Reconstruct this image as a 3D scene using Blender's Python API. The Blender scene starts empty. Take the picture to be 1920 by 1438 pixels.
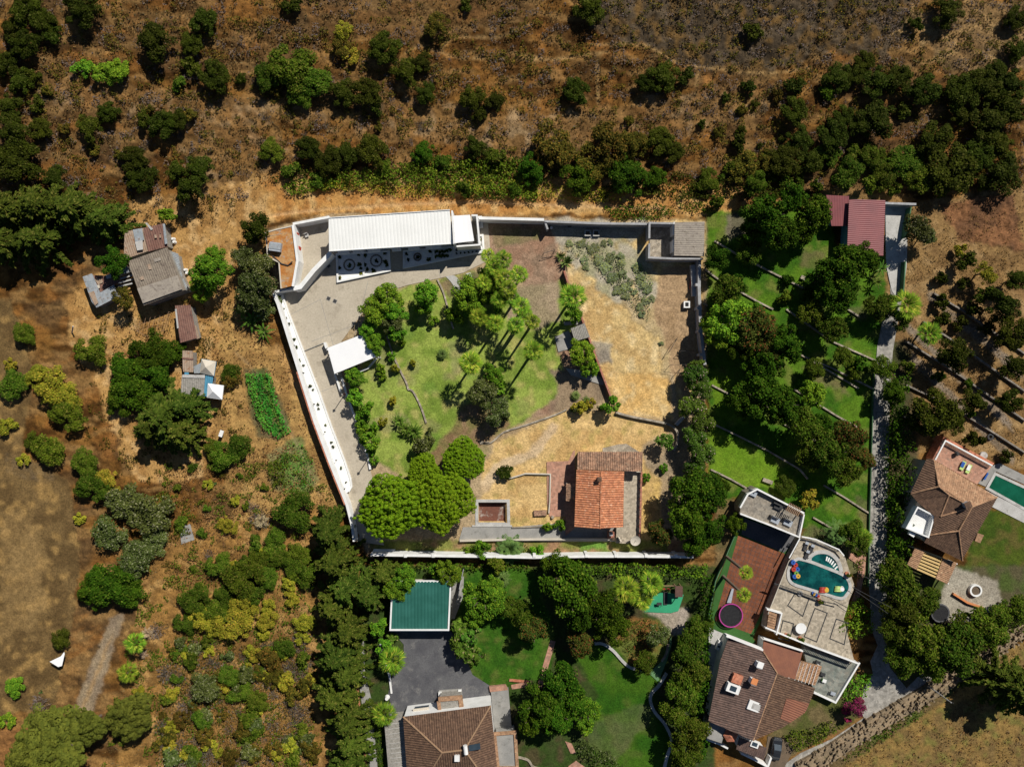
import bpy, math, random
import numpy as np
from mathutils import Vector
R = math.radians
SC = bpy.context.scene
COL = SC.collection
# ---------------------------------------------------------------- camera, world, sun
H = 133.0
cam = bpy.data.objects.new('camera', bpy.data.cameras.new('camera')); COL.objects.link(cam)
cam.location = (0, 0, H); cam.rotation_euler = (0, 0, 0)
cam.data.sensor_width = 36; cam.data.lens = 36 * H / 192.0
cam.data.clip_start = 1; cam.data.clip_end = 3000
SC.camera = cam
SUN_EL, SUN_AZ = 46.0, math.degrees(math.atan2(0.55, 0.83))   # azimuth clockwise from +Y
w = bpy.data.worlds.new('World'); SC.world = w; w.use_nodes = True
nt = w.node_tree; bg = nt.nodes['Background']
sky = nt.nodes.new('ShaderNodeTexSky'); sky.sky_type = 'NISHITA'; sky.sun_disc = False
sky.altitude = 1800; sky.air_density = .75; sky.dust_density = .3; sky.sun_elevation = R(SUN_EL); sky.sun_rotation = R(SUN_AZ)
nt.links.new(sky.outputs[0], bg.inputs[0]); bg.inputs[1].default_value = 0.058
sl = bpy.data.lights.new('sun', 'SUN'); sl.energy = 5.0; sl.angle = R(0.5); sl.color = (1, .95, .86)
sun = bpy.data.objects.new('sun', sl); COL.objects.link(sun)
_e = R(SUN_EL)
sun.rotation_euler = Vector((0.5524 * math.cos(_e), 0.8336 * math.cos(_e), math.sin(_e))).to_track_quat('Z', 'Y').to_euler()
sun.location = (40, 60, 100)
SC.view_settings.view_transform = 'Standard'; SC.view_settings.look = 'None'
SC.view_settings.exposure = 0.1; SC.view_settings.gamma = 1
random.seed(7); RNG = np.random.default_rng(11)
# ---------------------------------------------------------------- noise + terrain height
def _hash(i, j, s):
    n = (i * 374761393 + j * 668265263 + s * 1442695041) & 0xffffffff
    n = ((n ^ (n >> 13)) * 1274126177) & 0xffffffff
    return ((n ^ (n >> 16)) & 0xffff) / 65535.0
def vnoise(x, y, s=0):
    x = np.asarray(x, float); y = np.asarray(y, float)
    i = np.floor(x).astype(np.int64); j = np.floor(y).astype(np.int64)
    u = x - i; v = y - j; u = u * u * (3 - 2 * u); v = v * v * (3 - 2 * v)
    a = _hash(i, j, s); b = _hash(i + 1, j, s); c = _hash(i, j + 1, s); d = _hash(i + 1, j + 1, s)
    return (a * (1 - u) + b * u) * (1 - v) + (c * (1 - u) + d * u) * v
def fbm(x, y, s=0, o=4):
    t = 0; a = .5; n = 0
    for k in range(o):
        t = t + a * vnoise(x * 2 ** k, y * 2 ** k, s + k * 17); n += a; a *= .5
    return t / n
def gz(x, y):
    t = np.maximum(0, np.asarray(y, float) - 34.5)
    ramp = np.minimum(1, t / 14)
    return .13 * t * (.4 + .6 * ramp) + ramp * 1.3 * (fbm(x / 16, y / 11, 5, 3) - .5)
def P(px, py, z=0.0):
    k = (H - z) / H
    return Vector(((px - 960) / 10 * k, (719 - py) / 10 * k, z))
def G(px, py, up=0.0):
    z = 0.0
    for _ in range(6):
        p = P(px, py, z + up); z = float(gz(p.x, p.y))
    return P(px, py, z + up) - Vector((0, 0, up))
# ---------------------------------------------------------------- object helpers
def tag(o, label=None, cat=None, group=None, kind=None):
    if label: o['label'] = label
    if cat: o['category'] = cat
    if group: o['group'] = group
    if kind: o['kind'] = kind
    return o
def empty(name, loc, label=None, cat=None, group=None):
    o = bpy.data.objects.new(name, None); o.empty_display_size = .5; o.location = loc; COL.objects.link(o)
    return tag(o, label, cat, group)
def np_mesh(name, V, F, mats=None):
    """F: (n,k) int array"""
    me = bpy.data.meshes.new(name); n, k = F.shape
    me.vertices.add(len(V)); me.vertices.foreach_set('co', np.ascontiguousarray(V, np.float32).ravel())
    me.loops.add(n * k); me.loops.foreach_set('vertex_index', np.ascontiguousarray(F, np.int32).ravel())
    me.polygons.add(n); me.polygons.foreach_set('loop_start', np.arange(0, n * k, k, dtype=np.int32))
    me.polygons.foreach_set('loop_total', np.full(n, k, np.int32))
    me.update(calc_edges=True)
    for m in (mats or []): me.materials.append(m)
    return me
class MB:
    def __init__(s): s.v = []; s.f = []
    def face(s, pts):
        b = len(s.v); s.v += [tuple(p) for p in pts]; s.f.append(list(range(b, b + len(pts)))); return s
    def prism(s, pts, z0, z1):
        pts = [(p[0], p[1]) for p in pts]
        ar = sum(pts[i][0] * pts[(i + 1) % len(pts)][1] - pts[(i + 1) % len(pts)][0] * pts[i][1] for i in range(len(pts)))
        if ar < 0: pts = pts[::-1]
        n = len(pts); b = len(s.v)
        zt = z1 if callable(z1) else (lambda x, y: z1)
        zb = z0 if callable(z0) else (lambda x, y: z0)
        s.v += [(x, y, zb(x, y)) for x, y in pts] + [(x, y, zt(x, y)) for x, y in pts]
        s.f.append([b + i for i in range(n)][::-1]); s.f.append([b + n + i for i in range(n)])
        for i in range(n):
            j = (i + 1) % n; s.f.append([b + i, b + j, b + n + j, b + n + i])
        return s
    def box(s, c, sx, sy, z0, z1, a=0.0):
        ca, sa = math.cos(a), math.sin(a)
        return s.prism([(c[0] + x * ca - y * sa, c[1] + x * sa + y * ca) for x, y in ((-sx / 2, -sy / 2), (sx / 2, -sy / 2), (sx / 2, sy / 2), (-sx / 2, sy / 2))], z0, z1)
    def cyl(s, c, r, z0, z1, n=16, r2=None):
        r2 = r if r2 is None else r2; b = len(s.v)
        for rr, z in ((r, z0), (r2, z1)):
            s.v += [(c[0] + rr * math.cos(6.2832 * i / n), c[1] + rr * math.sin(6.2832 * i / n), z) for i in range(n)]
        s.f.append([b + i for i in range(n)][::-1]); s.f.append([b + n + i for i in range(n)])
        for i in range(n): s.f.append([b + i, b + (i + 1) % n, b + n + (i + 1) % n, b + n + i])
        return s
    def ring(s, c, r0, r1, z0, z1, n=28, sx=1.0):
        b = len(s.v)
        for rr, z in ((r0, z0), (r1, z0), (r1, z1), (r0, z1)):
            s.v += [(c[0] + sx * rr * math.cos(6.2832 * i / n), c[1] + rr * math.sin(6.2832 * i / n), z) for i in range(n)]
        for q in range(4):
            for i in range(n):
                j = (i + 1) % n; q2 = (q + 1) % 4
                s.f.append([b + q * n + i, b + q * n + j, b + q2 * n + j, b + q2 * n + i][::-1])
        return s
    def tube(s, pts, r, n=6, r2=None):
        pts = [Vector(p) for p in pts]; b = len(s.v); m = len(pts)
        for i, p in enumerate(pts):
            d = (pts[min(i + 1, m - 1)] - pts[max(i - 1, 0)]).normalized()
            u = d.cross(Vector((0, 0, 1)) if abs(d.z) < .9 else Vector((1, 0, 0))).normalized(); v = d.cross(u)
            rr = r if r2 is None else r + (r2 - r) * i / max(1, m - 1)
            s.v += [tuple(p + (u * math.cos(6.2832 * k / n) + v * math.sin(6.2832 * k / n)) * rr) for k in range(n)]
        for i in range(m - 1):
            for k in range(n):
                s.f.append([b + i * n + k, b + i * n + (k + 1) % n, b + (i + 1) * n + (k + 1) % n, b + (i + 1) * n + k])
        s.f.append([b + k for k in range(n)][::-1]); s.f.append([b + (m - 1) * n + k for k in range(n)])
        return s
    def strip(s, pts, wd, z0, z1, closed=False):
        """thick wall along a polyline of world points, mitred"""
        pts = [Vector((p[0], p[1])) for p in pts]; n = len(pts); L = []; Rr = []
        for i in range(n):
            a = pts[i - 1] if (i > 0 or closed) else None
            c = pts[(i + 1) % n] if (i < n - 1 or closed) else None
            d1 = (pts[i] - a).normalized() if a is not None else None
            d2 = (c - pts[i]).normalized() if c is not None else None
            if d1 is None: d1 = d2
            if d2 is None: d2 = d1
            n1 = Vector((-d1.y, d1.x)); n2 = Vector((-d2.y, d2.x)); m = (n1 + n2)
            m = m.normalized() if m.length > 1e-5 else n1
            k = wd / 2 / max(.35, m.dot(n1)); L.append(pts[i] + m * k); Rr.append(pts[i] - m * k)
        b = len(s.v)
        zt = z1 if callable(z1) else (lambda x, y: z1)
        zb = z0 if callable(z0) else (lambda x, y: z0)
        for i in range(n):
            s.v += [(L[i].x, L[i].y, zb(L[i].x, L[i].y)), (L[i].x, L[i].y, zt(L[i].x, L[i].y)), (Rr[i].x, Rr[i].y, zt(Rr[i].x, Rr[i].y)), (Rr[i].x, Rr[i].y, zb(Rr[i].x, Rr[i].y))]
        for i in range(n if closed else n - 1):
            j = (i + 1) % n
            for q in range(4): s.f.append([b + 4 * i + q, b + 4 * i + (q + 1) % 4, b + 4 * j + (q + 1) % 4, b + 4 * j + q][::-1])
        if not closed:
            s.f.append([b, b + 1, b + 2, b + 3][::-1] if 0 else [b + 3, b + 2, b + 1, b]); e = b + 4 * (n - 1); s.f.append([e, e + 1, e + 2, e + 3])
        return s
    def roof(s, poly, spacing=.35, amp=.05, eave=None, thick=.12, flip=False):
        """ribbed sheet over a planar convex polygon of 3-D points; ribs run down the slope (or along it if flip)"""
        P3 = [Vector(p) for p in poly]; c = sum(P3, Vector()) / len(P3); N = Vector()
        for i in range(len(P3)): N += (P3[i] - c).cross(P3[(i + 1) % len(P3)] - c)
        N.normalize()
        if N.z < 0: N = -N
        if eave is not None: u = (P3[eave[1]] - P3[eave[0]])
        else: u = Vector((0, 0, 1)).cross(N)
        if u.length < 1e-4: u = P3[1] - P3[0]
        u = (u - N * u.dot(N)).normalized(); v = N.cross(u)
        if flip: u, v = v, -u
        Q = [((p - c).dot(u), (p - c).dot(v)) for p in P3]
        u0 = min(q[0] for q in Q); u1 = max(q[0] for q in Q); n = max(1, round((u1 - u0) / spacing))
        us = sorted(set([round(u0 + (u1 - u0) * i / (4 * n), 5) for i in range(4 * n + 1)]))
        us[0] += 1e-4; us[-1] -= 1e-4
        prof = (0, .75, 1, .75); rows = []
        for i, uu in enumerate(us):
            vs = []
            for a in range(len(Q)):
                (x0, y0), (x1, y1) = Q[a], Q[(a + 1) % len(Q)]
                if (x0 - uu) * (x1 - uu) <= 0 and abs(x1 - x0) > 1e-9: vs.append(y0 + (y1 - y0) * (uu - x0) / (x1 - x0))
            if len(vs) < 2: continue
            rows.append((uu, min(vs), max(vs), prof[i % 4] * amp))
        b = len(s.v)
        for uu, va, vb, h in rows:
            for vv in (va, vb): s.v.append(tuple(c + u * uu + v * vv + N * h))
            for vv in (va, vb): s.v.append(tuple(c + u * uu + v * vv - N * thick))
        for i in range(len(rows) - 1):
            a = b + 4 * i; d = a + 4
            s.f += [[a, d, d + 1, a + 1], [a + 2, a + 3, d + 3, d + 2], [a, a + 2, d + 2, d], [a + 1, d + 1, d + 3, a + 3]]
        s.f += [[b, b + 1, b + 3, b + 2]]; e = b + 4 * (len(rows) - 1); s.f += [[e, e + 2, e + 3, e + 1]]
        return s
    def build(s, name, m, parent=None, label=None, cat=None, group=None, kind=None, smooth=False, world=True):
        V = np.array(s.v, float)
        if parent is not None: org = np.array(parent_world(parent))
        else:
            org = np.array([(V[:, 0].min() + V[:, 0].max()) / 2, (V[:, 1].min() + V[:, 1].max()) / 2, V[:, 2].min()])
        V = V - org
        me = bpy.data.meshes.new(name); me.from_pydata([tuple(p) for p in V], [], s.f)
        me.materials.append(m); o = bpy.data.objects.new(name, me); COL.objects.link(o)
        if parent is not None: o.parent = parent
        else: o.location = org
        if smooth: me.polygons.foreach_set('use_smooth', [True] * len(me.polygons))
        return tag(o, label, cat, group, kind)
def parent_world(o):
    p = Vector()
    while o is not None: p = p + Vector(o.location); o = o.parent
    return p
def inset(pts, d):
    """shrink a polygon of xy points by d"""
    pts = [Vector((p[0], p[1])) for p in pts]; n = len(pts)
    ar = sum(pts[i].x * pts[(i + 1) % n].y - pts[(i + 1) % n].x * pts[i].y for i in range(n)); sg = 1 if ar > 0 else -1
    out = []
    for i in range(n):
        d1 = (pts[i] - pts[i - 1]).normalized(); d2 = (pts[(i + 1) % n] - pts[i]).normalized()
        n1 = Vector((-d1.y, d1.x)) * sg; n2 = Vector((-d2.y, d2.x)) * sg; m = (n1 + n2)
        m = m.normalized() if m.length > 1e-5 else n1
        out.append(pts[i] + m * (d / max(.4, m.dot(n1))))
    return out
def smooth_line(pts, n=6):
    """Catmull-Rom through pixel points"""
    out = []; m = len(pts)
    for i in range(m - 1):
        p0 = pts[max(i - 1, 0)]; p1 = pts[i]; p2 = pts[i + 1]; p3 = pts[min(i + 2, m - 1)]
        for k in range(n):
            t = k / n
            out.append(tuple(.5 * (2 * p1[a] + (p2[a] - p0[a]) * t + (2 * p0[a] - 5 * p1[a] + 4 * p2[a] - p3[a]) * t * t + (3 * p1[a] - p0[a] - 3 * p2[a] + p3[a]) * t ** 3) for a in (0, 1)))
    out.append(tuple(pts[-1])); return out
# ---------------------------------------------------------------- materials
MATS = {}
def N_(t, typ, **k):
    n = t.nodes.new(typ)
    for a, b in k.items(): setattr(n, a, b)
    return n
def mat(name, c1, c2=None, c3=None, scale=.5, fine=6, rough=.85, bump=.3, bscale=8, metal=0, spec=.3, tiles=0, contrast=1.0, var=.25, coat=0):
    """c1..c2 blotches, c3 a third stain colour, fine grain var; tiles>0 gives per-tile tone"""
    m = bpy.data.materials.new(name); m.use_nodes = True; t = m.node_tree; L = t.links
    b = t.nodes['Principled BSDF']; b.inputs['Roughness'].default_value = rough; b.inputs['Metallic'].default_value = metal
    b.inputs['Specular IOR Level'].default_value = spec
    tc = N_(t, 'ShaderNodeTexCoord'); c2 = c2 or c1
    def noise(sc, det=5, ro=.6, off=0):
        n = N_(t, 'ShaderNodeTexNoise'); n.inputs['Scale'].default_value = sc; n.inputs['Detail'].default_value = det; n.inputs['Roughness'].default_value = ro
        if off:
            a = N_(t, 'ShaderNodeVectorMath'); a.inputs[1].default_value = (off, off * 1.7, 0); L.new(tc.outputs['Object'], a.inputs[0]); L.new(a.outputs[0], n.inputs['Vector'])
        else: L.new(tc.outputs['Object'], n.inputs['Vector'])
        return n
    def ramp(src, lo, hi):
        r = N_(t, 'ShaderNodeMapRange'); r.inputs[1].default_value = lo; r.inputs[2].default_value = hi; L.new(src, r.inputs[0]); return r.outputs[0]
    def mix(f, a, bb, mode='MIX'):
        x = N_(t, 'ShaderNodeMix', data_type='RGBA', blend_type=mode)
        for s, val in ((0, f), (6, a), (7, bb)):
            if hasattr(val, 'default_value') or hasattr(val, 'is_linked'): L.new(val, x.inputs[s])
            else: x.inputs[s].default_value = val if s == 0 else (*val, 1)
        return x.outputs[2]
    n1 = noise(scale); k = .12 / contrast
    col = mix(ramp(n1.outputs[0], .5 - k, .5 + k), c1, c2)
    if c3:
        n3 = noise(scale * 1.7, 6, .65, 31.3); col = mix(ramp(n3.outputs[0], .55, .68), col, c3)
    if tiles:
        vo = N_(t, 'ShaderNodeTexVoronoi'); vo.inputs['Scale'].default_value = tiles; L.new(tc.outputs['Object'], vo.inputs['Vector'])
        sx = N_(t, 'ShaderNodeSeparateColor'); L.new(vo.outputs['Color'], sx.inputs[0])
        r = N_(t, 'ShaderNodeMapRange'); r.inputs[3].default_value = .74; r.inputs[4].default_value = 1.22; L.new(sx.outputs[0], r.inputs[0])
        col = mix(1.0, col, r.outputs[0], 'MULTIPLY')
    n2 = noise(fine, 4, .7, 7.7)
    r = N_(t, 'ShaderNodeMapRange'); r.inputs[1].default_value = .3; r.inputs[2].default_value = .7; r.inputs[3].default_value = 1 - var; r.inputs[4].default_value = 1 + var; L.new(n2.outputs[0], r.inputs[0])
    col = mix(1.0, col, r.outputs[0], 'MULTIPLY'); L.new(col, b.inputs['Base Color'])
    if bump:
        bp = N_(t, 'ShaderNodeBump'); bp.inputs['Strength'].default_value = bump; bp.inputs['Distance'].default_value = .08
        nb = noise(bscale, 4, .7, 3.1); L.new(nb.outputs[0], bp.inputs['Height']); L.new(bp.outputs[0], b.inputs['Normal'])
    MATS[name] = m; return m
def leaf_mat(name, c1, c2, c3=None, f3=0.0, ovar=.3):
    """c1..c2 leaf to leaf and clump to clump, c3 a fraction f3 of differently coloured leaves"""
    m = bpy.data.materials.new(name); m.use_nodes = True; t = m.node_tree; L = t.links
    b = t.nodes['Principled BSDF']; b.inputs['Roughness'].default_value = .8; b.inputs['Specular IOR Level'].default_value = .06
    ge = N_(t, 'ShaderNodeNewGeometry'); oi = N_(t, 'ShaderNodeObjectInfo'); tc = N_(t, 'ShaderNodeTexCoord')
    no = N_(t, 'ShaderNodeTexNoise'); no.inputs['Scale'].default_value = .9; no.inputs['Detail'].default_value = 3; L.new(ge.outputs['Position'], no.inputs['Vector'])
    a = N_(t, 'ShaderNodeMath', operation='MULTIPLY_ADD'); L.new(ge.outputs['Random Per Island'], a.inputs[0]); a.inputs[1].default_value = .6
    r0 = N_(t, 'ShaderNodeMapRange'); r0.inputs[1].default_value = .35; r0.inputs[2].default_value = .65; r0.inputs[4].default_value = .5; L.new(no.outputs[0], r0.inputs[0]); L.new(r0.outputs[0], a.inputs[2])
    x = N_(t, 'ShaderNodeMix', data_type='RGBA'); L.new(a.outputs[0], x.inputs[0]); x.inputs[6].default_value = (*c1, 1); x.inputs[7].default_value = (*c2, 1)
    col = x.outputs[2]
    if c3:
        g = N_(t, 'ShaderNodeMath', operation='FRACT'); mm = N_(t, 'ShaderNodeMath', operation='MULTIPLY'); mm.inputs[1].default_value = 37.0
        L.new(ge.outputs['Random Per Island'], mm.inputs[0]); L.new(mm.outputs[0], g.inputs[0])
        l = N_(t, 'ShaderNodeMath', operation='LESS_THAN'); L.new(g.outputs[0], l.inputs[0]); l.inputs[1].default_value = f3
        y = N_(t, 'ShaderNodeMix', data_type='RGBA'); L.new(l.outputs[0], y.inputs[0]); L.new(col, y.inputs[6]); y.inputs[7].default_value = (*c3, 1); col = y.outputs[2]
    hs = N_(t, 'ShaderNodeHueSaturation'); L.new(col, hs.inputs['Color'])
    v = N_(t, 'ShaderNodeMapRange'); v.inputs[3].default_value = 1 - ovar; v.inputs[4].default_value = 1 + ovar; L.new(oi.outputs['Random'], v.inputs[0]); L.new(v.outputs[0], hs.inputs['Value'])
    h = N_(t, 'ShaderNodeMath', operation='FRACT'); h2 = N_(t, 'ShaderNodeMath', operation='MULTIPLY'); h2.inputs[1].default_value = 7.3; L.new(oi.outputs['Random'], h2.inputs[0]); L.new(h2.outputs[0], h.inputs[0])
    v2 = N_(t, 'ShaderNodeMapRange'); v2.inputs[3].default_value = .475; v2.inputs[4].default_value = .515; L.new(h.outputs[0], v2.inputs[0]); L.new(v2.outputs[0], hs.inputs['Hue'])
    L.new(hs.outputs[0], b.inputs['Base Color'])
    MATS[name] = m; return m
M = MATS
mat('white_paint', (.74, .74, .73), (.66, .66, .64), scale=.8, var=.06, bump=.1, rough=.7)
mat('white_roof', (.82, .82, .79), (.77, .77, .74), scale=.25, var=.05, bump=.03, rough=.55)
mat('white_cloth', (.82, .82, .82), (.78, .78, .79), scale=.3, var=.03, bump=.05)
mat('white_gravel', (.82, .82, .8), (.72, .72, .7), scale=2, fine=12, var=.2, bump=.5)
mat('concrete', (.38, .33, .255), (.45, .395, .31), (.29, .25, .19), scale=.22, fine=3, var=.16, contrast=.8, bump=.15)
mat('concrete_grey', (.24, .235, .22), (.3, .29, .27), (.17, .165, .15), scale=.5, var=.15, bump=.25)
mat('concrete_pale', (.46, .45, .43), (.38, .37, .35), (.26, .25, .23), scale=.6, var=.15)
mat('lane_concrete', (.33, .31, .275), (.26, .245, .22), (.2, .185, .16), scale=.5, fine=5, var=.2, tiles=2.2)
mat('asphalt', (.07, .07, .078), (.105, .105, .11), (.16, .155, .15), scale=.3, fine=5, var=.25, bump=.2)
mat('paving_tan', (.34, .29, .22), (.4, .345, .265), (.27, .23, .17), scale=.8, tiles=2.5, var=.12)
mat('paving_cobble', (.26, .225, .18), (.21, .19, .16), scale=1, tiles=3.2, var=.2)
mat('slate', (.15, .17, .15), (.22, .22, .19), (.28, .25, .2), scale=1, tiles=1.3, var=.2)
mat('terracotta_floor', (.42, .22, .15), (.36, .2, .14), (.3, .2, .15), scale=.9, tiles=2.5, var=.1)
mat('tile_orange', (.5, .205, .1), (.4, .155, .08), (.6, .35, .22), scale=1.2, tiles=3.2, fine=5, var=.2, contrast=1.5)
mat('tile_pink', (.33, .19, .12), (.2, .12, .08), (.48, .33, .22), scale=1.4, tiles=3.2, fine=6, var=.3, contrast=2)
mat('tile_brown', (.125, .072, .045), (.09, .052, .034), (.17, .105, .065), scale=1.3, tiles=3, fine=6, var=.25)
mat('tile_tan', (.36, .21, .12), (.27, .155, .09), (.44, .3, .18), scale=1.2, tiles=3, fine=6, var=.25)
mat('tile_grey', (.1, .066, .055), (.135, .088, .072), (.17, .1, .075), scale=1.1, tiles=3, fine=6, var=.2)
mat('roof_maroon', (.24, .1, .06), (.2, .085, .055), scale=.6, var=.12)
mat('metal_red', (.22, .065, .068), (.18, .055, .06), scale=.4, var=.08, rough=.5, bump=.05)
mat('metal_green', (.02, .1, .078), (.028, .125, .1), scale=.4, var=.08, rough=.45, bump=.05)
mat('fibre_grey', (.26, .225, .19), (.32, .28, .23), (.14, .115, .09), scale=.9, fine=5, var=.2)
mat('fibre_dark', (.19, .155, .12), (.24, .2, .155), (.11, .085, .07), scale=.8, fine=4, var=.25)
mat('rust', (.17, .085, .065), (.22, .12, .09), (.1, .06, .05), scale=.9, fine=5, var=.25)
mat('rust_tan', (.3, .215, .15), (.36, .27, .2), (.25, .12, .06), scale=.9, fine=5, var=.2)
mat('tin_blue', (.24, .27, .29), (.32, .34, .36), (.2, .16, .13), scale=.9, fine=5, var=.2, rough=.5)
mat('roof_brown', (.38, .15, .035), (.42, .24, .1), (.33, .3, .26), scale=.7, fine=3, var=.25, contrast=1.5)
mat('blue_sheet', (.05, .19, .3), (.08, .26, .38), scale=1, var=.1)
mat('grey_plastic', (.3, .33, .37), (.36, .39, .43), scale=2, var=.05, rough=.4)
mat('dark_metal', (.035, .035, .038), (.05, .05, .05), scale=3, var=.1, rough=.5)
mat('red_paint', (.5, .07, .04), (.42, .06, .035), scale=2, var=.1)
mat('red_brick', (.38, .15, .1), (.3, .13, .09), (.42, .26, .19), scale=1.5, tiles=3.5, var=.2)
mat('coping', (.4, .13, .07), (.48, .2, .12), scale=1.5, tiles=2.5, var=.15)
mat('stone', (.36, .31, .24), (.26, .22, .17), (.45, .41, .34), scale=.9, tiles=1.7, fine=5, var=.3, bump=.6, contrast=1.6)
mat('stone_dark', (.17, .15, .125), (.23, .2, .165), scale=1.2, tiles=2, fine=5, var=.3, bump=.5)
mat('rubble', (.27, .2, .125), (.18, .135, .085), (.12, .1, .05), scale=.6, fine=4, var=.3, bump=.6, contrast=1.5)
mat('glass', (.03, .045, .06), (.04, .06, .08), scale=1, var=.05, rough=.08, spec=.6, bump=0)
mat('wall_green', (.05, .12, .055), (.065, .15, .07), scale=.5, var=.1)
mat('wall_blue', (.1, .25, .34), (.12, .28, .38), scale=.5, var=.1)
mat('wall_cream', (.55, .5, .42), (.48, .43, .35), scale=.7, var=.1)
mat('wall_grey', (.34, .34, .35), (.27, .27, .27), (.42, .42, .43), scale=.8, var=.15)
mat('pool_teal', (.003, .04, .042), (.008, .11, .1), (.002, .015, .02), scale=.3, var=.2, rough=.05, spec=.5, bump=.25, bscale=1.5, contrast=1.3)
mat('pool_green', (.005, .07, .035), (.008, .1, .055), scale=.4, var=.12, rough=.05, spec=.5, bump=.2, bscale=1.5)
mat('pool_mud', (.11, .045, .03), (.15, .06, .04), (.42, .4, .36), scale=.22, fine=3, var=.2, contrast=3)
mat('court', (.2, .068, .03), (.165, .056, .026), (.13, .05, .026), scale=.25, fine=4, var=.15, tiles=1.2)
mat('turf', (.035, .11, .02), (.03, .09, .018), scale=.5, var=.15)
mat('turf_pale', (.1, .2, .09), (.12, .24, .11), scale=.5, var=.15)
mat('mat_green', (.03, .26, .13), (.035, .3, .15), scale=.5, var=.1)
mat('magenta', (.4, .05, .25), (.35, .04, .22), scale=3, var=.1, rough=.5)
mat('net_black', (.012, .012, .014), (.02, .02, .022), scale=3, var=.1)
mat('wood', (.3, .19, .11), (.24, .15, .09), scale=2, var=.2)
mat('wood_dark', (.12, .065, .05), (.09, .05, .04), scale=2, var=.2)
mat('wood_grey', (.3, .28, .25), (.2, .19, .165), (.38, .35, .31), scale=2.5, fine=9, var=.3)
mat('wood_yellow', (.6, .42, .18), (.52, .36, .15), scale=2, var=.15)
mat('bark', (.13, .1, .075), (.09, .07, .05), scale=2, fine=10, var=.3)
mat('bark_palm', (.2, .16, .12), (.14, .11, .08), scale=2, fine=10, var=.3)
mat('soil_dark', (.1, .075, .05), (.14, .1, .065), scale=.8, var=.2)
mat('plastic_red', (.42, .05, .035), (.36, .045, .03), var=.03, rough=.4)
mat('plastic_blue', (.03, .09, .33), (.04, .11, .38), var=.03, rough=.4)
mat('plastic_green', (.15, .32, .07), (.13, .28, .06), var=.03, rough=.4)
mat('plastic_yellow', (.62, .38, .05), (.55, .33, .05), var=.03, rough=.4)
mat('plastic_lime', (.45, .6, .2), var=.03, rough=.4)
mat('car_white', (.7, .72, .75), var=.02, rough=.25, spec=.6)
mat('car_black', (.02, .022, .026), var=.02, rough=.2, spec=.6)
mat('orange_paint', (.6, .22, .08), (.5, .2, .08), var=.1)
leaf_mat('leaf_creeper', (.02, .06, .004), (.085, .16, .008), (.14, .18, .02), .2)
leaf_mat('leaf_dark', (.009, .016, .001), (.045, .062, .004), (.075, .08, .015), .12)
leaf_mat('leaf_deep', (.008, .025, .001), (.042, .095, .004), (.08, .12, .01), .12)
leaf_mat('leaf_mid', (.012, .034, .002), (.078, .125, .008), (.12, .13, .02), .15)
leaf_mat('leaf_bright', (.035, .1, .006), (.12, .25, .015), (.2, .3, .02), .15, ovar=.25)
leaf_mat('leaf_yellow', (.12, .14, .012), (.27, .26, .02), (.35, .27, .03), .2, ovar=.2)
leaf_mat('leaf_olive', (.022, .036, .006), (.095, .12, .028), (.17, .18, .09), .15)
leaf_mat('leaf_pine', (.045, .105, .004), (.145, .25, .007), (.22, .29, .012), .1, ovar=.04)
leaf_mat('leaf_pine_dull', (.05, .068, .01), (.12, .135, .018), ovar=.15)
leaf_mat('leaf_conifer', (.014, .032, .003), (.078, .115, .012), (.13, .14, .025), .12, ovar=.22)
leaf_mat('leaf_bronze', (.022, .024, .003), (.09, .08, .01), (.16, .1, .015), .2)
leaf_mat('leaf_grey', (.075, .06, .048), (.16, .135, .115), (.15, .11, .05), .2)
leaf_mat('leaf_palm', (.045, .11, .006), (.17, .29, .02), (.34, .36, .04), .12, ovar=.25)
leaf_mat('leaf_date', (.05, .1, .025), (.13, .2, .05), ovar=.15)
leaf_mat('leaf_broad', (.03, .08, .008), (.1, .19, .02), (.25, .24, .09), .08)
leaf_mat('leaf_oleander', (.022, .06, .006), (.1, .175, .022), (.42, .3, .28), .035)
leaf_mat('leaf_red', (.022, .04, .006), (.075, .1, .014), (.17, .07, .02), .16)
leaf_mat('leaf_magenta', (.05, .08, .02), (.2, .03, .06), (.35, .02, .12), .5)
leaf_mat('leaf_dead', (.3, .22, .12), (.42, .32, .2), ovar=.1)
leaf_mat('leaf_vine', (.03, .15, .012), (.08, .28, .03), (.12, .3, .04), .1)
leaf_mat('leaf_weed', (.13, .16, .08), (.22, .25, .14), (.2, .24, .05), .2)
leaf_mat('straw', (.14, .075, .022), (.32, .19, .065), (.08, .045, .02), .25, ovar=.1)
leaf_mat('scrub', (.1, .058, .02), (.2, .115, .04), (.16, .12, .06), .25, ovar=.1)
# ---------------------------------------------------------------- ground
def in_poly(X, Y, poly):
    ins = np.zeros(X.shape, bool); n = len(poly)
    for i in range(n):
        x0, y0 = poly[i]; x1, y1 = poly[(i + 1) % n]
        c = ((y0 > Y) != (y1 > Y))
        if y1 != y0: ins ^= c & (X < (x1 - x0) * (Y - y0) / (y1 - y0) + x0)
    return ins
def axis(a, b, st):
    core = np.arange(a, b + st / 2, st); ext = []; s = st; p = b
    while p < 620: s *= 1.22; p += s; ext.append(p)
    ext = np.array(ext); return np.concatenate([-(ext[::-1] - b) + a, core, ext])
GS = .2
gx = axis(-102, 102, GS); gy = axis(-77, 77, GS)
X, Y = np.meshgrid(gx, gy); Z = gz(X, Y)
PXX = 960 + X * 10 * H / (H - Z); PYY = 719 - Y * 10 * H / (H - Z)
wob1 = fbm(X / 2.2, Y / 2.2, 40) - .5; wob2 = fbm(X / 2.2, Y / 2.2, 80) - .5
wf1 = vnoise(X * 2.1, Y * 2.1, 41) - .5; wf2 = vnoise(X * 2.1, Y * 2.1, 81) - .5
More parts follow.
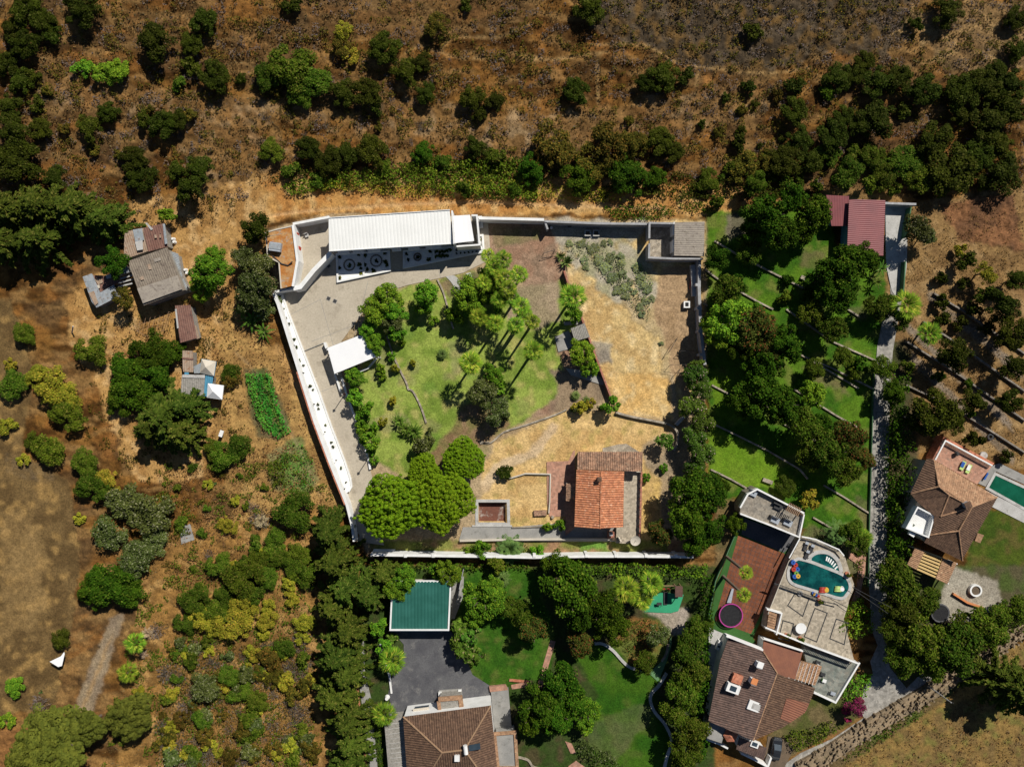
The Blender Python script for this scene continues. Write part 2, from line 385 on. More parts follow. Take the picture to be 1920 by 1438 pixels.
big = fbm(X / 14, Y / 9, 3); mid = fbm(X / 4, Y / 3, 9); fine = fbm(X / .9, Y / .7, 21)
spk = vnoise(X * 2.6, Y * 2.6, 33)
C = np.zeros(X.shape + (3,)); ROUGH = np.ones(X.shape); ZONE = np.zeros(X.shape, int)
def lerp(a, b, t): return np.asarray(a)[None, None] * (1 - t[..., None]) + np.asarray(b)[None, None] * t[..., None]
def sm(x, a, b): t = np.clip((x - a) / (b - a), 0, 1); return t * t * (3 - 2 * t)
# dry hillside and scrubland
C = lerp((.075, .034, .008), (.21, .103, .025), sm(mid, .35, .68))
C = C * (1 - sm(big, .5, .66)[..., None] * .55) + np.array((.12, .075, .035)) * sm(big, .5, .66)[..., None] * .55
C = C * (1 - sm(spk * fine, .32, .5)[..., None] * .5)
t = sm(fbm(X / 3, Y / 2, 66), .58, .68) * .6; C = C * (1 - t[..., None]) + np.array((.27, .12, .03)) * t[..., None]
t = sm(fbm(X / 1.1, Y / .85, 71, 2), .47, .62)[..., None] * .5; C = C * (1 - t * np.array((.42, .5, .55)))
t = sm(fbm(X / 4, Y / 1.1, 77, 3), .55, .66)[..., None] * .55; C = C * (1 - t) + np.array((.28, .165, .06)) * t
ZN = ['ground', 'lawn', 'dry_grass', 'gravel_ground', 'ploughed_field', 'dirt_path', 'scorched_hillside', 'garden_soil']
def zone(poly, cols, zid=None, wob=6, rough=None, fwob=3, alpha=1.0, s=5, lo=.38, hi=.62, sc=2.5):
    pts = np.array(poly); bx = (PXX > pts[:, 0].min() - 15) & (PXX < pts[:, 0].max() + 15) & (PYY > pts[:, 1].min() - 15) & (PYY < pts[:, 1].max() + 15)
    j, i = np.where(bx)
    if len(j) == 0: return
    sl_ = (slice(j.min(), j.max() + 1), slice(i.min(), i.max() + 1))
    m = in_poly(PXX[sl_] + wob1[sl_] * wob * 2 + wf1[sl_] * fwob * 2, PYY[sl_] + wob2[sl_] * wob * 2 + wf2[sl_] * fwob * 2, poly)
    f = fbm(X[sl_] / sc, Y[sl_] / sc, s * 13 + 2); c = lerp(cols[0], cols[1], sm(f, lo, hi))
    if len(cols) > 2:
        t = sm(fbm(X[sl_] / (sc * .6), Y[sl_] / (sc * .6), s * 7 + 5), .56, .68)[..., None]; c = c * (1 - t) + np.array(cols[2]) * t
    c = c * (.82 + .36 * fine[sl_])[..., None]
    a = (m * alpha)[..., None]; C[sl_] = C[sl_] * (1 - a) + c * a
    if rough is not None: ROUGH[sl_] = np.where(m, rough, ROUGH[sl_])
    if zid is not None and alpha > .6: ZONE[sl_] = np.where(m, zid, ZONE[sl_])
# hillside
zone([(1070, -400), (1110, 60), (1220, 95), (1330, 130), (1480, 125), (1560, 90), (1650, 120), (1700, 60), (1720, -400)], [(.05, .036, .022), (.085, .062, .038), (.13, .075, .025)], 6, 22, 1.2, 8, s=2, sc=2)
zone([(560, -300), (560, 60), (760, 90), (1000, 40), (1060, -300)], [(.09, .055, .025), (.13, .08, .035)], None, 20, alpha=.5, s=3)
for q in ([(60, 140), (480, 180), (620, 230), (940, 215), (1300, 170), (1480, 190), (1300, 250), (950, 300), (700, 250), (450, 230), (60, 200)],
          [(330, 190), (480, 230), (560, 300), (420, 420), (350, 330)], [(700, 170), (950, 210), (1160, 200), (1000, 300), (700, 260)]):
    zone(q, [(.25, .14, .05), (.17, .095, .035), (.31, .21, .11)], None, 30, alpha=.55, s=7)
zone([(480, 330), (980, 330), (1400, 350), (1400, 405), (900, 400), (620, 398), (500, 415)], [(.4, .22, .07), (.34, .16, .045), (.48, .3, .12)], 2, 10, .7, s=8)
zone([(1700, 20), (1920, 0), (2000, 140), (1760, 130)], [(.25, .17, .08), (.2, .13, .06)], None, 20, alpha=.7)
# left countryside
zone([(240, 380), (480, 330), (500, 430), (470, 560), (420, 700), (380, 900), (250, 900), (180, 720), (130, 640), (120, 560), (240, 470)], [(.38, .22, .075), (.28, .15, .048), (.44, .28, .12)], 2, 14, .5, s=9)
zone([(520, 640), (560, 700), (640, 930), (600, 930), (550, 800), (500, 680)], [(.46, .28, .11), (.38, .22, .08)], 2, 5, .4, s=10)
zone([(420, 560), (520, 660), (660, 960), (560, 1000), (440, 1000), (400, 800)], [(.36, .22, .075), (.26, .15, .05)], 2, 10, .5, s=11)
zone([(-400, 560), (20, 560), (60, 700), (40, 860), (130, 900), (150, 1060), (130, 1200), (100, 1330), (-400, 1400)], [(.1, .062, .024), (.145, .092, .036), (.26, .16, .056)], 4, 8, .25, s=12)
zone([(0, 960), (60, 970), (90, 1060), (80, 1180), (0, 1200)], [(.27, .175, .07), (.22, .14, .055)], 4, 24, .3, alpha=.5, s=13)
zone([(-400, 1390), (60, 1360), (130, 1340), (200, 1500), (-400, 1700)], [(.27, .13, .045), (.19, .09, .03)], None, 14, s=14)
zone([(300, 1000), (600, 950), (690, 1600), (200, 1600), (240, 1200)], [(.27, .145, .042), (.16, .085, .025), (.34, .2, .07)], 2, 14, .7, s=15)
zone([(206, 1160), (234, 1150), (172, 1345), (120, 1400), (96, 1400), (132, 1345)], [(.2, .15, .1), (.25, .19, .12)], 5, 5, .1, s=16)
zone([(208, 1190), (214, 1190), (152, 1345), (144, 1345)], [(.28, .18, .09), (.3, .2, .1)], 5, 3, .2, s=16)
# estate
EST = [(500, 430), (620, 400), (905, 405), (1220, 415), (1325, 415), (1325, 690), (1300, 1045), (690, 1045), (655, 960), (512, 548)]
zone(EST, [(.36, .27, .16), (.3, .215, .12)], 7, 2, .12, 1, s=20)
zone([(915, 500), (915, 412), (1030, 412), (1055, 480), (1100, 610), (1145, 745), (1080, 770), (950, 790), (940, 700), (1000, 560), (940, 470)], [(.26, .155, .1), (.22, .15, .1), (.32, .21, .14)], 7, 6, .15, s=21)
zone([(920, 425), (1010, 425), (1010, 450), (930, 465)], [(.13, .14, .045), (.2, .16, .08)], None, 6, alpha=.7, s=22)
LAWN = [(770, 535), (830, 520), (915, 505), (950, 560), (1000, 560), (1060, 520), (1085, 610), (1040, 640), (1060, 700), (1045, 740), (985, 790), (905, 830), (850, 900), (760, 900), (690, 850), (650, 740), (700, 640), (720, 560)]
zone(LAWN, [(.14, .205, .03), (.23, .29, .055), (.3, .29, .085)], 1, 4, .1, s=23, sc=3)
for k in range(16):
    a_, b_ = random.uniform(690, 1020), random.uniform(560, 860); zone([(a_ + random.uniform(10, 26) * math.cos(t), b_ + random.uniform(8, 20) * math.sin(t)) for t in np.linspace(0, 5.6, 7)], [(.26, .25, .1), (.2, .17, .085)] if k % 2 else [(.11, .2, .03), (.13, .22, .04)], None, 8, alpha=.45, s=90 + k)
zone([(960, 540), (1045, 530), (1050, 600), (1010, 620), (950, 600)], [(.25, .2, .12), (.3, .23, .15)], 7, 7, .1, s=24)
zone([(1030, 690), (1120, 700), (1145, 745), (1080, 770), (1040, 770), (1050, 720)], [(.2, .15, .1), (.26, .19, .12)], 7, 5, .1, s=25)
zone([(860, 760), (940, 740), (960, 800), (880, 850), (810, 900), (790, 870), (850, 800)], [(.2, .125, .065), (.16, .14, .05), (.27, .17, .1)], 7, 8, .2, s=26)
zone([(820, 525), (900, 510), (880, 560), (840, 560)], [(.12, .12, .05), (.2, .15, .08)], 7, 5, .1, s=27)
for q in ([(690, 660), (720, 640), (740, 700), (700, 720)], [(840, 640), (870, 630), (880, 690), (850, 700)], [(690, 790), (760, 770), (770, 800), (720, 810)]):
    zone(q, [(.22, .22, .09), (.26, .22, .12)], None, 9, alpha=.5, s=28)
YARD = [(1030, 412), (1320, 412), (1318, 690), (1280, 790), (1150, 770), (1100, 610), (1060, 500)]
zone(YARD, [(.5, .36, .16), (.42, .28, .115), (.55, .42, .22)], 2, 3, .35, s=30)
zone([(1038, 415), (1215, 415), (1200, 450), (1150, 450), (1120, 470), (1060, 470), (1035, 450)], [(.31, .28, .21), (.36, .32, .25)], 3, 12, .15, s=31)
zone([(1045, 460), (1180, 440), (1210, 480), (1240, 560), (1220, 580), (1190, 520), (1180, 580), (1130, 550), (1080, 500)], [(.36, .32, .24), (.3, .28, .17), (.3, .24, .12)], 3, 16, .2, s=32)
zone([(1160, 560), (1250, 555), (1270, 680), (1250, 720), (1235, 640), (1190, 600)], [(.42, .33, .2), (.34, .26, .14)], 3, 16, .15, alpha=.75, s=33)
zone([(1240, 500), (1305, 500), (1308, 680), (1270, 780), (1255, 660), (1225, 590)], [(.34, .23, .13), (.28, .185, .1)], 2, 7, .3, s=34)
zone([(1110, 640), (1145, 640), (1150, 680), (1120, 680)], [(.22, .19, .15), (.3, .26, .19)], 3, 6, .1, s=35)
zone([(1150, 700), (1270, 700), (1285, 790), (1160, 770)], [(.55, .37, .15), (.5, .31, .11), (.56, .41, .2)], 2, 8, .4, s=36)
zone([(1255, 700), (1264, 700), (1274, 790), (1262, 790)], [(.4, .31, .2), (.38, .29, .18)], 5, 3, .1, s=37)
zone([(905, 880), (930, 830), (1060, 770), (1160, 770), (1270, 800), (1280, 850), (1230, 900), (1210, 1010), (1000, 1000), (900, 990)], [(.54, .37, .16), (.44, .28, .11), (.38, .28, .1)], 2, 3, .2, s=38)
zone([(900, 905), (930, 868), (990, 845), (1035, 790), (1050, 800), (1005, 855), (950, 880), (905, 930)], [(.52, .39, .24), (.47, .34, .2)], 5, 3, .1, s=39)
zone([(1205, 830), (1290, 800), (1290, 1000), (1215, 1010)], [(.26, .2, .13), (.33, .24, .14)], 7, 6, .15, s=40)
zone([(1205, 870), (1240, 900), (1235, 1020), (1205, 1020)], [(.5, .34, .12), (.4, .27, .11)], 2, 5, .3, s=41)
zone([(690, 1012), (1300, 1012), (1300, 1042), (690, 1042)], [(.28, .165, .09), (.16, .17, .04), (.12, .15, .03)], 7, 3, .25, s=42)
zone([(1085, 1015), (1140, 1015), (1140, 1030), (1090, 1030)], [(.1, .2, .03), (.13, .24, .04)], 1, 3, .1, s=43)
# gardens
zone([(512, 430), (500, 480), (505, 560), (512, 548)], [(.2, .13, .07), (.2, .13, .07)], None, 2)
zone([(1325, 395), (1560, 395), (1570, 470), (1660, 480), (1660, 560), (1645, 700), (1640, 1030), (1520, 1000), (1400, 930), (1330, 940), (1325, 700)], [(.033, .095, .006), (.075, .15, .01), (.11, .14, .025)], 1, 2, .1, s=50, sc=3)
zone([(1360, 400), (1400, 405), (1420, 440), (1365, 450)], [(.14, .12, .08), (.11, .1, .06)], 7, 6, .2, s=51)
zone([(1500, 470), (1545, 470), (1540, 510), (1500, 500)], [(.14, .11, .05), (.1, .11, .03)], 7, 9, .1, alpha=.7, s=51)
for q in ([(1590, 580), (1620, 575), (1630, 600), (1600, 600)], [(1500, 690), (1550, 690), (1600, 740), (1540, 720)], [(1600, 930), (1640, 940), (1620, 1000)], [(1340, 930), (1400, 940), (1390, 1060), (1340, 1060)]):
    zone(q, [(.16, .12, .06), (.1, .1, .04)], 7, 6, .1, alpha=.7, s=52)
zone([(1640, 1020), (1520, 985), (1500, 1010), (1620, 1100), (1645, 1120)], [(.12, .11, .05), (.08, .1, .03)], 7, 4, .3, s=53)
# right orchard
zone([(1660, 480), (1720, 380), (1960, 340), (2400, 340), (2400, 830), (1900, 880), (1780, 830), (1700, 860), (1660, 700)], [(.23, .14, .055), (.17, .1, .04), (.28, .18, .08)], 2, 6, .4, s=55)
zone([(1760, 380), (1900, 365), (1920, 470), (1800, 450)], [(.19, .09, .04), (.12, .06, .03)], 2, 9, 1.2, s=56)
for a, b_ in (((1690, 590), (1900, 790)), ((1700, 650), (1900, 850)), ((1740, 540), (1920, 690))):
    zone([(a[0], a[1]), (b_[0], b_[1]), (b_[0], b_[1] + 22), (a[0], a[1] + 22)], [(.21, .165, .12), (.18, .135, .09)], 5, 3, .2, s=57)
# south gardens
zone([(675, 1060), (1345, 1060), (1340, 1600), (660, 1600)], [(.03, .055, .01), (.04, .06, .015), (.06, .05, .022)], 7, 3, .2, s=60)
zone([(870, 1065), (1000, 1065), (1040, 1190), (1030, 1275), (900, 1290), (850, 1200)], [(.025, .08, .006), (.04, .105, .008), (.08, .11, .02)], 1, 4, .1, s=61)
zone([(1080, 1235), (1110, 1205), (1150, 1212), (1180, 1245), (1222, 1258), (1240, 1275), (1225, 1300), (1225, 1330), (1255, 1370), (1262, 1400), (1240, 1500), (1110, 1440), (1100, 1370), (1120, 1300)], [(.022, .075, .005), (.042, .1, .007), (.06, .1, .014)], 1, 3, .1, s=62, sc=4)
zone([(1100, 1380), (1140, 1340), (1220, 1310), (1225, 1340), (1180, 1400), (1150, 1420), (1110, 1400)], [(.11, .095, .055), (.08, .09, .035)], 7, 12, .1, alpha=.45, s=63)
zone([(1175, 1155), (1240, 1165), (1258, 1200), (1240, 1250), (1180, 1245), (1150, 1212)], [(.1, .12, .025), (.2, .1, .03)], 7, 4, .5, s=64)
zone([(1200, 1140), (1290, 1140), (1285, 1190), (1258, 1190), (1240, 1165)], [(.3, .255, .2), (.34, .29, .24)], 5, 3, .1, s=64)
zone([(1835, 950), (1960, 980), (2100, 1100), (1900, 1090), (1810, 1060)], [(.04, .07, .008), (.06, .085, .01), (.09, .08, .02)], 1, 3, .1, s=65)
zone([(1660, 1060), (2200, 1060), (2200, 1160), (1930, 1190), (1700, 1290), (1650, 1260)], [(.06, .085, .02), (.08, .07, .035)], 7, 3, .3, s=66)
zone([(1780, 1060), (1870, 1090), (1880, 1130), (1800, 1200), (1760, 1140)], [(.27, .24, .19), (.33, .3, .24)], 3, 3, .1, s=67)
zone([(1480, 1320), (1560, 1300), (1600, 1260), (1640, 1290), (1620, 1340), (1500, 1410), (1440, 1438), (1440, 1380)], [(.07, .08, .02), (.13, .1, .045)], 7, 3, .3, s=68)
zone([(1530, 1600), (1530, 1440), (1640, 1380), (1760, 1300), (1880, 1215), (2400, 1100), (2400, 1700)], [(.22, .14, .045), (.16, .105, .04), (.15, .13, .035)], 2, 5, .5, s=69, sc=2)
zone([(1800, 1275), (1880, 1250), (1860, 1290), (1760, 1330)], [(.42, .24, .07), (.36, .2, .06)], 2, 6, .5, alpha=.8, s=69)
zone([(1520, 1440), (1620, 1380), (1740, 1300), (1860, 1225), (1875, 1240), (1760, 1320), (1640, 1400), (1560, 1450)], [(.07, .09, .02), (.13, .09, .04)], None, 5, .8, s=70)
zone([(455, 690), (500, 690), (545, 790), (530, 825), (480, 820)], [(.08, .1, .03), (.13, .1, .045)], 7, 4, .2, s=71)
zone([(500, 850), (560, 820), (600, 900), (580, 930), (510, 920)], [(.12, .17, .04), (.2, .17, .07)], None, 8, .3, s=72)
zone([(1330, 800), (1380, 825), (1510, 905), (1400, 918), (1335, 882)], [(.1, .19, .01), (.13, .22, .015)], None, 4, alpha=.8, s=80)
zone([(1335, 690), (1420, 730), (1400, 800), (1335, 780)], [(.09, .17, .01), (.12, .2, .012)], None, 8, alpha=.7, s=81)
zone([(1668, 640), (1710, 640), (1722, 860), (1712, 1060), (1700, 1250), (1666, 1250), (1668, 900)], [(.05, .055, .02), (.08, .06, .03)], 7, 4, .1, s=82)
# narrow walking trails on the hillside
def trail(pts, wd, col=(.44, .29, .13), a=.8):
    L = smooth_line(pts, 5); D = np.full(X.shape, 1e9)
    for k in range(len(L) - 1):
        (x0, y0), (x1, y1) = L[k], L[k + 1]; bx = (PXX > min(x0, x1) - 8) & (PXX < max(x0, x1) + 8) & (PYY > min(y0, y1) - 8) & (PYY < max(y0, y1) + 8)
        dx, dy = x1 - x0, y1 - y0; q = np.clip(((PXX[bx] - x0) * dx + (PYY[bx] - y0) * dy) / (dx * dx + dy * dy + 1e-9), 0, 1)
        D[bx] = np.minimum(D[bx], np.hypot(PXX[bx] - x0 - q * dx, PYY[bx] - y0 - q * dy))
    t = (1 - sm(D + wf1 * 2, wd * .5, wd))[..., None] * a
    C[:] = C * (1 - t) + np.array(col) * t; ROUGH[:] = ROUGH * (1 - t[..., 0] * .8)
for q in ([(760, 100), (790, 86), (820, 95), (850, 72), (900, 70), (940, 68), (1000, 42)], [(820, 95), (860, 108), (940, 110), (1040, 112), (1110, 100)], [(1110, 84), (1200, 84), (1240, 100), (1275, 120), (1340, 128), (1400, 136), (1470, 135), (1520, 126)],
          [(1120, 115), (1122, 195)], [(1310, 130), (1305, 160)], [(1660, 75), (1700, 45), (1712, 10)], [(1670, 62), (1720, 58), (1790, 62), (1850, 35), (1820, 10), (1800, -5)], [(1850, 35), (1900, 48)], [(1790, 62), (1795, 95), (1815, 120), (1816, 140)], [(1690, 130), (1760, 110), (1795, 95)],
          [(960, 100), (1040, 110), (1140, 98)]):
    trail(q, 1.7, (.45, .29, .12), .9)
trail([(500, 405), (620, 392), (850, 380), (1050, 385), (1250, 392)], 3, (.5, .33, .17), .6)
trail([(440, 660), (480, 700), (540, 800), (600, 930)], 2, (.3, .23, .14), .5)
for k in range(9):
    trail([(10, 850 + k * 4), (60, 868 + k * 4), (100, 858 + k * 5)], 1.0, (.1, .08, .055), .6)
for _ in range(2):
    C[1:-1] = C[:-2] * .25 + C[1:-1] * .5 + C[2:] * .25; C[:, 1:-1] = C[:, :-2] * .25 + C[:, 1:-1] * .5 + C[:, 2:] * .25
far = sm(np.maximum((np.abs(X) - 99) / 12, (np.abs(Y) - 75) / 10), 0, 1)[..., None]; C = C * (1 - far) + np.array((.17, .095, .034)) * far
PITS = [([(897, 941), (950, 941), (950, 980), (897, 980)], -1.3), ([(1484, 1044), (1508, 1036), (1560, 1030), (1592, 1052), (1590, 1085), (1592, 1100), (1570, 1124), (1482, 1092)], None), ([(1864, 889), (1926, 919), (1926, 960), (1853, 914)], -1.2)]
bump = (fbm(X / .8, Y / .8, 91, 3) - .5) * .5 + (fbm(X / 3.5, Y / 2.5, 92, 2) - .5) * .6
for q in ([(1600, 480), (1705, 480), (1700, 700), (1690, 1240), (1800, 1262), (1700, 1345), (1500, 1460), (1400, 1500), (1300, 1480), (1320, 1150), (1390, 900), (1520, 930), (1620, 1010), (1620, 560)],
          [(1540, 355), (1725, 370), (1725, 480), (1600, 500)], [(1690, 800), (1780, 800), (1880, 850), (2100, 900), (2100, 1170), (1860, 1180), (1690, 1120)], [(655, 1060), (980, 1060), (990, 1600), (640, 1600)], [(155, 415), (350, 415), (430, 680), (430, 760), (330, 760), (300, 600), (150, 590)]):
    ROUGH = np.where(in_poly(PXX, PYY, q), np.minimum(ROUGH, .12), ROUGH)
core = (np.abs(X) < 102) & (np.abs(Y) < 77)
Z = Z + np.where(core, bump * ROUGH - np.where(ROUGH < .5, .3 * ROUGH, .05), 0) - .02
for q, d in PITS:
    if d is not None: Z = np.where(in_poly(PXX, PYY, q), d, Z)
ny, nx = X.shape; idx = np.arange(nx * ny).reshape(ny, nx)
quads = np.stack([idx[:-1, :-1], idx[:-1, 1:], idx[1:, 1:], idx[1:, :-1]], -1).reshape(-1, 4); qz = ZONE[:-1, :-1].ravel()
VV = np.stack([X, Y, Z], -1).reshape(-1, 3); CC = np.concatenate([np.clip(C, 0, 1), np.ones(X.shape + (1,))], -1).reshape(-1, 4)
def ground_mat():
    m = bpy.data.materials.new('earth'); m.use_nodes = True; t = m.node_tree; L = t.links; b = t.nodes['Principled BSDF']
    b.inputs['Roughness'].default_value = .95; b.inputs['Specular IOR Level'].default_value = .1
    at = N_(t, 'ShaderNodeAttribute', attribute_name='albedo'); ge = N_(t, 'ShaderNodeNewGeometry'); col = at.outputs['Color']
    for sc, lo, hi in ((1.1, .8, 1.2), (3.6, .62, 1.38)):
        n = N_(t, 'ShaderNodeTexNoise'); n.inputs['Scale'].default_value = sc; n.inputs['Detail'].default_value = 4; n.inputs['Roughness'].default_value = .7; L.new(ge.outputs['Position'], n.inputs['Vector'])
        r = N_(t, 'ShaderNodeMapRange'); r.inputs[1].default_value = .32; r.inputs[2].default_value = .68; r.inputs[3].default_value = lo; r.inputs[4].default_value = hi; L.new(n.outputs[0], r.inputs[0])
        x = N_(t, 'ShaderNodeMix', data_type='RGBA', blend_type='MULTIPLY'); x.inputs[0].default_value = 1; L.new(col, x.inputs[6]); L.new(r.outputs[0], x.inputs[7]); col = x.outputs[2]
    L.new(col, b.inputs['Base Color'])
    bp = N_(t, 'ShaderNodeBump'); bp.inputs['Strength'].default_value = .5; bp.inputs['Distance'].default_value = .15; L.new(n.outputs[0], bp.inputs['Height']); L.new(bp.outputs[0], b.inputs['Normal'])
    return m
EARTH = ground_mat()
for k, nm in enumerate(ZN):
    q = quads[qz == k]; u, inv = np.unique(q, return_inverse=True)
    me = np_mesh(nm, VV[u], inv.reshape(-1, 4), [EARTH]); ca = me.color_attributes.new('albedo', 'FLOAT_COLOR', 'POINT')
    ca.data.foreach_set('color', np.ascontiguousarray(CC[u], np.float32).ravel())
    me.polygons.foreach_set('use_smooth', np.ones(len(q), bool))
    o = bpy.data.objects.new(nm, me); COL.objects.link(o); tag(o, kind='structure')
# ---------------------------------------------------------------- foliage prototypes
def quads_mesh(name, p, t, n, la, lb, mats, extra=None, mi=None):
    """one rhombus-like leaf per row: centre p, long axis t, normal n, half length la, half width lb"""
    t = t / (np.linalg.norm(t, axis=1, keepdims=True) + 1e-9); s = np.cross(n, t); s /= (np.linalg.norm(s, axis=1, keepdims=True) + 1e-9)
    la = np.broadcast_to(np.asarray(la, float), (len(p),))[:, None]; lb = np.broadcast_to(np.asarray(lb, float), (len(p),))[:, None]
    V = np.stack([p - t * la, p + s * lb + t * la * .1, p + t * la, p - s * lb + t * la * .1], 1).reshape(-1, 3); F = np.arange(len(V)).reshape(-1, 4)
    return np_mesh(name, V, F, mats)
def rdir(n, rng): d = rng.normal(size=(n, 3)); return d / np.linalg.norm(d, axis=1, keepdims=True)
def crown_mesh(name, m, seed, lobes=26, leaves=6500, leaf=.07, lr=.3, zs=.75, up=.35, jit=.55, spread=1.08):
    rng = np.random.default_rng(seed); d = rdir(lobes, rng); rr = rng.uniform(.15, 1, lobes) ** .5
    lrad = lr * rng.uniform(.6, 1.25, lobes); c = d * (rr * (1 - lrad * .8) * spread)[:, None]; c[:, 2] = np.abs(c[:, 2]) * .9 - .15
    w_ = lrad ** 2; li = rng.choice(lobes, leaves, p=w_ / w_.sum()); dd = rdir(leaves, rng)
    dd[:, 2] = np.where(dd[:, 2] < -.2, -dd[:, 2], dd[:, 2]); q = lrad[li] * rng.uniform(.35, 1.06, leaves) ** .6
    p = c[li] + dd * q[:, None]; n = dd * (1 - jit) + rdir(leaves, rng) * jit + np.array([0, 0, up]); n /= np.linalg.norm(n, axis=1, keepdims=True)
    p[:, 2] *= zs; t = np.cross(n, rdir(leaves, rng)); s = leaf * rng.uniform(.6, 1.3, leaves)
    return quads_mesh(name, p, t, n, s * .62, s * .42, [MATS[m]])
def pine_mesh(name, m, seed, lobes=75, leaves=9000, leaf=.05, l0=.1, l1=.17):
    rng = np.random.default_rng(seed); k = np.arange(lobes) + .5; a = k * 2.39996 + rng.normal(0, .9, lobes); rr = np.sqrt(np.clip(k / lobes + rng.normal(0, .03, lobes), 0, 1)) * .9
    edge = 1 + .08 * np.sin(a * 3 + seed) + .06 * np.sin(a * 5 + 2 * seed) + .05 * np.sin(a * 9 + seed) + rng.normal(0, .03, lobes) * (rr > .75); cx, cy = rr * edge * np.cos(a), rr * edge * np.sin(a)
    cz = .45 * np.sqrt(np.clip(1 - rr ** 2, 0, 1)) + rng.normal(0, .035, lobes); lrad = rng.uniform(l0, l1, lobes)
    li = rng.integers(0, lobes, leaves); dd = rdir(leaves, rng); dd[:, 2] = np.where(dd[:, 2] < -.1, -dd[:, 2], dd[:, 2])
    cz = cz + .03 * rng.normal(size=lobes); p = np.stack([cx, cy, cz], 1)[li] + dd * (lrad[li] * rng.uniform(.5, 1.05, leaves) ** .4)[:, None]
    n = dd * .75 + rdir(leaves, rng) * .3; n[:, 2] += .1; t = np.cross(n, rdir(leaves, rng)); s = leaf * rng.uniform(.6, 1.3, leaves)
    nf = leaves // 4; a = rng.uniform(0, 6.283, nf); r_ = np.sqrt(rng.random(nf)) * .9 * (1 + .1 * np.sin(a * 3 + seed) + .06 * np.sin(a * 5 + 2 * seed)); q = np.stack([r_ * np.cos(a), r_ * np.sin(a), .42 * np.sqrt(np.clip(1 - r_ ** 2, 0, 1)) - rng.uniform(.02, .12, nf)], 1)
    qn = q * [1, 1, 2] * .5 + rdir(nf, rng) * .35; qn[:, 2] += .3; p = np.concatenate([p, q]); n = np.concatenate([n, qn]); t = np.concatenate([t, np.cross(qn, rdir(nf, rng))]); s = np.concatenate([s, np.full(nf, leaf * 1.9)])
    return quads_mesh(name, p, t, n, s * .6, s * .4, [MATS[m]])
def conifer_mesh(name, m, seed, br=60, per=170, tall=1.6):
    rng = np.random.default_rng(seed); P_ = []; T_ = []
    for b in range(br):
        h = (b + .5) / br; a = b * 2.39996 + rng.normal(0, .3); L = (1 - h) ** .7 * rng.uniform(.55, 1.25) * 1.0 + .08
        s = rng.uniform(.12, 1, per) ** .8; x = s * L; z = tall * h * .95 + .35 * x - .42 * x * x; off = rng.normal(0, .048, per) * (1.2 - s * .5)
        ca, sa = math.cos(a), math.sin(a); P_.append(np.stack([x * ca - off * sa, x * sa + off * ca, z + rng.normal(0, .03, per)], 1))
        sg = np.sign(off) * .7; T_.append(np.stack([ca - sg * sa, sa + sg * ca, rng.normal(-.05, .25, per)], 1))
    p = np.concatenate(P_); t = np.concatenate(T_); n = rdir(len(p), rng) * .5; n[:, 2] += .8
    return quads_mesh(name, p, t, n, rng.uniform(.04, .085, len(p)), rng.uniform(.018, .032, len(p)), [MATS[m]])
def palm_mesh(name, m, seed, fr=24):
    rng = np.random.default_rng(seed); P_ = []; T_ = []; N__ = []; A = []; B = []
    for k in range(fr):
        a = k * 2.39996; el = R(62 - 92 * (k / fr) + rng.normal(0, 7)); dr = np.array([math.cos(a) * math.cos(el), math.sin(a) * math.cos(el), math.sin(el)])
        side = np.array([-math.sin(a), math.cos(a), 0]); nn = np.cross(dr, side); L = (.08 + .42 * min(1, k / fr * 1.6)) * rng.uniform(.85, 1.1); base = dr * L; bl = .42 + .13 * min(1, k / fr * 2)
        P_.append(base / 2); T_.append(dr); N__.append(nn); A.append(L / 2); B.append(.012)
        for q in range(13):
            f = R(-58 + 116 * q / 12 + rng.normal(0, 3)); v = dr * math.cos(f) + side * math.sin(f); ln = bl * (.72 + .28 * math.cos(f)) * rng.uniform(.85, 1.05)
            v = v + np.array([0, 0, -.26]); v /= np.linalg.norm(v); P_.append(base + v * ln * .5); T_.append(v); N__.append(nn + side * .35 * math.sin(f) + rng.normal(0, .15, 3)); A.append(ln / 2); B.append(.028)
    return quads_mesh(name, np.array(P_), np.array(T_), np.array(N__), np.array(A), np.array(B), [MATS[m]])
def feather_mesh(name, m, seed, fr=30, wide=.05, leaf=.22, broad=False):
    rng = np.random.default_rng(seed); P_ = []; T_ = []; N__ = []; A = []; B = []
    for k in range(fr):
        a = k * 2.39996; el = R(75 - 70 * (k / fr)) + rng.normal(0, .08); h = np.array([math.cos(a), math.sin(a), 0]); side = np.array([-math.sin(a), math.cos(a), 0]); pts = []
        for s in np.linspace(0, 1, 12): pts.append(h * (s * math.cos(el)) + np.array([0, 0, s * math.sin(el) - .55 * s * s]))
        for i in range(1, 12):
            d = pts[i] - pts[i - 1]; d /= np.linalg.norm(d); up = np.cross(d, side); c = (pts[i] + pts[i - 1]) / 2; s = i / 11
            P_.append(c); T_.append(d); N__.append(up); A.append(.055); B.append(.012 if not broad else .09 * math.sin(3.14 * min(1, s * .9 + .08)))
            if broad: continue
            for sg in (-1, 1):
                v = side * sg * .8 + d * .6 + np.array([0, 0, -.12]); v /= np.linalg.norm(v); ln = leaf * math.sin(3.14 * (.12 + .8 * s)) + .03
                for o_ in (0, .5):
                    P_.append(c + d * .045 * o_ + v * ln * .5); T_.append(v); N__.append(up + rng.normal(0, .2, 3)); A.append(ln / 2); B.append(.018)
    return quads_mesh(name, np.array(P_), np.array(T_), np.array(N__), np.array(A), np.array(B), [MATS[m]])
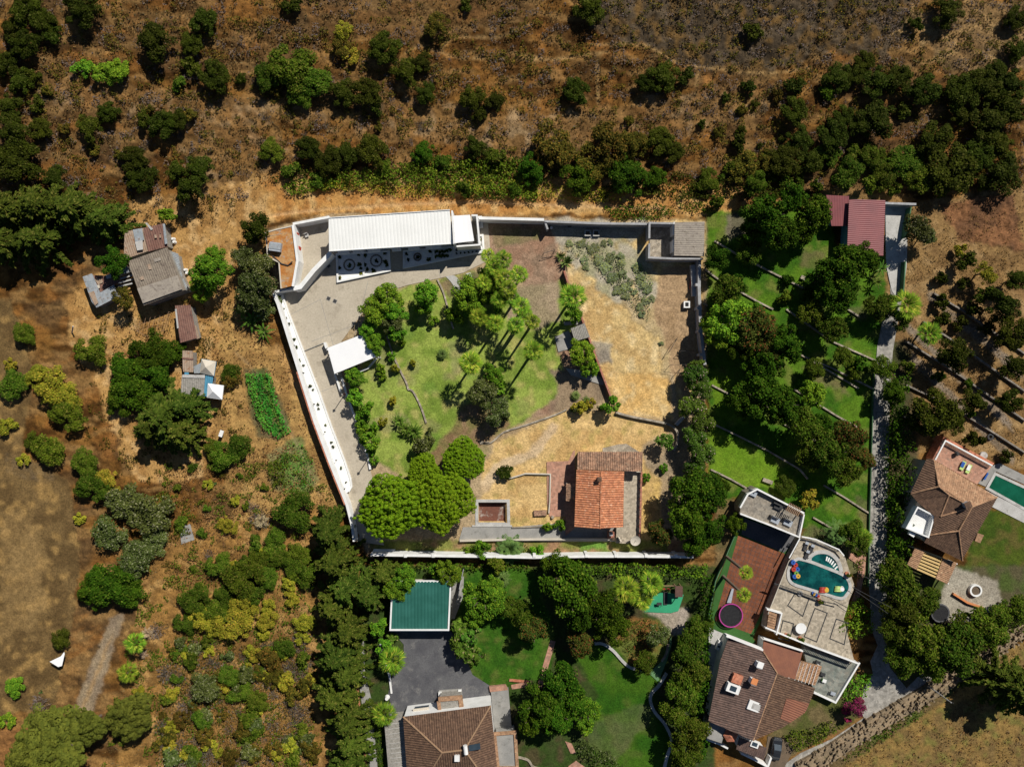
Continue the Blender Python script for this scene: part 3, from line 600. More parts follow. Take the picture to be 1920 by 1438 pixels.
def twig_mesh(name, m, seed, n=260, m2=None):
    rng = np.random.default_rng(seed); d = rdir(n, rng); d[:, 2] = np.abs(d[:, 2]) * .8 + .05; s = rng.uniform(.25, 1, n); p = d * s[:, None] * np.array([1, 1, .7]) * .85
    t = d + rdir(n, rng) * .7; return quads_mesh(name, p, t, rdir(n, rng) + np.array([0, 0, .5]), rng.uniform(.1, .22, n), rng.uniform(.012, .03, n), [MATS[m]])
def tuft_mesh(name, m, seed, n=26):
    rng = np.random.default_rng(seed); a = rng.uniform(0, 6.28, n); el = rng.uniform(.3, 1.3, n); t = np.stack([np.cos(a) * np.cos(el), np.sin(a) * np.cos(el), np.sin(el)], 1)
    return quads_mesh(name, t * .5, t, np.stack([-np.cos(a) * np.sin(el), -np.sin(a) * np.sin(el), np.cos(el)], 1), .5, .09, [MATS[m]])
def trunk_mesh(name, m, seed, limbs=5, spread=.55, base=.07):
    rng = np.random.default_rng(seed); b = MB(); b.tube([(0, 0, 0), (.01, .01, .3), (0, .02, .55)], base, 7, base * .7)
    for k in range(limbs):
        a = 6.28 * k / limbs + rng.normal(0, .3); r_ = spread * rng.uniform(.6, 1); b.tube([(0, .02, .42), (math.cos(a) * r_ * .5, math.sin(a) * r_ * .5, .7), (math.cos(a) * r_, math.sin(a) * r_, .92)], base * .5, 5, base * .15)
    me = bpy.data.meshes.new(name); me.from_pydata(b.v, [], b.f); me.materials.append(MATS[m]); return me
def pole_mesh(name, m):
    b = MB(); b.tube([(0, 0, 0), (.02, 0, .5), (0, 0, 1)], 1.0, 8, .62); me = bpy.data.meshes.new(name); me.from_pydata(b.v, [], b.f); me.materials.append(MATS[m]); return me
PROTO = {}
def protos(kind, fn, n=3): PROTO[kind] = [fn(kind + '_crown', i) for i in range(n)]
for kd, mt, kw in (('dark', 'leaf_dark', {}), ('deep', 'leaf_deep', dict(lobes=30, lr=.28)), ('mid', 'leaf_mid', {}), ('bright', 'leaf_bright', dict(lobes=30, lr=.27)),
                   ('yellow', 'leaf_yellow', dict(lobes=26, lr=.27, leaves=4200)), ('olive', 'leaf_olive', dict(lobes=24, lr=.3, leaves=4800, leaf=.075)), ('bronze', 'leaf_bronze', dict(lobes=26, lr=.24, leaves=3400)),
                   ('oleander', 'leaf_oleander', dict(lobes=26, lr=.28)), ('red', 'leaf_red', dict(lobes=22)), ('broad', 'leaf_broad', dict(lobes=16, leaves=1100, leaf=.2, jit=.5)), ('magenta', 'leaf_magenta', dict(leaves=3000))):
    protos(kd, lambda nm, i, mt=mt, kw=kw, kd=kd: crown_mesh(nm, mt, 100 + i * 7 + len(kd) * 31, **kw))
for kd in ('dark', 'deep', 'mid', 'bright', 'yellow', 'olive', 'bronze', 'magenta', 'broad', 'red', 'oleander'):
    protos('s_' + kd, lambda nm, i, kd=kd: crown_mesh(nm, 'leaf_' + kd, 300 + i * 11 + len(kd), lobes=9, leaves=950, leaf=.17, lr=.4, zs=.8, spread=1.2), 4)
protos('s_weed', lambda nm, i: crown_mesh(nm, 'leaf_weed', 330 + i, lobes=9, leaves=800, leaf=.17, lr=.4, zs=.7, spread=1.25), 4); PROTO['weed'] = PROTO['s_weed']
protos('pine', lambda nm, i: pine_mesh(nm, 'leaf_pine', 40 + i, lobes=430, leaves=40000, leaf=.026, l0=.03, l1=.075)); protos('pine_dull', lambda nm, i: pine_mesh(nm, 'leaf_pine_dull', 50 + i))
protos('conifer', lambda nm, i: conifer_mesh(nm, 'leaf_conifer', 60 + i)); protos('palm', lambda nm, i: palm_mesh(nm, 'leaf_palm', 70 + i))
protos('date', lambda nm, i: feather_mesh(nm, 'leaf_date', 80 + i)); protos('banana', lambda nm, i: feather_mesh(nm, 'leaf_broad', 90 + i, fr=14, broad=True)); protos('grey', lambda nm, i: twig_mesh(nm, 'leaf_grey', 95 + i))
protos('agave', lambda nm, i: tuft_mesh(nm, 'leaf_date', 97 + i)); protos('strelitzia', lambda nm, i: feather_mesh(nm, 'leaf_broad', 130 + i, fr=26, broad=True))
TRUNK = [trunk_mesh('trunk_limbs', 'bark', i) for i in range(3)]; POLE = pole_mesh('palm_trunk', 'bark_palm')
PLANTS = []      # (object, px, py, descriptor, category) for the labels
KI = {  # kind: (name, category, look, group)
 'dark': ('evergreen_tree', 'tree', 'dark olive-green', 'dark evergreen trees'), 'deep': ('broadleaf_tree', 'tree', 'deep green leafy', 'leafy green trees'), 'mid': ('broadleaf_tree', 'tree', 'mid green', 'mid green trees'),
 'bright': ('broadleaf_tree', 'tree', 'bright green', 'bright green trees'), 'yellow': ('fruit_tree', 'tree', 'yellow-green', 'yellow-green trees'), 'olive': ('olive_tree', 'tree', 'grey-green', 'grey-green trees'),
 'bronze': ('broadleaf_tree', 'tree', 'brownish open', 'brownish trees'), 'oleander': ('oleander', 'shrub', 'tall flowering green', 'flowering shrubs in the tall hedge'), 'red': ('flowering_tree', 'tree', 'reddish tinged', 'reddish trees'),
 'broad': ('magnolia_tree', 'tree', 'large-leaved', 'large-leaved trees'), 'magenta': ('bougainvillea', 'shrub', 'magenta flowering', 'magenta flowering shrubs'), 'pine': ('pine_tree', 'tree', 'bright lumpy umbrella', 'umbrella pines'),
 'pine_dull': ('pine_tree', 'tree', 'dull green domed', 'dull green pines'), 'conifer': ('conifer_tree', 'tree', 'feathery olive conifer', 'feathery conifers'), 'palm': ('palm_tree', 'palm', 'fan', 'fan palms'),
 'date': ('palm_tree', 'palm', 'feather-leaved', 'feather palms'), 'banana': ('banana_plant', 'plant', 'broad-bladed', 'banana plants'), 'grey': ('bare_shrub', 'shrub', 'bare grey twiggy', 'bare grey shrubs'), 'weed': ('weed_clump', 'weeds', 'pale grey-green', 'grey-green weeds in the dry yard'), 'agave': ('spiky_plant', 'plant', 'spiky green', 'spiky plants'), 'strelitzia': ('broadleaf_plant', 'plant', 'big-bladed bright green', 'big-bladed plants')}
def size_word(r): return 'tiny' if r < 8 else 'small' if r < 15 else 'medium' if r < 26 else 'large' if r < 42 else 'huge'
def plant(kind, px, py, r, h=None, name=None, cat=None, look=None, group=None, sx=None, dz=0.0):
    """crown centre shows at pixel (px, py) with pixel radius r; the base is found below it"""
    nm, ct, lk, gp = KI[kind]; rm = r / 10 * (1.0 if kind in ('palm', 'pine') else 1.14); sx = sx or random.uniform(.82, 1); v = random.randrange(3); v4 = random.randrange(4); rot = random.uniform(0, 6.28)
    if kind == 'palm': h = h or 6.5; hz = h; rm *= 1.18
    elif kind == 'date': h = h or 2.0; hz = h
    elif kind in ('pine',): h = h or 9; hz = h * .68
    elif kind == 'conifer': h = h or rm * 2.2; hz = h * .45
    elif kind in ('banana', 'grey', 'agave', 'strelitzia', 'dead'): h = h or rm * .9; hz = h * .5
    else: h = h or (rm * 1.95 + 1.0); hz = h * .66
    hug = kind in ('dark', 'mid', 'deep', 'bronze', 'olive', 'bright', 'yellow') and py < 340 and px < 1930 or (px < 640 and py > 560 and kind not in ('conifer', 'pine_dull', 'palm'))
    if hug and kind not in ('pine', 'palm', 'conifer', 'banana', 'date', 'grey', 'agave', 'strelitzia', 'dead', 'pine_dull'): h = rm * 1.5 + .3; hz = h * .45
    g = G(px, py, hz); rm = rm * (H - hz) / H; g.z += dz - .08
    small = r < 20 and ('s_' + kind) in PROTO; me = PROTO['s_' + kind][v4] if small else PROTO[kind][v]
    lk = look or lk; ct = cat or (('bush' if ct == 'tree' else ct) if r < 16 else ct); nm = name or (('bush' if nm.endswith('tree') and kind not in ('palm', 'date') else nm) if r < 16 else nm)
    mesh_only = kind in ('grey', 'agave', 'banana', 'date', 'strelitzia', 'dead') and h < 3 or r < 16 and kind != 'palm'
    if mesh_only:
        o = bpy.data.objects.new(nm, me); o.location = g; o.rotation_euler.z = rot
        if kind in ('grey', 'agave'): o.scale = (rm, rm, rm)
        elif kind in ('date', 'banana', 'strelitzia', 'dead'): o.scale = (rm, rm, rm); o.location.z += h * .35
        else: o.scale = (rm, rm * sx, h * .62); o.location.z += h * .25
        COL.objects.link(o); root = o
    else:
        root = empty(nm, g); root.rotation_euler.z = 0
        tr = bpy.data.objects.new('trunk', POLE if kind in ('palm', 'date') else TRUNK[v]); COL.objects.link(tr); tr.parent = root
        cr = bpy.data.objects.new('crown' if kind not in ('palm', 'date') else 'fronds', me); COL.objects.link(cr); cr.parent = root; cr.rotation_euler.z = rot
        if kind == 'palm': tr.scale = (.17 + .012 * h, .17 + .012 * h, h); cr.location.z = h; cr.scale = (rm,) * 3
        elif kind == 'date': tr.scale = (.3, .3, h); cr.location.z = h; cr.scale = (rm,) * 3
        elif kind == 'conifer': tr.scale = (rm * .6, rm * .6, h * .7); cr.location.z = h * .1; cr.scale = (rm * 1.02, rm * 1.02 * sx, h * .58)
        elif kind == 'pine': tr.scale = (rm * .55, rm * .55, h * .8); cr.location.z = h * .55; cr.scale = (rm * .98, rm * .98 * sx, rm * .85)
        else: tr.scale = (rm, rm, h * .75); tr.scale = (rm * .55, rm * .55, h * .42) if hug else tr.scale; cr.location.z = h * (.26 if hug else .5); cr.scale = (rm * .97, rm * .97 * sx, h * .55)
    PLANTS.append((root, px, py, size_word(r), lk, nm, ct, group or gp)); return root
def leafmass(name, m, pts, h, density, leaf, *, clump=0,  label=None, cat=None, group=None, kind=None, wd=None, hn=.35, lump=1.2, px=True):
    """clipped hedge, creeper or vine row: leaves spread over a lumpy body above a pixel polygon (or polyline with width wd in m)"""
    rng = np.random.default_rng(abs(hash(name + str(pts[0]))) % 9999 if 0 else int(pts[0][0] * 7 + pts[0][1] * 3) % 9973)
    if wd:
        L = [G(x, y, h * .7) for x, y in pts]; S = [(L[i + 1] - L[i]).length for i in range(len(L) - 1)]; n = int(sum(S) * wd * density); pr = np.array(S) / sum(S)
        k = rng.choice(len(S), n, p=pr); q = rng.random(n); A = np.array([tuple(p) for p in L]); D = A[k + 1] - A[k]; nrm = np.stack([-D[:, 1], D[:, 0]], 1); nrm /= np.linalg.norm(nrm, axis=1, keepdims=True)
        o_ = rng.uniform(-1, 1, n); w_ = wd / 2 * (.75 + .5 * vnoise(A[k, 0] + q * D[:, 0], A[k, 1] + q * D[:, 1], 4)); xy = A[k, :2] + D[:, :2] * q[:, None] + nrm * (o_ * w_)[:, None]; edge = 1 - np.abs(o_) ** 4
    else:
        Q = np.array([tuple(G(x, y, h * .7))[:2] for x, y in pts]); lo = Q.min(0); hi = Q.max(0); n = int(np.prod(hi - lo) * density); xy = rng.uniform(lo, hi, (n, 2))
        xy_w = xy + np.stack([fbm(xy[:, 0], xy[:, 1], 4) - .5, fbm(xy[:, 0], xy[:, 1], 8) - .5], 1) * 1.2; keep = in_poly(xy_w[:, 0], xy_w[:, 1], Q.tolist()); cf = fbm(xy[:, 0] / 1.7, xy[:, 1] / 1.4, 55 + int(density), 3); keep &= (cf > clump) if clump else True; xy = xy[keep]; n = len(xy); edge = np.clip((cf[keep] - clump) / .08, 0, 1) if clump else np.ones(n)
    f = fbm(xy[:, 0] / lump, xy[:, 1] / lump, 14, 3); f = np.clip((f - .25) * 2, 0, 1); top = h * (1 - hn + hn * 2 * (f - .5)) * (.35 + .65 * edge); s = 1 - rng.random(n) ** 2.2 * .8
    z = gz(xy[:, 0], xy[:, 1]) + top * s; e = .15
    g1 = (fbm((xy[:, 0] + e) / lump, xy[:, 1] / lump, 14, 3) - f * 0) ; gx_ = (fbm((xy[:, 0] + e) / lump, xy[:, 1] / lump, 14, 3) - fbm((xy[:, 0] - e) / lump, xy[:, 1] / lump, 14, 3)) / (2 * e) * h * hn * 4
    gy_ = (fbm(xy[:, 0] / lump, (xy[:, 1] + e) / lump, 14, 3) - fbm(xy[:, 0] / lump, (xy[:, 1] - e) / lump, 14, 3)) / (2 * e) * h * hn * 4
    nn = np.stack([-gx_, -gy_, np.ones(n)], 1); nn /= np.linalg.norm(nn, axis=1, keepdims=True); nn = nn * .6 + rdir(n, rng) * .5
    p = np.stack([xy[:, 0], xy[:, 1], z], 1); org = np.array([p[:, 0].mean(), p[:, 1].mean(), p[:, 2].min()]); sz = leaf * rng.uniform(.6, 1.3, n)
    me = quads_mesh(name, p - org, np.cross(nn, rdir(n, rng)), nn, sz * .6, sz * .42, [MATS[m]]); o = bpy.data.objects.new(name, me); o.location = org; COL.objects.link(o)
    return tag(o, label, cat, group, kind)
# ---------------------------------------------------------------- buildings
def Ws(pts, z=0.0): return [P(x, y, z) for x, y in pts]
def cen(pts, z=0.0): v = Ws(pts, z); c = sum(v, Vector()) / len(v); return Vector((c.x, c.y, 0))
def slab(name, pts, m, z1, z0=-.3, parent=None, sm_=0, zr=None, **k):
    """flat sheet or block whose top outline shows at these pixels"""
    q = smooth_line(pts + [pts[0]], sm_)[:-1] if sm_ else pts
    return MB().prism(Ws(q, z1), z0, z1).build(name, M[m], parent, **k)
def wall(name, pts, wd, h, m, z0=0, parent=None, sm_=0, closed=False, cop=None, ground=False, **k):
    q = smooth_line(pts, sm_) if sm_ else pts
    if ground:
        w_ = [G(x, y, h) for x, y in q]; b = MB().strip(w_, wd, lambda x, y: float(gz(x, y)) - .2, lambda x, y: float(gz(x, y)) + h, closed)
    else: b = MB().strip(Ws(q, h), wd, z0 - .1, h, closed)
    if cop is None: return b.build(name, M[m], parent, **k)
    root = empty(name, cen(q, h), k.get('label'), k.get('cat'), k.get('group')) if parent is None else parent
    b.build('wall_body', M[m], root); MB().strip(Ws(q, h + .06), wd + .08, h + .003, h + .07, closed).build('coping', M[cop], root); return root
def multi(name, label, cat, loc, group=None): return empty(name, loc, label, cat, group)
def line3(a, b, n): return [a + (b - a) * (i / n) for i in range(n + 1)]
# --- concrete court and drive of the estate
slab('driveway', [(514, 551), (556, 541), (560, 545), (616, 482), (617, 411), (900, 405), (915, 420), (921, 486), (868, 512), (846, 517), (818, 523), (763, 535), (745, 541), (700, 560), (640, 640), (641, 700), (654, 750), (690, 860), (700, 905), (696, 960), (720, 1022), (668, 1015), (652, 950), (620, 870), (590, 790), (563, 705), (538, 625)], 'concrete', .03, kind='structure')
slab('courtyard', [(552, 420), (616, 411), (616, 482), (562, 540), (556, 536), (562, 492)], 'concrete', .045, kind='structure')
slab('walkway', [(748, 500), (905, 466), (922, 487), (845, 516), (760, 535), (735, 520)], 'paving_tan', .036, kind='structure') if 0 else None
slab('garden_path', [(836, 519), (852, 517), (862, 528), (866, 545), (863, 562), (857, 567), (855, 548), (848, 532)], 'concrete_pale', .05, sm_=3, kind='structure')
slab('stepping_stone', [(873, 513), (882, 511), (885, 519), (876, 521)], 'concrete_pale', .05, label='pale stepping slab in the flower border beside the white curved path', cat='stepping stone')
for k, (x, y) in enumerate(((616, 499), (616, 560), (628, 565))):
    root = multi('drain_cover', ['square dark drain cover beside the white garden beds', 'left of the two drain covers in the middle of the concrete court', 'right of the two drain covers in the middle of the concrete court'][k], 'drain cover', P(x, y, .03), 'drain covers in the concrete court')
    MB().box(P(x, y, 0), .75, .75, .03, .055, R(-25 if k else 45)).build('frame', M['concrete_grey'], root); MB().box(P(x, y, 0), .6, .6, .056, .07, R(-25 if k else 45)).build('grate', M['dark_metal'], root)
for q in ([(600, 560), (640, 700)], [(690, 528), (662, 640)], [(585, 640), (690, 600)], [(815, 478), (826, 522)], [(600, 735), (648, 718)], [(545, 590), (600, 562)]): MB().strip(Ws(q, .034), .07, 0, .035).build('paving_joint', M['concrete_grey'], kind='structure')
MB().prism(Ws([(586, 650), (596, 647), (640, 760), (634, 762)], .033), 0, .0335).build('tyre_stain', M['paving_tan'], kind='structure') if 0 else None
# --- long white villa
root = multi('villa', 'long white villa with a ribbed white metal roof and garden beds along its front', 'house', cen([(616, 409), (844, 394), (849, 457), (617, 471)], 4))
ev = [P(616, 409, 5.4), P(844, 394, 5.4), P(849, 457, 4.7), P(617, 471, 4.7)]
MB().roof(ev, .62, .025, eave=(3, 2), thick=.15).build('roof', M['white_roof'], root)
MB().tube([ev[0] + Vector((0, 0, .08)), ev[1] + Vector((0, 0, .08))], .09).tube([ev[3] + Vector((0, -.02, .02)), ev[2] + Vector((0, -.02, .02))], .1).build('gutter', M['white_paint'], root)
body = inset([(p.x, p.y) for p in ev], .55); b = MB().prism(body, 0, lambda x, y: 4.5 + (y - body[3].y) * .09); b.build('wall', M['white_paint'], root)
MB().prism(Ws([(846, 395), (849, 395), (853.5, 456), (850, 458)], 5.6), 0, 5.6).build('parapet', M['white_paint'], root)
ann = [(850, 405), (883, 403), (889, 452), (854, 456)]
MB().roof([P(*ann[0], 4.5), P(*ann[1], 4.5), P(*ann[2], 4.4), P(*ann[3], 4.4)], .9, .012, eave=(3, 2)).build('annex_roof', M['white_cloth'], root)
MB().prism(inset(Ws(ann, 4.4), .3), 0, 4.2).build('annex_wall', M['white_paint'], root)
MB().strip(Ws([(884, 404), (894, 404), (899, 459), (856, 462)], 4.0), .3, 0, 4.0).build('parapet', M['white_paint'], root)
fr = [P(617, 471, 3.7), P(849, 457, 3.7)]; fy = [body[3], body[2]] if body[3].y < body[0].y else [body[0], body[1]]
fa, fb = Vector((*sorted(body, key=lambda p: (p.y, 0))[0], 0)), None
bl = sorted(body, key=lambda p: p.x)[:2]; br = sorted(body, key=lambda p: -p.x)[:2]; fa = min(bl, key=lambda p: p.y); fb = min(br, key=lambda p: p.y)
fa = Vector((fa.x, fa.y, 0)); fb = Vector((fb.x, fb.y, 0)); fd = (fb - fa).normalized(); fn = Vector((fd.y, -fd.x, 0)); fl = (fb - fa).length; fang = math.atan2(fd.y, fd.x)
for t_, wdw in ((.07, 1.6), (.2, 1.6), (.335, 1.8), (.53, 1.2), (.68, 1.6), (.85, 2.4)):
    c = fa + fd * (fl * t_)
    if t_ == .53:
        d_ = MB().box(c + fn * .04, 1.1, .1, .05, 2.15, fang).build('door', M['glass'], root); MB().box(c + fn * .11 + fd * .4, .06, .06, 1.0, 1.2, fang).build('handle', M['dark_metal'], d_)
    else:
        w_ = MB().box(c + fn * .03, wdw, .08, .9, 2.1, fang).build('window', M['glass'], root); MB().box(c + fn * .12, wdw + .2, .22, .82, .897, fang).build('sill', M['white_paint'], w_)
    MB().box(c + fn * .45, wdw + .5, .9, 2.35, 2.45, fang).build('awning', M['white_paint'], root)
# --- west wing with the rusty flat roof
root = multi('flat_roof_wing', 'low wing with a rust-brown flat roof and a white courtyard wall at the west end', 'house', cen([(500, 432), (548, 424), (555, 490), (530, 541)], 3))
wg = [(499, 435), (547, 423), (556, 488), (548, 536), (528, 541), (524, 492), (503, 480)]
MB().prism(Ws(wg, 3.0), 2.8, 3.0).build('roof', M['roof_brown'], root); MB().prism(inset(Ws(wg, 2.79), .2), 0, 2.79).build('wall', M['wall_grey'], root)
MB().strip(Ws([(527, 541), (523, 492), (502, 481), (498, 436), (520, 430), (547, 424)], 3.12), .22, 3.002, 3.12).build('roof_edge', M['wall_cream'], root)
fw = [(549, 422), (557.5, 489), (549, 537)]
MB().strip(Ws(fw, 3.3), .45, 0, 3.3).build('parapet', M['white_paint'], root)
for k, (x, y) in enumerate(((556, 442), (560, 468))):
    d_ = MB().box(P(x - .6, y, 2.0) + Vector((-.12, 0, 0)), .55, 1.25, .8, 2.2, R(-7)).build('window', M['red_paint'], root, label='red shuttered window')
for (x, y, a, b_) in ((514, 441, 30, 6), (512, 452, 5, 18)): MB().box(P(x, y, 3.05), a / 10, .05, 3.002, 3.06, R(12)).build('seam', M['wall_cream'], root)
root = multi('water_tank', 'grey plastic box tank tilted on the rust-brown flat roof', 'water tank', P(517, 464, 3.0))
MB().box(P(516, 463, 3.9), 2.1, 1.6, 3.25, 4.0, R(-8)).build('tank', M['grey_plastic'], root); MB().box(P(515, 462, 4.1), 2.25, 1.0, 4.002, 4.07, R(-8)).build('lid', M['tin_blue'], root)
b = MB()
for dx in (-.8, .8):
    for dy in (-.6, .6): b.box(P(516, 463, 3) + Vector((dx, dy, 0)), .1, .1, 3.0, 3.26)
b.build('stand', M['dark_metal'], root)
MB().tube([P(511, 480, 3.05), P(528, 495, 3.1), P(540, 498, 3.1), P(548, 491, 3.4)], .12).build('drain_pipe', M['dark_metal'], label='dark drain pipe crossing the rust-brown flat roof', cat='pipe')
wall('boundary_wall', [(549, 420), (617, 407)], .45, 2.6, 'white_paint', label='white wall closing the back of the small courtyard', cat='wall')
wall('boundary_wall', [(620, 474), (588, 507), (563, 538), (550, 541)], .8, 2.9, 'white_paint', label='diagonal white wall between the small courtyard and the concrete court', cat='wall')
wall('boundary_wall', [(513, 548), (530, 544), (556, 540)], .4, 2.2, 'white_paint', label='short white wall below the rust-brown flat roof', cat='wall')
root = multi('bench', 'pale stone bench against the diagonal white courtyard wall', 'bench', P(586, 516, 0)); MB().box(P(586, 516, .5), 2.0, .7, .42, .5, R(48)).build('seat', M['wall_cream'], root)
for d_ in (-.7, .7): MB().box(P(586, 516, .4) + Vector((d_ * .67, d_ * .74, 0)), .2, .6, .04, .42, R(48)).build('leg', M['wall_cream'], root)
root = multi('garden_chair', 'pale garden chair in the shaded corner of the small courtyard', 'chair', P(575, 441, 0)); MB().box(P(575, 441, .45), .7, .7, .4, .46, R(20)).build('seat', M['concrete_pale'], root)
MB().box(P(573, 438, .7) , .7, .08, .462, .95, R(20)).build('backrest', M['concrete_pale'], root)
for dx, dy in ((-.28, -.28), (.28, -.28), (-.28, .28), (.28, .28)): MB().box(P(575, 441, 0) + Vector((dx, dy, 0)), .06, .06, .03, .4).build('leg', M['concrete_pale'], root)
# --- white garden beds in front of the villa
def bed(pts, label, divs=(), circles=(), h=.45, w_=.35):
    root = multi('garden_bed', label, 'garden bed', cen(pts), 'white edged garden beds')
    MB().strip(Ws(pts, h), w_, 0, h, True).build('border_wall', M['white_paint'], root)
    MB().prism(inset(Ws(pts, .2), .1), .06, .12).build('gravel', M['white_gravel'], root)
    for a, b_ in divs: MB().strip(Ws([a, b_], h - .02), w_ * .9, .121, h - .02).build('divider', M['white_paint'], root)
    for cx, cy, r in circles:
        c = P(cx, cy, .2); b = MB()
        for k in range(18):
            a = 6.283 * k / 18; b.box(c + Vector((math.cos(a) * r, math.sin(a) * r, 0)), .3, .24, .121, .34, a + 1.57)
        b.build('stone_ring', M['stone_dark'], root)
        q = plant('dark', cx, cy, 4.2, .8, dz=.1, name='clipped_bush', cat='bush', look='dark clipped', group='bushes in the stone rings');
bed([(631, 477), (729, 471), (731, 507), (633, 528)], 'white garden bed with two rings of dark stones, left of the front path', [((680, 475), (682, 517))], [(655, 497, 1.0), (705.5, 489, 1.05)])
bed([(757, 471), (848, 463), (900, 460), (907, 472), (757, 502)], 'long tapering white garden bed with one stone ring and herbs', [((813, 467), (813, 490)), ((851, 464), (851, 482))], [(783, 482, .65)])
bed([(895, 442), (905, 441), (907, 470), (899, 472)], 'small white planter at the right end of the villa front', h=.5)
bed([(893, 408), (902, 407), (904, 425), (895, 427)], 'small white planter in the corner beyond the villa annex', h=.5)
random.seed(3)
for (x, y) in ((636, 482), (672, 478), (636, 502), (673, 496), (636, 522), (676, 503), (684, 478), (721, 475), (684, 496), (722, 491), (700, 507), (688, 505), (725, 497), (762, 476), (765, 487), (806, 471), (804, 486)):
    plant('dark', x, y, random.uniform(3, 5), .7, dz=.1, name='flowerbed_plant', cat='plant', look='little dark', group='little plants in the white garden beds')
for k in range(9): plant('mid', 819 + (k % 5) * 6, 472 + (k // 5) * 9 - (k % 5) * .8, 4, .8, dz=.1, name='herb_plant', cat='plant', look='leafy green', group='herbs in the long white bed')
for k in range(12): plant('dark', 856 + (k % 6) * 7.5, 469 + (k // 6) * 6 - (k % 6) * .7, 2, .5, dz=.1, name='flowerbed_plant', cat='plant', look='little dark', group='little plants in the white garden beds')
plant('yellow', 899, 449, 4, .7); plant('mid', 897, 460, 5, 1.2); plant('yellow', 676, 512, 4, .6); plant('yellow', 637, 520, 3, .6)
# --- white gravel strip along the west wall, with plants and lamps
W_OUT = [(512, 549), (521, 570), (538, 625), (563, 705), (590, 790), (620, 870), (650, 945), (660, 985), (664, 1015)]
wall('boundary_wall', W_OUT, .5, 2.4, 'white_paint', label='long white west wall along the gravel strip', cat='wall')
MB().strip([p + Vector((-.38, -.13, 0)) for p in Ws([(560, 696), (590, 790), (620, 870), (650, 945)], 2.4)], .22, -.1, 2.36).build('wall_capping', M['coping'], label='thin terracotta band on the outer side of the white west wall', cat='wall band')
STR = [(516, 553), (528, 549), (540, 585), (572, 668), (598, 735), (622, 803), (645, 862), (658, 900), (659, 915), (654, 922), (645, 925), (622, 868), (592, 788), (565, 703), (540, 624), (523, 570)]
root = multi('gravel_bed', 'long narrow white gravel bed along the west boundary wall', 'garden bed', cen(STR)); MB().prism(Ws(STR, .5), 0, .42).build('gravel', M['white_gravel'], root)
MB().strip(Ws([(528, 550), (540, 585), (572, 668), (598, 735), (622, 803), (645, 862), (657, 898), (659, 913), (654, 922)], .55), .25, 0, .55).build('border_wall', M['white_paint'], root)
for k, (x, y) in enumerate(((532, 580), (537, 597), (543, 607), (541, 612), (552, 637), (557, 651), (563, 675), (570, 685), (582, 724), (588, 731), (597, 758), (598, 766), (611, 797), (622, 829), (625, 837), (640, 877), (649, 904), (525, 556))):
    plant('dark' if k % 3 else 'mid', x, y, random.uniform(2.2, 3.4), .7, dz=.45, name='gravel_plant', cat='plant', look='small round', group='little plants in the west gravel bed')
LAMPS = ((534, 597), (554, 648), (571, 699), (591, 757), (611, 809), (632, 862), (648, 915))
for k, (x, y) in enumerate(LAMPS):
    c = P(x, y, .4); root = multi('garden_lamp', '%s small dark garden lamp from the top of the long white gravel bed' % ['first', 'second', 'third', 'fourth', 'fifth', 'sixth', 'seventh'][k], 'lamp', c, 'lamps in the west gravel bed')
    MB().tube([c, c + Vector((0, 0, .9))], .04).build('post', M['dark_metal'], root); MB().cyl((c.x, c.y), .14, 1.3, 1.45, 10, .05).build('lamp_head', M['dark_metal'], root)
wall('curb_wall', [(640, 708), (654, 752), (672, 800), (691, 862), (694, 880)], .35, .5, 'white_paint', label='low white wall between the driveway and the lawn', cat='wall')
for k, (x, y) in enumerate(((647, 737), (693, 855))):
    c = P(x, y, .5); root = multi('street_lamp', ['dark lamp post on the low white wall beside the driveway', 'lamp post at the lower end of the low white wall'][k], 'lamp', c, 'lamp posts by the driveway'); MB().tube([c, c + Vector((0, 0, 3.6))], .07).build('post', M['dark_metal'], root); MB().cyl((c.x, c.y), .28, 4.1, 4.4, 10, .12).build('lamp_head', M['dark_metal'], root)
# --- carport
root = multi('carport', 'flat white carport roof on posts beside the lawn', 'carport', cen([(609, 655), (680, 627), (706, 670), (627, 702)]))
cp = [P(610, 654, 3.0), P(679, 627, 3.0), P(705, 669, 2.7), P(627, 701, 2.7)]
MB().roof(cp, 2.4, .01, eave=(3, 2), thick=.1).build('roof', M['white_cloth'], root); MB().strip([(p.x, p.y) for p in cp], .14, 2.55, 2.66, True).build('frame', M['dark_metal'], root)
for p in [cp[0], cp[1], cp[2], cp[3], (cp[0] + cp[3]) / 2]: MB().box(p * .985, .16, .16, .03, 2.55).build('post', M['white_paint'], root)
wall('curb_wall', [(608, 642), (613, 657)], .35, 1.2, 'white_paint', label='short white wall stub at the top corner of the carport', cat='wall')
wall('curb_wall', [(570, 658), (607, 643)], .12, .25, 'concrete_grey', label='thin grey threshold across the drive above the carport', cat='threshold')
wall('curb_wall', [(627, 700), (634, 720), (640, 740)], .3, .6, 'white_paint', label='low white wall below the left corner of the carport', cat='wall')
wall('curb_wall', [(706, 672), (690, 690), (660, 702)], .3, .6, 'white_paint', label='low white wall below the right corner of the carport', cat='wall')
wall('terracotta_bench', [(645, 739), (658, 733)], .4, .45, 'coping', label='short terracotta bench beside the low white wall', cat='bench')
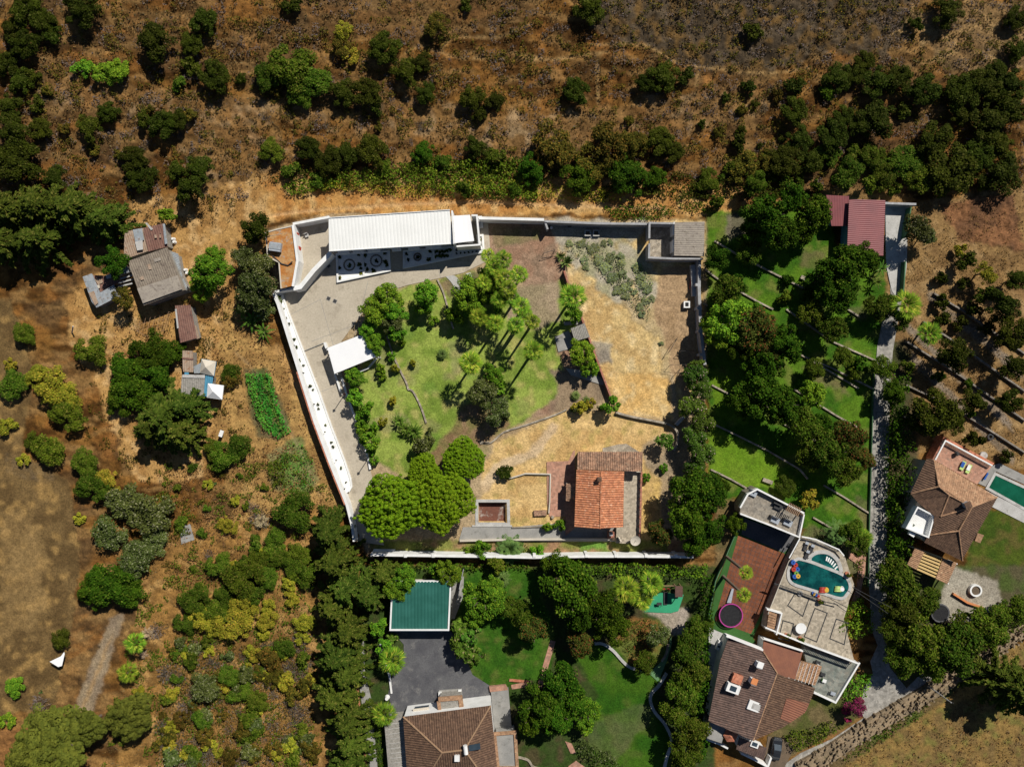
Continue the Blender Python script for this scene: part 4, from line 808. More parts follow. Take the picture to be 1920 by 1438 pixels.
# --- low stone edging in the lawn
for pts, lb in (([(820, 524), (832, 550), (845, 600), (850, 617)], 'low stone edging running down the upper lawn from the flower border'), ([(725, 630), (735, 660), (748, 690), (762, 718), (765, 730)], 'low stone edging winding down the left half of the lawn'), ([(765, 730), (775, 735), (790, 765), (799, 793)], 'lower stretch of stone edging ending at the fruit bushes'),
                ([(900, 828), (920, 830), (945, 810), (985, 797), (1040, 778), (1062, 768)], 'curved stone edging between the lawn and the dry upper garden'), ([(900, 831), (917, 829)], 'short stone step at the edge of the big pine')):
    wall('stone_edging', pts, .3, .22, 'stone', sm_=4, label=lb, cat='edging', group='stone edgings in the lawn')
wall('retaining_wall', [(1155, 773), (1180, 780), (1215, 787), (1245, 793), (1262, 800), (1271, 812), (1270, 830), (1264, 845)], .4, .6, 'stone', sm_=4, label='curved pale retaining wall between the dry yard and the lower garden', cat='wall')
wall('concrete_beam', [(1268, 797), (1283, 781)], .55, .8, 'concrete_pale', label='short pale concrete ramp joining the curved wall to the hedge', cat='ramp')
wall('brick_wall', [(1058, 508), (1066, 533), (1100, 620), (1125, 690), (1147, 748)], .3, 1.3, 'red_brick', label='red brick wall dividing the lawn from the dry yard', cat='wall')
# --- north and east perimeter walls
wall('boundary_wall', [(898, 409), (1020, 412)], .5, 2.8, 'white_paint', label='bright white stretch of the north boundary wall', cat='wall')
wall('boundary_wall', [(1022, 415), (1120, 419), (1216, 420)], .4, 2.4, 'wall_grey', label='grey stretch of the north boundary wall above the dry yard', cat='wall')
wall('buttress_wall', [(1021, 413), (1027, 430)], .35, 2.2, 'wall_grey', label='short stub wall where the white and grey boundary walls meet', cat='wall')
b = MB().strip(Ws([(1312, 485), (1311, 540), (1314, 620), (1322, 684)], 2.3), .55, -.1, 2.3)
for y in (534, 578, 621, 665): x = 1311 + (y - 540) * .06; b.box(P(x - 2, y, 2.3), .9, .5, 0, 2.303)
b.build('boundary_wall', M['wall_grey'], label='long grey east boundary wall with buttresses beside the dry yard', cat='wall')
# --- ruin with the corrugated roof
root = multi('roofless_store', 'small ruined store with a corrugated roof and a roofless grey room', 'store', cen([(1216, 415), (1322, 485)]))
MB().roof([P(1265, 417, 3.4), P(1321, 416, 3.4), P(1320, 481, 3.2), P(1264, 480, 3.2)], .4, .05, eave=(0, 3)).build('roof', M['fibre_grey'], root)
MB().prism(inset(Ws([(1265, 417), (1321, 416), (1320, 481), (1264, 480)], 3.2), .15), 0, 3.05).build('wall', M['wall_grey'], root)
MB().strip(Ws([(1262, 419), (1218, 418), (1217.5, 447)], 2.9), .35, 0, 2.9).strip(Ws([(1217.5, 457), (1217, 483), (1262, 485), (1318, 485)], 2.9), .35, 0, 2.9).build('room_wall', M['wall_grey'], root)
MB().prism(Ws([(1218, 419), (1264, 419), (1264, 484), (1218, 484)], .05), -.1, .05).build('floor', M['stone'], root)
MB().box(P(1262, 462, 2), .3, 2.2, .0, 3.0).box(P(1262, 430, 2), .3, 2.2, 0, 3.0).build('partition', M['white_paint'], root)
MB().box(P(1301, 526, .9), .9, 5.8, .0, .9, R(3)).build('water_trough', M['concrete_pale'], label='long pale concrete trough beside the east boundary wall', cat='trough')
MB().box(P(1296, 520, .6), .14, 4.2, .3, .45, R(-5)).build('pipe', M['red_paint'], label='long red pipe leaning beside the pale trough', cat='pipe')
for k, (x, y, s) in enumerate(((1102, 437, .95), (1118, 437, 1.0), (1068, 423, .9))):
    root = multi('planter_box', ['left square planter box of the pair in the gravel under the grey wall', 'right square planter box of the pair in the gravel under the grey wall', 'square planter in the shade of the grey north wall'][k], 'planter', P(x, y, 0), 'square planters under the north wall')
    MB().strip([P(x, y, .5) + Vector(v) for v in ((-s / 2, -s / 2, 0), (s / 2, -s / 2, 0), (s / 2, s / 2, 0), (-s / 2, s / 2, 0))], .18, 0, .5, True).build('border_wall', M['concrete_pale'] if k < 2 else M['concrete_grey'], root); MB().box(P(x, y, .3), s - .2, s - .2, .0, .3).build('soil', M['soil_dark'], root)
MB().box(P(1110, 441, .1), .6, 1.0, 0, .08).build('stepping_stone', M['concrete_pale'], label='pale slab between the pair of square planter boxes', cat='slab')
MB().cyl(P(1034, 427, .5), .25, 0, .6).build('barrel', M['white_paint'], label='small white barrel at the foot of the grey boundary wall', cat='barrel')
root = multi('well', 'square white well head on the bare soil of the dry yard', 'well', P(1288, 571, 0))
MB().strip([P(1288, 571, .7) + Vector(v) for v in ((-.45, -.5, 0), (.45, -.5, 0), (.45, .5, 0), (-.45, .5, 0))], .25, 0, .7, True).build('rim', M['white_paint'], root); MB().box(P(1288, 571, .5), .5, .5, .4, .6).build('lid', M['net_black'], root)
root = multi('garden_hut', 'small garden hut with a weathered board roof against the brick wall', 'hut', cen([(1070, 620), (1105, 610), (1085, 660)]))
MB().roof([P(1070, 616, 2.3), P(1096, 606, 2.3), P(1106, 632, 2.1), P(1078, 640, 2.1)], .3, .05, eave=(3, 2)).build('roof', M['wood_grey'], root)
MB().prism(inset(Ws([(1070, 616), (1096, 606), (1106, 632), (1078, 640)], 2.1), .25), 0, 1.98).build('wall', M['wall_grey'], root)
slab('hut_terrace', [(1040, 632), (1066, 620), (1078, 645), (1065, 655), (1047, 660)], 'concrete_grey', .12, kind='structure')
slab('hut_terrace', [(1057, 604), (1090, 602), (1092, 608), (1058, 610)], 'concrete_grey', .3, kind='structure')
slab('hut_terrace', [(1060, 690), (1110, 697), (1138, 716), (1130, 722), (1070, 703)], 'concrete_grey', .1, kind='structure')
# clothes line poles and goal-like frame
for k, (a, b_) in enumerate((((1256, 658), (1270, 634)), ((1263, 718), (1275, 692)))):
    MB().tube([P(*a, .0), P(*a, 1.9), P(*b_, 1.9), P(*b_, 0)], .05).build('clothes_line', M['dark_metal'], label=['upper rusty clothes-line frame in the dry yard', 'lower rusty clothes-line frame in the dry yard'][k], cat='clothes line', group='clothes-line frames')
for k, (a, b_) in enumerate((((1257, 684), (1318, 683)), ((1275, 658), (1318, 659)))): MB().tube([P(*a, 1.6), P(*b_, 1.9)], .03).tube([P(*a, 0), P(*a, 1.6)], .04).build('cable', M['dark_metal'], label=['lower wire strung from a pole to the east wall', 'upper wire strung from a pole to the east wall'][k], cat='wire', group='wires in the dry yard')
MB().tube([P(1019, 475, 0), P(1019, 475, 1.5), P(1040, 469, 1.5), P(1040, 469, 0)], .05).tube([P(1017, 484, 0), P(1019, 475, 1.5)], .04).tube([P(1036, 481, 0), P(1040, 469, 1.5)], .04).tube([P(1017, 484, .05), P(1036, 481, .05)], .04).build('goal_frame', M['dark_metal'], label='thin metal goal frame on the reddish soil beside the lawn', cat='frame')
# --- tiled house
HZ = 3.6
slab('patio', [(1025, 866), (1066, 864), (1075, 845), (1078, 845), (1078, 990), (1060, 1005), (1060, 968), (1030, 968), (1026, 940)], 'terracotta_floor', .06, kind='structure')
slab('paved_lane', [(868, 988), (960, 988), (1060, 980), (1160, 985), (1170, 1015), (860, 1015)], 'concrete_grey', .04, kind='structure')
slab('garden_path', [(1130, 840), (1160, 833), (1175, 832), (1200, 848), (1190, 850), (1130, 848)], 'stone', .04, kind='structure')
root = multi('tiled_house', 'house with an orange tiled gable roof, a pinkish lean-to roof and a grey side terrace', 'house', cen([(1080, 847), (1204, 1000)]))
rt, rb = P(1127, 884, 5.6), P(1125, 991, 5.6)
MB().roof([P(1081, 881, 4.4), rt, rb, P(1077, 988, 4.4)], .42, .13, eave=(0, 3)).roof([rt, P(1170, 885, 4.4), P(1168, 988, 4.4), rb], .42, .13, eave=(1, 2)).build('roof', M['tile_orange'], root)
MB().tube(line3(rt + Vector((0, 0, .08)), rb + Vector((0, 0, .08)), 8), .16).tube(line3(P(1081, 882, 4.47), rt + Vector((0, 0, .08)), 6), .12).tube(line3(rt + Vector((0, 0, .08)), P(1170, 885, 4.47), 6), .12).build('ridge', M['tile_orange'], root)
MB().prism(inset(Ws([(1081, 884), (1170, 886), (1168, 985), (1078, 984)], 4.3), .4), 0, 4.2).build('wall', M['wall_cream'], root)
MB().roof([P(1083, 847, 3.5), P(1205, 847, 3.5), P(1204, 884, 4.1), P(1082, 880, 4.1)], .4, .12, eave=(0, 1)).build('lean_to_roof', M['tile_pink'], root)
MB().prism(inset(Ws([(1083, 848), (1204, 848), (1203, 882), (1082, 880)], 3.4), .35), 0, 3.35).build('lean_to_wall', M['wall_cream'], root)
MB().roof([P(1062, 907, 2.6), P(1078.5, 916, 3.2), P(1078.5, 929, 3.2), P(1061, 939, 2.6)], .3, .06, eave=(0, 3)).roof([P(1062, 907, 2.6), P(1079, 906, 2.62), P(1078.5, 916, 3.2)], .3, .06, eave=(0, 1)).roof([P(1061, 939, 2.6), P(1079, 940, 2.62), P(1078.5, 929, 3.2)], .3, .06, eave=(0, 1)).build('porch_roof', M['tile_pink'], root)
for y in (910, 936): MB().box(P(1064, y, 2.5), .25, .25, .06, 2.55).build('porch_post', M['wall_cream'], root)
MB().box(P(1078, 923, 2.1), .12, 1.1, .06, 2.1).build('door', M['wood_dark'], root)
c = P(1124, 898, 6.2); ch = MB().box(c, .55, .6, 4.6, 6.4).build('chimney', M['wall_grey'], root); MB().box(c, .75, .8, 6.402, 6.5).build('cap', M['tile_brown'], ch)
for y in (905, 950): w_ = MB().box(P(1167, y, 4.2) - Vector((.35, 0, 0)), .1, 1.2, 2.2, 3.4).build('window', M['glass'], root)
TR = [(1169, 885), (1203, 885), (1201, 1005), (1176, 1019), (1155, 1018), (1156, 989), (1169, 988)]
MB().prism(Ws(TR, 1.5), 0, 1.5).build('terrace', M['paving_tan'], root)
rl = [P(1203, 886, 2.4), P(1200, 1004, 2.4)]
MB().strip(Ws([(1171, 884), (1202, 884)], 2.4), .25, 1.5, 2.4).build('terrace_wall', M['wall_cream'], root)
b = MB().box((rl[0] + rl[1]) / 2, .3, (rl[0] - rl[1]).length, 2.3, 2.42, R(-1.3))
for t in range(8): p = rl[0] + (rl[1] - rl[0]) * (t / 7); b.box(p, .34, .34, .3, 2.5)
b.build('balustrade', M['red_brick'], root); b = MB()
for t in range(50): p = rl[0] + (rl[1] - rl[0]) * ((t + .5) / 50); b.box(p, .1, .07, 1.5, 2.3)
b.build('balusters', M['wall_grey'], root)
root = multi('outdoor_oven', 'brick outdoor oven against the wall below the orange roof', 'oven', P(1146, 1003, 0)); MB().box(P(1146, 1003, 1.2), 1.2, 1.1, 0, 1.2).build('base', M['red_brick'], root); MB().box(P(1146, 1001, 2.2), .6, .6, 1.2, 2.4).build('flue', M['wall_grey'], root); MB().box(P(1150, 1009, 1.0), .5, .5, 1.2, 1.5).build('hood', M['tile_brown'], root)
def dish(x, y, z, r, tilt, az, label):
    root = multi('satellite_dish', label, 'satellite dish', P(x, y, z - .8), 'satellite dishes'); b = MB(); n = 24; c = P(x, y, z)
    rings = []
    ax = Vector((math.sin(R(tilt)) * math.cos(R(az)), math.sin(R(tilt)) * math.sin(R(az)), math.cos(R(tilt)))); u = ax.orthogonal().normalized(); v = ax.cross(u)
    for q, rr in enumerate((.05, .4, .75, 1)):
        rings.append([tuple(c + (u * math.cos(6.2832 * i / n) + v * math.sin(6.2832 * i / n)) * r * rr + ax * (.22 * r * rr * rr)) for i in range(n)])
    for o_ in (0, -.03):
        bb = len(b.v)
        for g in rings: b.v += [tuple(Vector(p) + ax * o_) for p in g]
        for q in range(3):
            for i in range(n): f = [bb + q * n + i, bb + q * n + (i + 1) % n, bb + (q + 1) * n + (i + 1) % n, bb + (q + 1) * n + i]; b.f.append(f if o_ == 0 else f[::-1])
        b.f.append([bb + i for i in range(n)] if o_ == 0 else [bb + i for i in range(n)][::-1])
    b.build('dish', M['wall_cream'], root); MB().tube([c, c + ax * r * .8], .03).build('feed_arm', M['dark_metal'], root); MB().tube([c - ax * .03, P(x, y, z - .8)], .06).build('mount', M['dark_metal'], root)
dish(1191, 1013, 2.6, .95, 12, -60, 'round cream satellite dish facing up at the lower end of the grey terrace'); dish(1161, 1011, 2.2, .62, 78, 30, 'white satellite dish seen edge-on beside the brick oven')
# small walls and empty pool below the lawn
root = multi('swimming_pool', 'small drained pool with a muddy brown floor beside the big pine', 'pool', cen([(893, 937), (957, 985)]))
MB().prism(Ws([(896, 940), (951, 940), (951, 981), (896, 981)], -1.25), -1.29, -1.2).build('pool_floor', M['pool_mud'], root)
b = MB().strip(Ws([(894, 939), (953, 939), (954, 983), (894, 983)], .08), .55, -1.3, .08, True); b.build('coping', M['concrete_pale'], root)
MB().strip(Ws([(885, 986), (960, 986)], .15), .3, 0, .15).build('step', M['concrete_pale'], root)
wall('garden_wall', [(862, 1014), (950, 1012), (1060, 1011), (1145, 1011)], .3, .7, 'wall_cream', label='low cream wall below the paved lane of the tiled house', cat='wall')
wall('garden_wall', [(955, 897), (985, 888), (1032, 889), (1031, 940), (1029, 962)], .22, .4, 'wall_cream', label='low cream wall around the dry plot left of the terracotta patio', cat='wall')
wall('garden_wall', [(960, 989), (1020, 987)], .2, .3, 'stone', label='low stone kerb above the paved lane', cat='kerb')
MB().box(P(1013, 962, .5), 2.4, 1.0, 0, .45, R(2)).build('stone_bench', M['tile_pink'], label='low pinkish stone slab bench on the dry plot', cat='bench')
MB().cyl(P(1036, 970, .4), .35, 0, .4, 9, .25).build('rock', M['stone'], label='pale round rock beside the patio corner', cat='rock')
MB().cyl(P(1272, 993, .8), .75, 0, .8, 8, .35).build('boulder', M['stone'], label='brown boulder on the dry ground beside the dark round tree', cat='rock')
wall('boundary_wall', [(695, 1040), (760, 1041), (830, 1042), (905, 1043), (1000, 1045), (1100, 1043), (1200, 1043), (1300, 1044)], .45, 2.6, 'white_paint', label='long white south boundary wall below the tiled house', cat='wall')
sw_ = [o for o in COL.objects if o.name.startswith('boundary_wall')][-1]
for x in (760, 812, 905, 1002, 1100, 1155, 1212, 1268): MB().box(P(x, 1042, 2.8), .55, .6, 0, 2.75).build('pier', M['white_paint'], sw_)
slab('gate_step', [(700, 1030), (740, 1030), (742, 1036), (700, 1037)], 'white_paint', .4, label='white step inside the south-west corner of the boundary', cat='step')
# ---------------------------------------------------------------- sheds on the left
def shed(label, pts, z, m, parts=(), sp=.4, name='shed', wallm='wood_grey', eave=None, group=None, tilt=.4, flip=False, amp=.05):
    """shed: ribbed roof over board walls; parts = extra roof panels (pts, material)"""
    root = multi(name, label, 'shed', cen(pts, z), group); n = len(pts)
    zz = [z + tilt * (k < n / 2) for k in range(n)]
    MB().roof([P(x, y, zz[i]) for i, (x, y) in enumerate(pts)], sp, amp, eave=eave, flip=flip).build('roof', M[m], root)
    MB().prism(inset(Ws(pts, z), .25), 0, z - .12).build('wall', M[wallm], root)
    for q, mm, dz in parts: MB().prism(Ws(q, z + tilt + dz), z + tilt + .07, z + tilt + dz).build('roof_patch', M[mm], root)
    return root
shed('old shed with a rust-brown corrugated roof and loose boards, topmost of the sheds', [(268, 428), (307, 419), (314, 463), (278, 472)], 2.8, 'rust', [([(272, 418), (276, 418), (287, 430), (283, 432)], 'concrete_pale', .12), ([(305, 420), (309, 420), (314, 457), (309, 458)], 'tin_blue', .14), ([(289, 441), (293, 440), (294, 446), (290, 447)], 'rust_tan', .12), ([(299, 440), (301, 440), (302, 446), (299, 446)], 'rust_tan', .12)])
shed('old shed with a tan corrugated roof patched with pale blue sheets', [(234, 435), (268, 428), (278, 471), (232, 487)], 2.6, 'rust_tan', [([(249, 431), (266, 428), (270, 450), (254, 455)], 'tin_blue', .13), ([(253, 454), (267, 451), (268, 468), (257, 470)], 'concrete_pale', .15)])
shed('largest old shed with a dark grey corrugated roof', [(240, 490), (314, 464), (346, 544), (269, 573)], 3.6, 'fibre_dark', [([(257, 541), (333, 516), (342, 542), (268, 569)], 'fibre_grey', .1), ([(262, 520), (268, 518), (270, 524), (264, 526)], 'rust_tan', .1), ([(288, 486), (300, 482), (302, 488), (290, 492)], 'fibre_grey', .1), ([(276, 497), (281, 495), (284, 505), (279, 506)], 'rust_tan', .1)], name='barn', tilt=.3, flip=False)
shed('narrow lean-to of pale sheets along the right side of the dark grey barn', [(320, 472), (334, 476), (342, 520), (353, 540), (348, 548), (330, 500)], 1.9, 'tin_blue', tilt=.1)
shed('low shed of blue-grey tin sheets with a pile of scrap, leftmost of the sheds', [(155, 519), (173, 513), (187, 549), (214, 534), (220, 557), (181, 577), (172, 566)], 2.3, 'tin_blue', [([(166, 549), (176, 546), (184, 568), (178, 573)], 'rust_tan', .12)], tilt=.1, sp=.9, amp=.03)
root = shed('middle shed with a jumble of rust-brown patches beside the blue-grey tin', [(172, 516), (196, 517), (222, 508), (226, 528), (212, 536), (188, 548)], 2.0, 'rust', [([(198, 516), (207, 514), (209, 521), (200, 523)], 'concrete_pale', .2), ([(178, 524), (190, 522), (193, 530), (184, 534)], 'rust_tan', .15), ([(178, 536), (186, 534), (187, 540), (180, 542)], 'wall_cream', .2)], tilt=.1)
shed('small lean-to with rust and blue sheets left of the dark grey barn', [(214, 500), (228, 492), (240, 498), (244, 510), (222, 520)], 2.2, 'rust_tan', [([(228, 499), (240, 500), (243, 511), (232, 513)], 'tin_blue', .2), ([(219, 494), (226, 491), (228, 496), (221, 500)], 'blue_sheet', .2)], tilt=.1)
for k in range(3): MB().strip([P(221, 524 + k * 7, 2.0), P(249, 516 + k * 7.5, 2.0)], .28, 1.88, 2.0).tube([P(222, 524 + k * 7, 1.9), P(222, 524 + k * 7, 0)], .05).tube([P(248, 516 + k * 7.5, 1.9), P(248, 516 + k * 7.5, 0)], .05).build('pergola_beam', M['concrete_pale'], label='%s pale beam of the three linking the tin shed to the barn' % ['upper', 'middle', 'lower'][k], cat='beam', group='beams between the sheds')
shed('small shed with a rust-maroon roof below the dark grey barn', [(328, 573), (357, 572), (369, 634), (338, 643)], 2.5, 'rust', [([(328, 580), (331, 579), (335, 615), (332, 616)], 'concrete_pale', .13)], tilt=.2)
shed('low tan lean-to beside the rust-maroon shed', [(360, 605), (368, 612), (374, 634), (369, 636)], 1.6, 'rust_tan', tilt=.1)
shed('little shack with a tan patched roof above the canopies', [(342, 657), (362, 658), (362, 698), (343, 697)], 2.2, 'rust_tan', [([(341, 670), (363, 672), (362, 675), (342, 673)], 'rust', .12)], tilt=.1)
shed('shack with a flat pale canvas roof between the two white canopies', [(341, 704), (384, 704), (382, 742), (339, 741)], 2.2, 'wood_grey', [([(342, 702), (384, 703), (384, 709), (342, 708)], 'concrete_pale', .16), ([(346, 698), (354, 698), (354, 702), (346, 702)], 'blue_sheet', .1)], tilt=.1, name='shack')
shed('narrow shack with a bright blue sheet roof beside the canvas one', [(385, 704), (400, 706), (395, 744), (381, 742)], 2.0, 'blue_sheet', tilt=.1, name='shack')
def canopy(label, pts, z, m, m2):
    root = multi('canopy', label, 'canopy', cen(pts, z), 'pyramid canopies by the shacks'); c = sum(Ws(pts, z), Vector()) / 4 + Vector((0, 0, .9)); b = MB(); q = Ws(pts, z)
    for i in range(4): b.face([q[i], q[(i + 1) % 4], c]); b.face([q[(i + 1) % 4] - Vector((0, 0, .03)), q[i] - Vector((0, 0, .03)), c - Vector((0, 0, .03))])
    b.build('canopy_top', M[m], root)
    b = MB().strip([(p.x, p.y) for p in q], .06, z - .25, z - .005, True); b.build('valance', M[m2], root)
    for p in q: MB().tube([p * .995 - Vector((0, 0, .05)), Vector((p.x * .995, p.y * .995, 0))], .05).build('pole', M['dark_metal'], root)
canopy('pointed canopy with a faded pink and white pattern', [(378, 673), (405, 678), (401, 705), (374, 699)], 2.4, 'wall_cream', 'wall_blue')
canopy('pointed white canopy below the faded patterned one', [(390, 719), (419, 723), (416, 749), (388, 745)], 2.4, 'white_cloth', 'white_paint')
MB().prism(Ws([(362, 688), (376, 680), (376, 700), (364, 700)], 1.7), 1.6, 1.7).tube([P(363, 690, 1.6), P(363, 690, 0)], .05).tube([P(375, 699, 1.6), P(375, 699, 0)], .05).build('awning', M['tin_blue'], label='pale blue sheet awning left of the patterned canopy', cat='awning')
b = MB(); fp = [P(256, 620, .9), P(273, 630, .9), P(306, 620, .9), P(316, 585, .9)]
b.tube([P(252, 608, 1), fp[0], fp[1], fp[2], fp[3]], .04)
for t in range(7): p = P(258 + t * 9, 622 - t * 1.5, .9); b.tube([p, p + Vector((.6, 2.4, 0))], .03)
for p in fp: b.tube([p, Vector((p.x, p.y, 0))], .05)
b.tube([P(258, 608, .9), P(312, 598, .9)], .03).build('pole_frame', M['wood'], label='thin pole frame on the bare ground below the dark grey barn', cat='frame')
for k, (x, y) in enumerate(((324, 448), (326, 454), (347, 506), (350, 512))): MB().cyl(P(x, y, .5), .35, 0, .7, 8, .22).build('feed_sack', M['white_paint'], label=['upper white sack beside the rust-brown shed', 'lower white sack beside the rust-brown shed', 'upper white sack by the lean-to near the bright green tree', 'lower white sack by the lean-to near the bright green tree'][k], cat='sack', group='white sacks by the sheds')
MB().prism(Ws([(93, 1240), (114, 1230), (120, 1222), (121, 1226), (116, 1248), (109, 1250)], 1.6), 1.52, 1.6).tube([P(95, 1240, 1.5), P(95, 1240, 0)], .06).tube([P(119, 1226, 1.5), P(119, 1226, 0)], .06).tube([P(111, 1248, 1.5), P(111, 1248, 0)], .06).build('shade_sheet', M['white_cloth'], label='white triangular sheet on poles in the ploughed field', cat='shade sail')
MB().prism(Ws([(336, 988), (356, 982), (364, 1012), (340, 1020)], .1), -.1, .1).build('tarpaulin', M['concrete_grey'], label='dark grey tarpaulin patch with scraps on the dry ground', cat='tarpaulin')
MB().tube([P(135, 624, 0), P(137, 612, 2.2)], .12).build('post', M['concrete_pale'], label='short pale post standing in the dry grass left of the sheds', cat='post')
MB().tube([P(135, 0, 0) + Vector((0, -60, 0)), P(135, 0, 0) + Vector((0, -60, 1))], .01) if 0 else None
for k, (x, y, a) in enumerate(((414, 813, 70), (405, 838, -20))): MB().box(P(x, y, 1.3), 1.2, .7, 1.0, 1.2, R(a)).tube([P(x, y, 1.0), P(x, y, 0)], .06).build('beehive_box' if 0 else 'white_crate', M['white_paint'], label=['upper white board on a post in the green bush', 'lower white board on a post beside the green bush'][k], cat='board', group='white boards in the bush')
# ---------------------------------------------------------------- garage with the green roof, south house
root = multi('garage', 'garage with a ribbed dark green metal roof framed in white', 'garage', cen([(735, 1093), (845, 1093), (841, 1180), (731, 1180)], 3))
ga = [P(736, 1090, 3.4), P(845, 1090, 3.4), P(841, 1180, 3.2), P(732, 1180, 3.2)]
MB().roof(ga, .62, .05, eave=(3, 2)).build('roof', M['metal_green'], root)
MB().strip([(p.x, p.y) for p in ga], .28, 2.9, lambda x, y: 3.42 + .0, True).build('fascia', M['white_paint'], root)
MB().prism(inset([(p.x, p.y) for p in ga], .5), 0, 3.05).build('wall', M['wall_cream'], root); MB().prism(inset([(p.x, p.y) for p in Ws([(732, 1178), (841, 1178), (841, 1183), (732, 1183)], 2.0)], .05), 0, 2.4).build('garage_door', M['wall_blue'], root)
slab('side_yard', [(846, 1090), (870, 1080), (868, 1120), (852, 1160), (846, 1160)], 'concrete_grey', .05, kind='structure')
MB().box(P(862, 1100, 2.2), .12, 6, 0, 1.8, R(-12)).build('screen_fence', M['wall_grey'], label='grey lattice fence beside the green roofed garage', cat='fence')
slab('asphalt_drive', [(735, 1182), (845, 1182), (865, 1215), (880, 1250), (886, 1265), (918, 1285), (922, 1310), (762, 1345), (738, 1345), (728, 1300), (737, 1260), (757, 1225), (757, 1208)], 'asphalt', .04, kind='structure')
slab('garden_path', [(664, 1195), (682, 1195), (684, 1260), (696, 1310), (708, 1440), (694, 1440), (686, 1380), (676, 1300), (672, 1250)], 'concrete_grey', .05, kind='structure')
wall('brick_kerb', [(658, 1195), (664, 1240), (674, 1330), (686, 1440)], .35, .35, 'coping', label='long terracotta kerb beside the conifer hedge', cat='kerb')
wall('border_wall', [(712, 1202), (716, 1225), (730, 1268), (734, 1300)], .3, .4, 'white_paint', label='low white wall left of the asphalt drive', cat='wall')
MB().cyl(P(725, 1310, .8), .5, 0, .8, 12, .3).build('garden_urn', M['white_paint'], label='white garden urn at the lower left corner of the asphalt drive', cat='urn')
MB().cyl(P(717, 1222, .8), .4, 0, .9, 12, .25).build('garden_urn', M['white_paint'], label='white garden urn between the round bush and the asphalt', cat='urn')
root = multi('white_house', 'large white house with a brown tiled hip roof and porches', 'house', cen([(756, 1343), (920, 1323), (935, 1450), (760, 1450)], 4))
E, Rg = 4.6, 7.2
def pp(x, y, z): return P(x, y, z)
r1, r2 = pp(829, 1410, Rg), pp(871, 1405, Rg)
A, B_, C_, D_ = pp(756, 1343, E), pp(920, 1322, E), pp(938, 1500, E), pp(768, 1510, E)
MB().roof([A, B_, r2, r1], .42, .12, eave=(0, 1)).roof([B_, C_, r2], .42, .12, eave=(0, 1)).roof([C_, D_, r1, r2], .42, .12, eave=(0, 1)).roof([D_, A, r1], .42, .12, eave=(0, 1)).build('roof', M['tile_brown'], root)
b = MB()
for p, q in ((A, r1), (B_, r2), (C_, r2), (D_, r1), (r1, r2)): b.tube([p + Vector((0, 0, .08)), q + Vector((0, 0, .08))], .16)
b.build('ridge', M['wood'], root)
HB = inset([(p.x, p.y) for p in (A, B_, C_, D_)], .12); MB().prism(HB, 0, 4.45).build('wall', M['white_paint'], root)
d_ = (Vector(HB[1]) - Vector(HB[0])).normalized(); nn = Vector((-d_.y, d_.x)); an = math.atan2(d_.y, d_.x)
w_ = MB().box(Vector(HB[0]) + d_ * 2.9 + nn * .06, 2.6, .2, 1.2, 2.6, an).build('window', M['glass'], root); MB().box(Vector(HB[0]) + d_ * 2.9 + nn * .2, 3.0, .45, 2.6, 2.75, an).build('lintel', M['wall_cream'], w_)
PO = [(820, 1307), (866, 1304), (868, 1331), (824, 1336)]
MB().strip(Ws([(822, 1311), (863, 1308), (866, 1331)], 3.5), .8, 3.2, 3.5).strip(Ws([(822, 1315), (825, 1335)], 3.5), .6, 3.2, 3.5).build('porch_tiles', M['tile_tan'], root); MB().prism(inset(Ws(PO, 3.3), .3), 0, 3.3).build('porch', M['wood_grey'], root)
MB().prism(Ws([(823, 1294), (866, 1291), (867, 1306), (822, 1309)], .3), 0, .3).build('steps', M['concrete_grey'], root)
for x, y in ((825, 1303), (862, 1299)): MB().box(P(x, y, .7), .6, 1.1, 0, .7).build('step_wall', M['white_paint'], root)
slab('side_roof', [(720, 1348), (755, 1345), (768, 1450), (768, 1500), (733, 1500)], 'wood_grey', 2.6, 0, root)
for k in range(10): MB().box(P(741 + k * 1.2, 1356 + k * 9, 2.66), 2.9, .08, 2.603, 2.68, R(8)).build('roof_seam', M['concrete_pale'], root)
TE = [(920, 1293), (953, 1290), (960, 1372), (928, 1377)]
slab('terrace', TE, 'concrete_grey', .5, 0, root); slab('terrace_step', [(917, 1287), (948, 1284), (953, 1293), (919, 1297)], 'terracotta_floor', .55, 0, root)
SR = [(927, 1376), (966, 1373), (970, 1440), (934, 1440)]
MB().prism(inset(Ws(SR, 3.4), .2), 0, 3.35).build('side_wing', M['concrete_grey'], root); MB().strip(Ws(SR, 3.6), .6, 3.35, 3.6, True).build('wing_tiles', M['tile_tan'], root)
root = multi('solar_heater', 'white cylindrical solar water heater with a dark panel on the brown tiled hip roof', 'solar heater', P(873, 1402, 7.2))
MB().tube([P(872, 1397, 7.9), P(874, 1413, 7.9)], .38, 14).build('tank', M['white_paint'], root); b = MB().prism(Ws([(878, 1397), (900, 1393), (901, 1404), (879, 1408)], 7.0), 6.9, 7.0); b.build('panel', M['glass'], root)
MB().box(P(857, 1421, 7.4), .9, 1.0, 6.6, 7.6).build('roof_box', M['white_paint'], label='white box unit on the brown tiled hip roof below the solar heater', cat='roof unit')
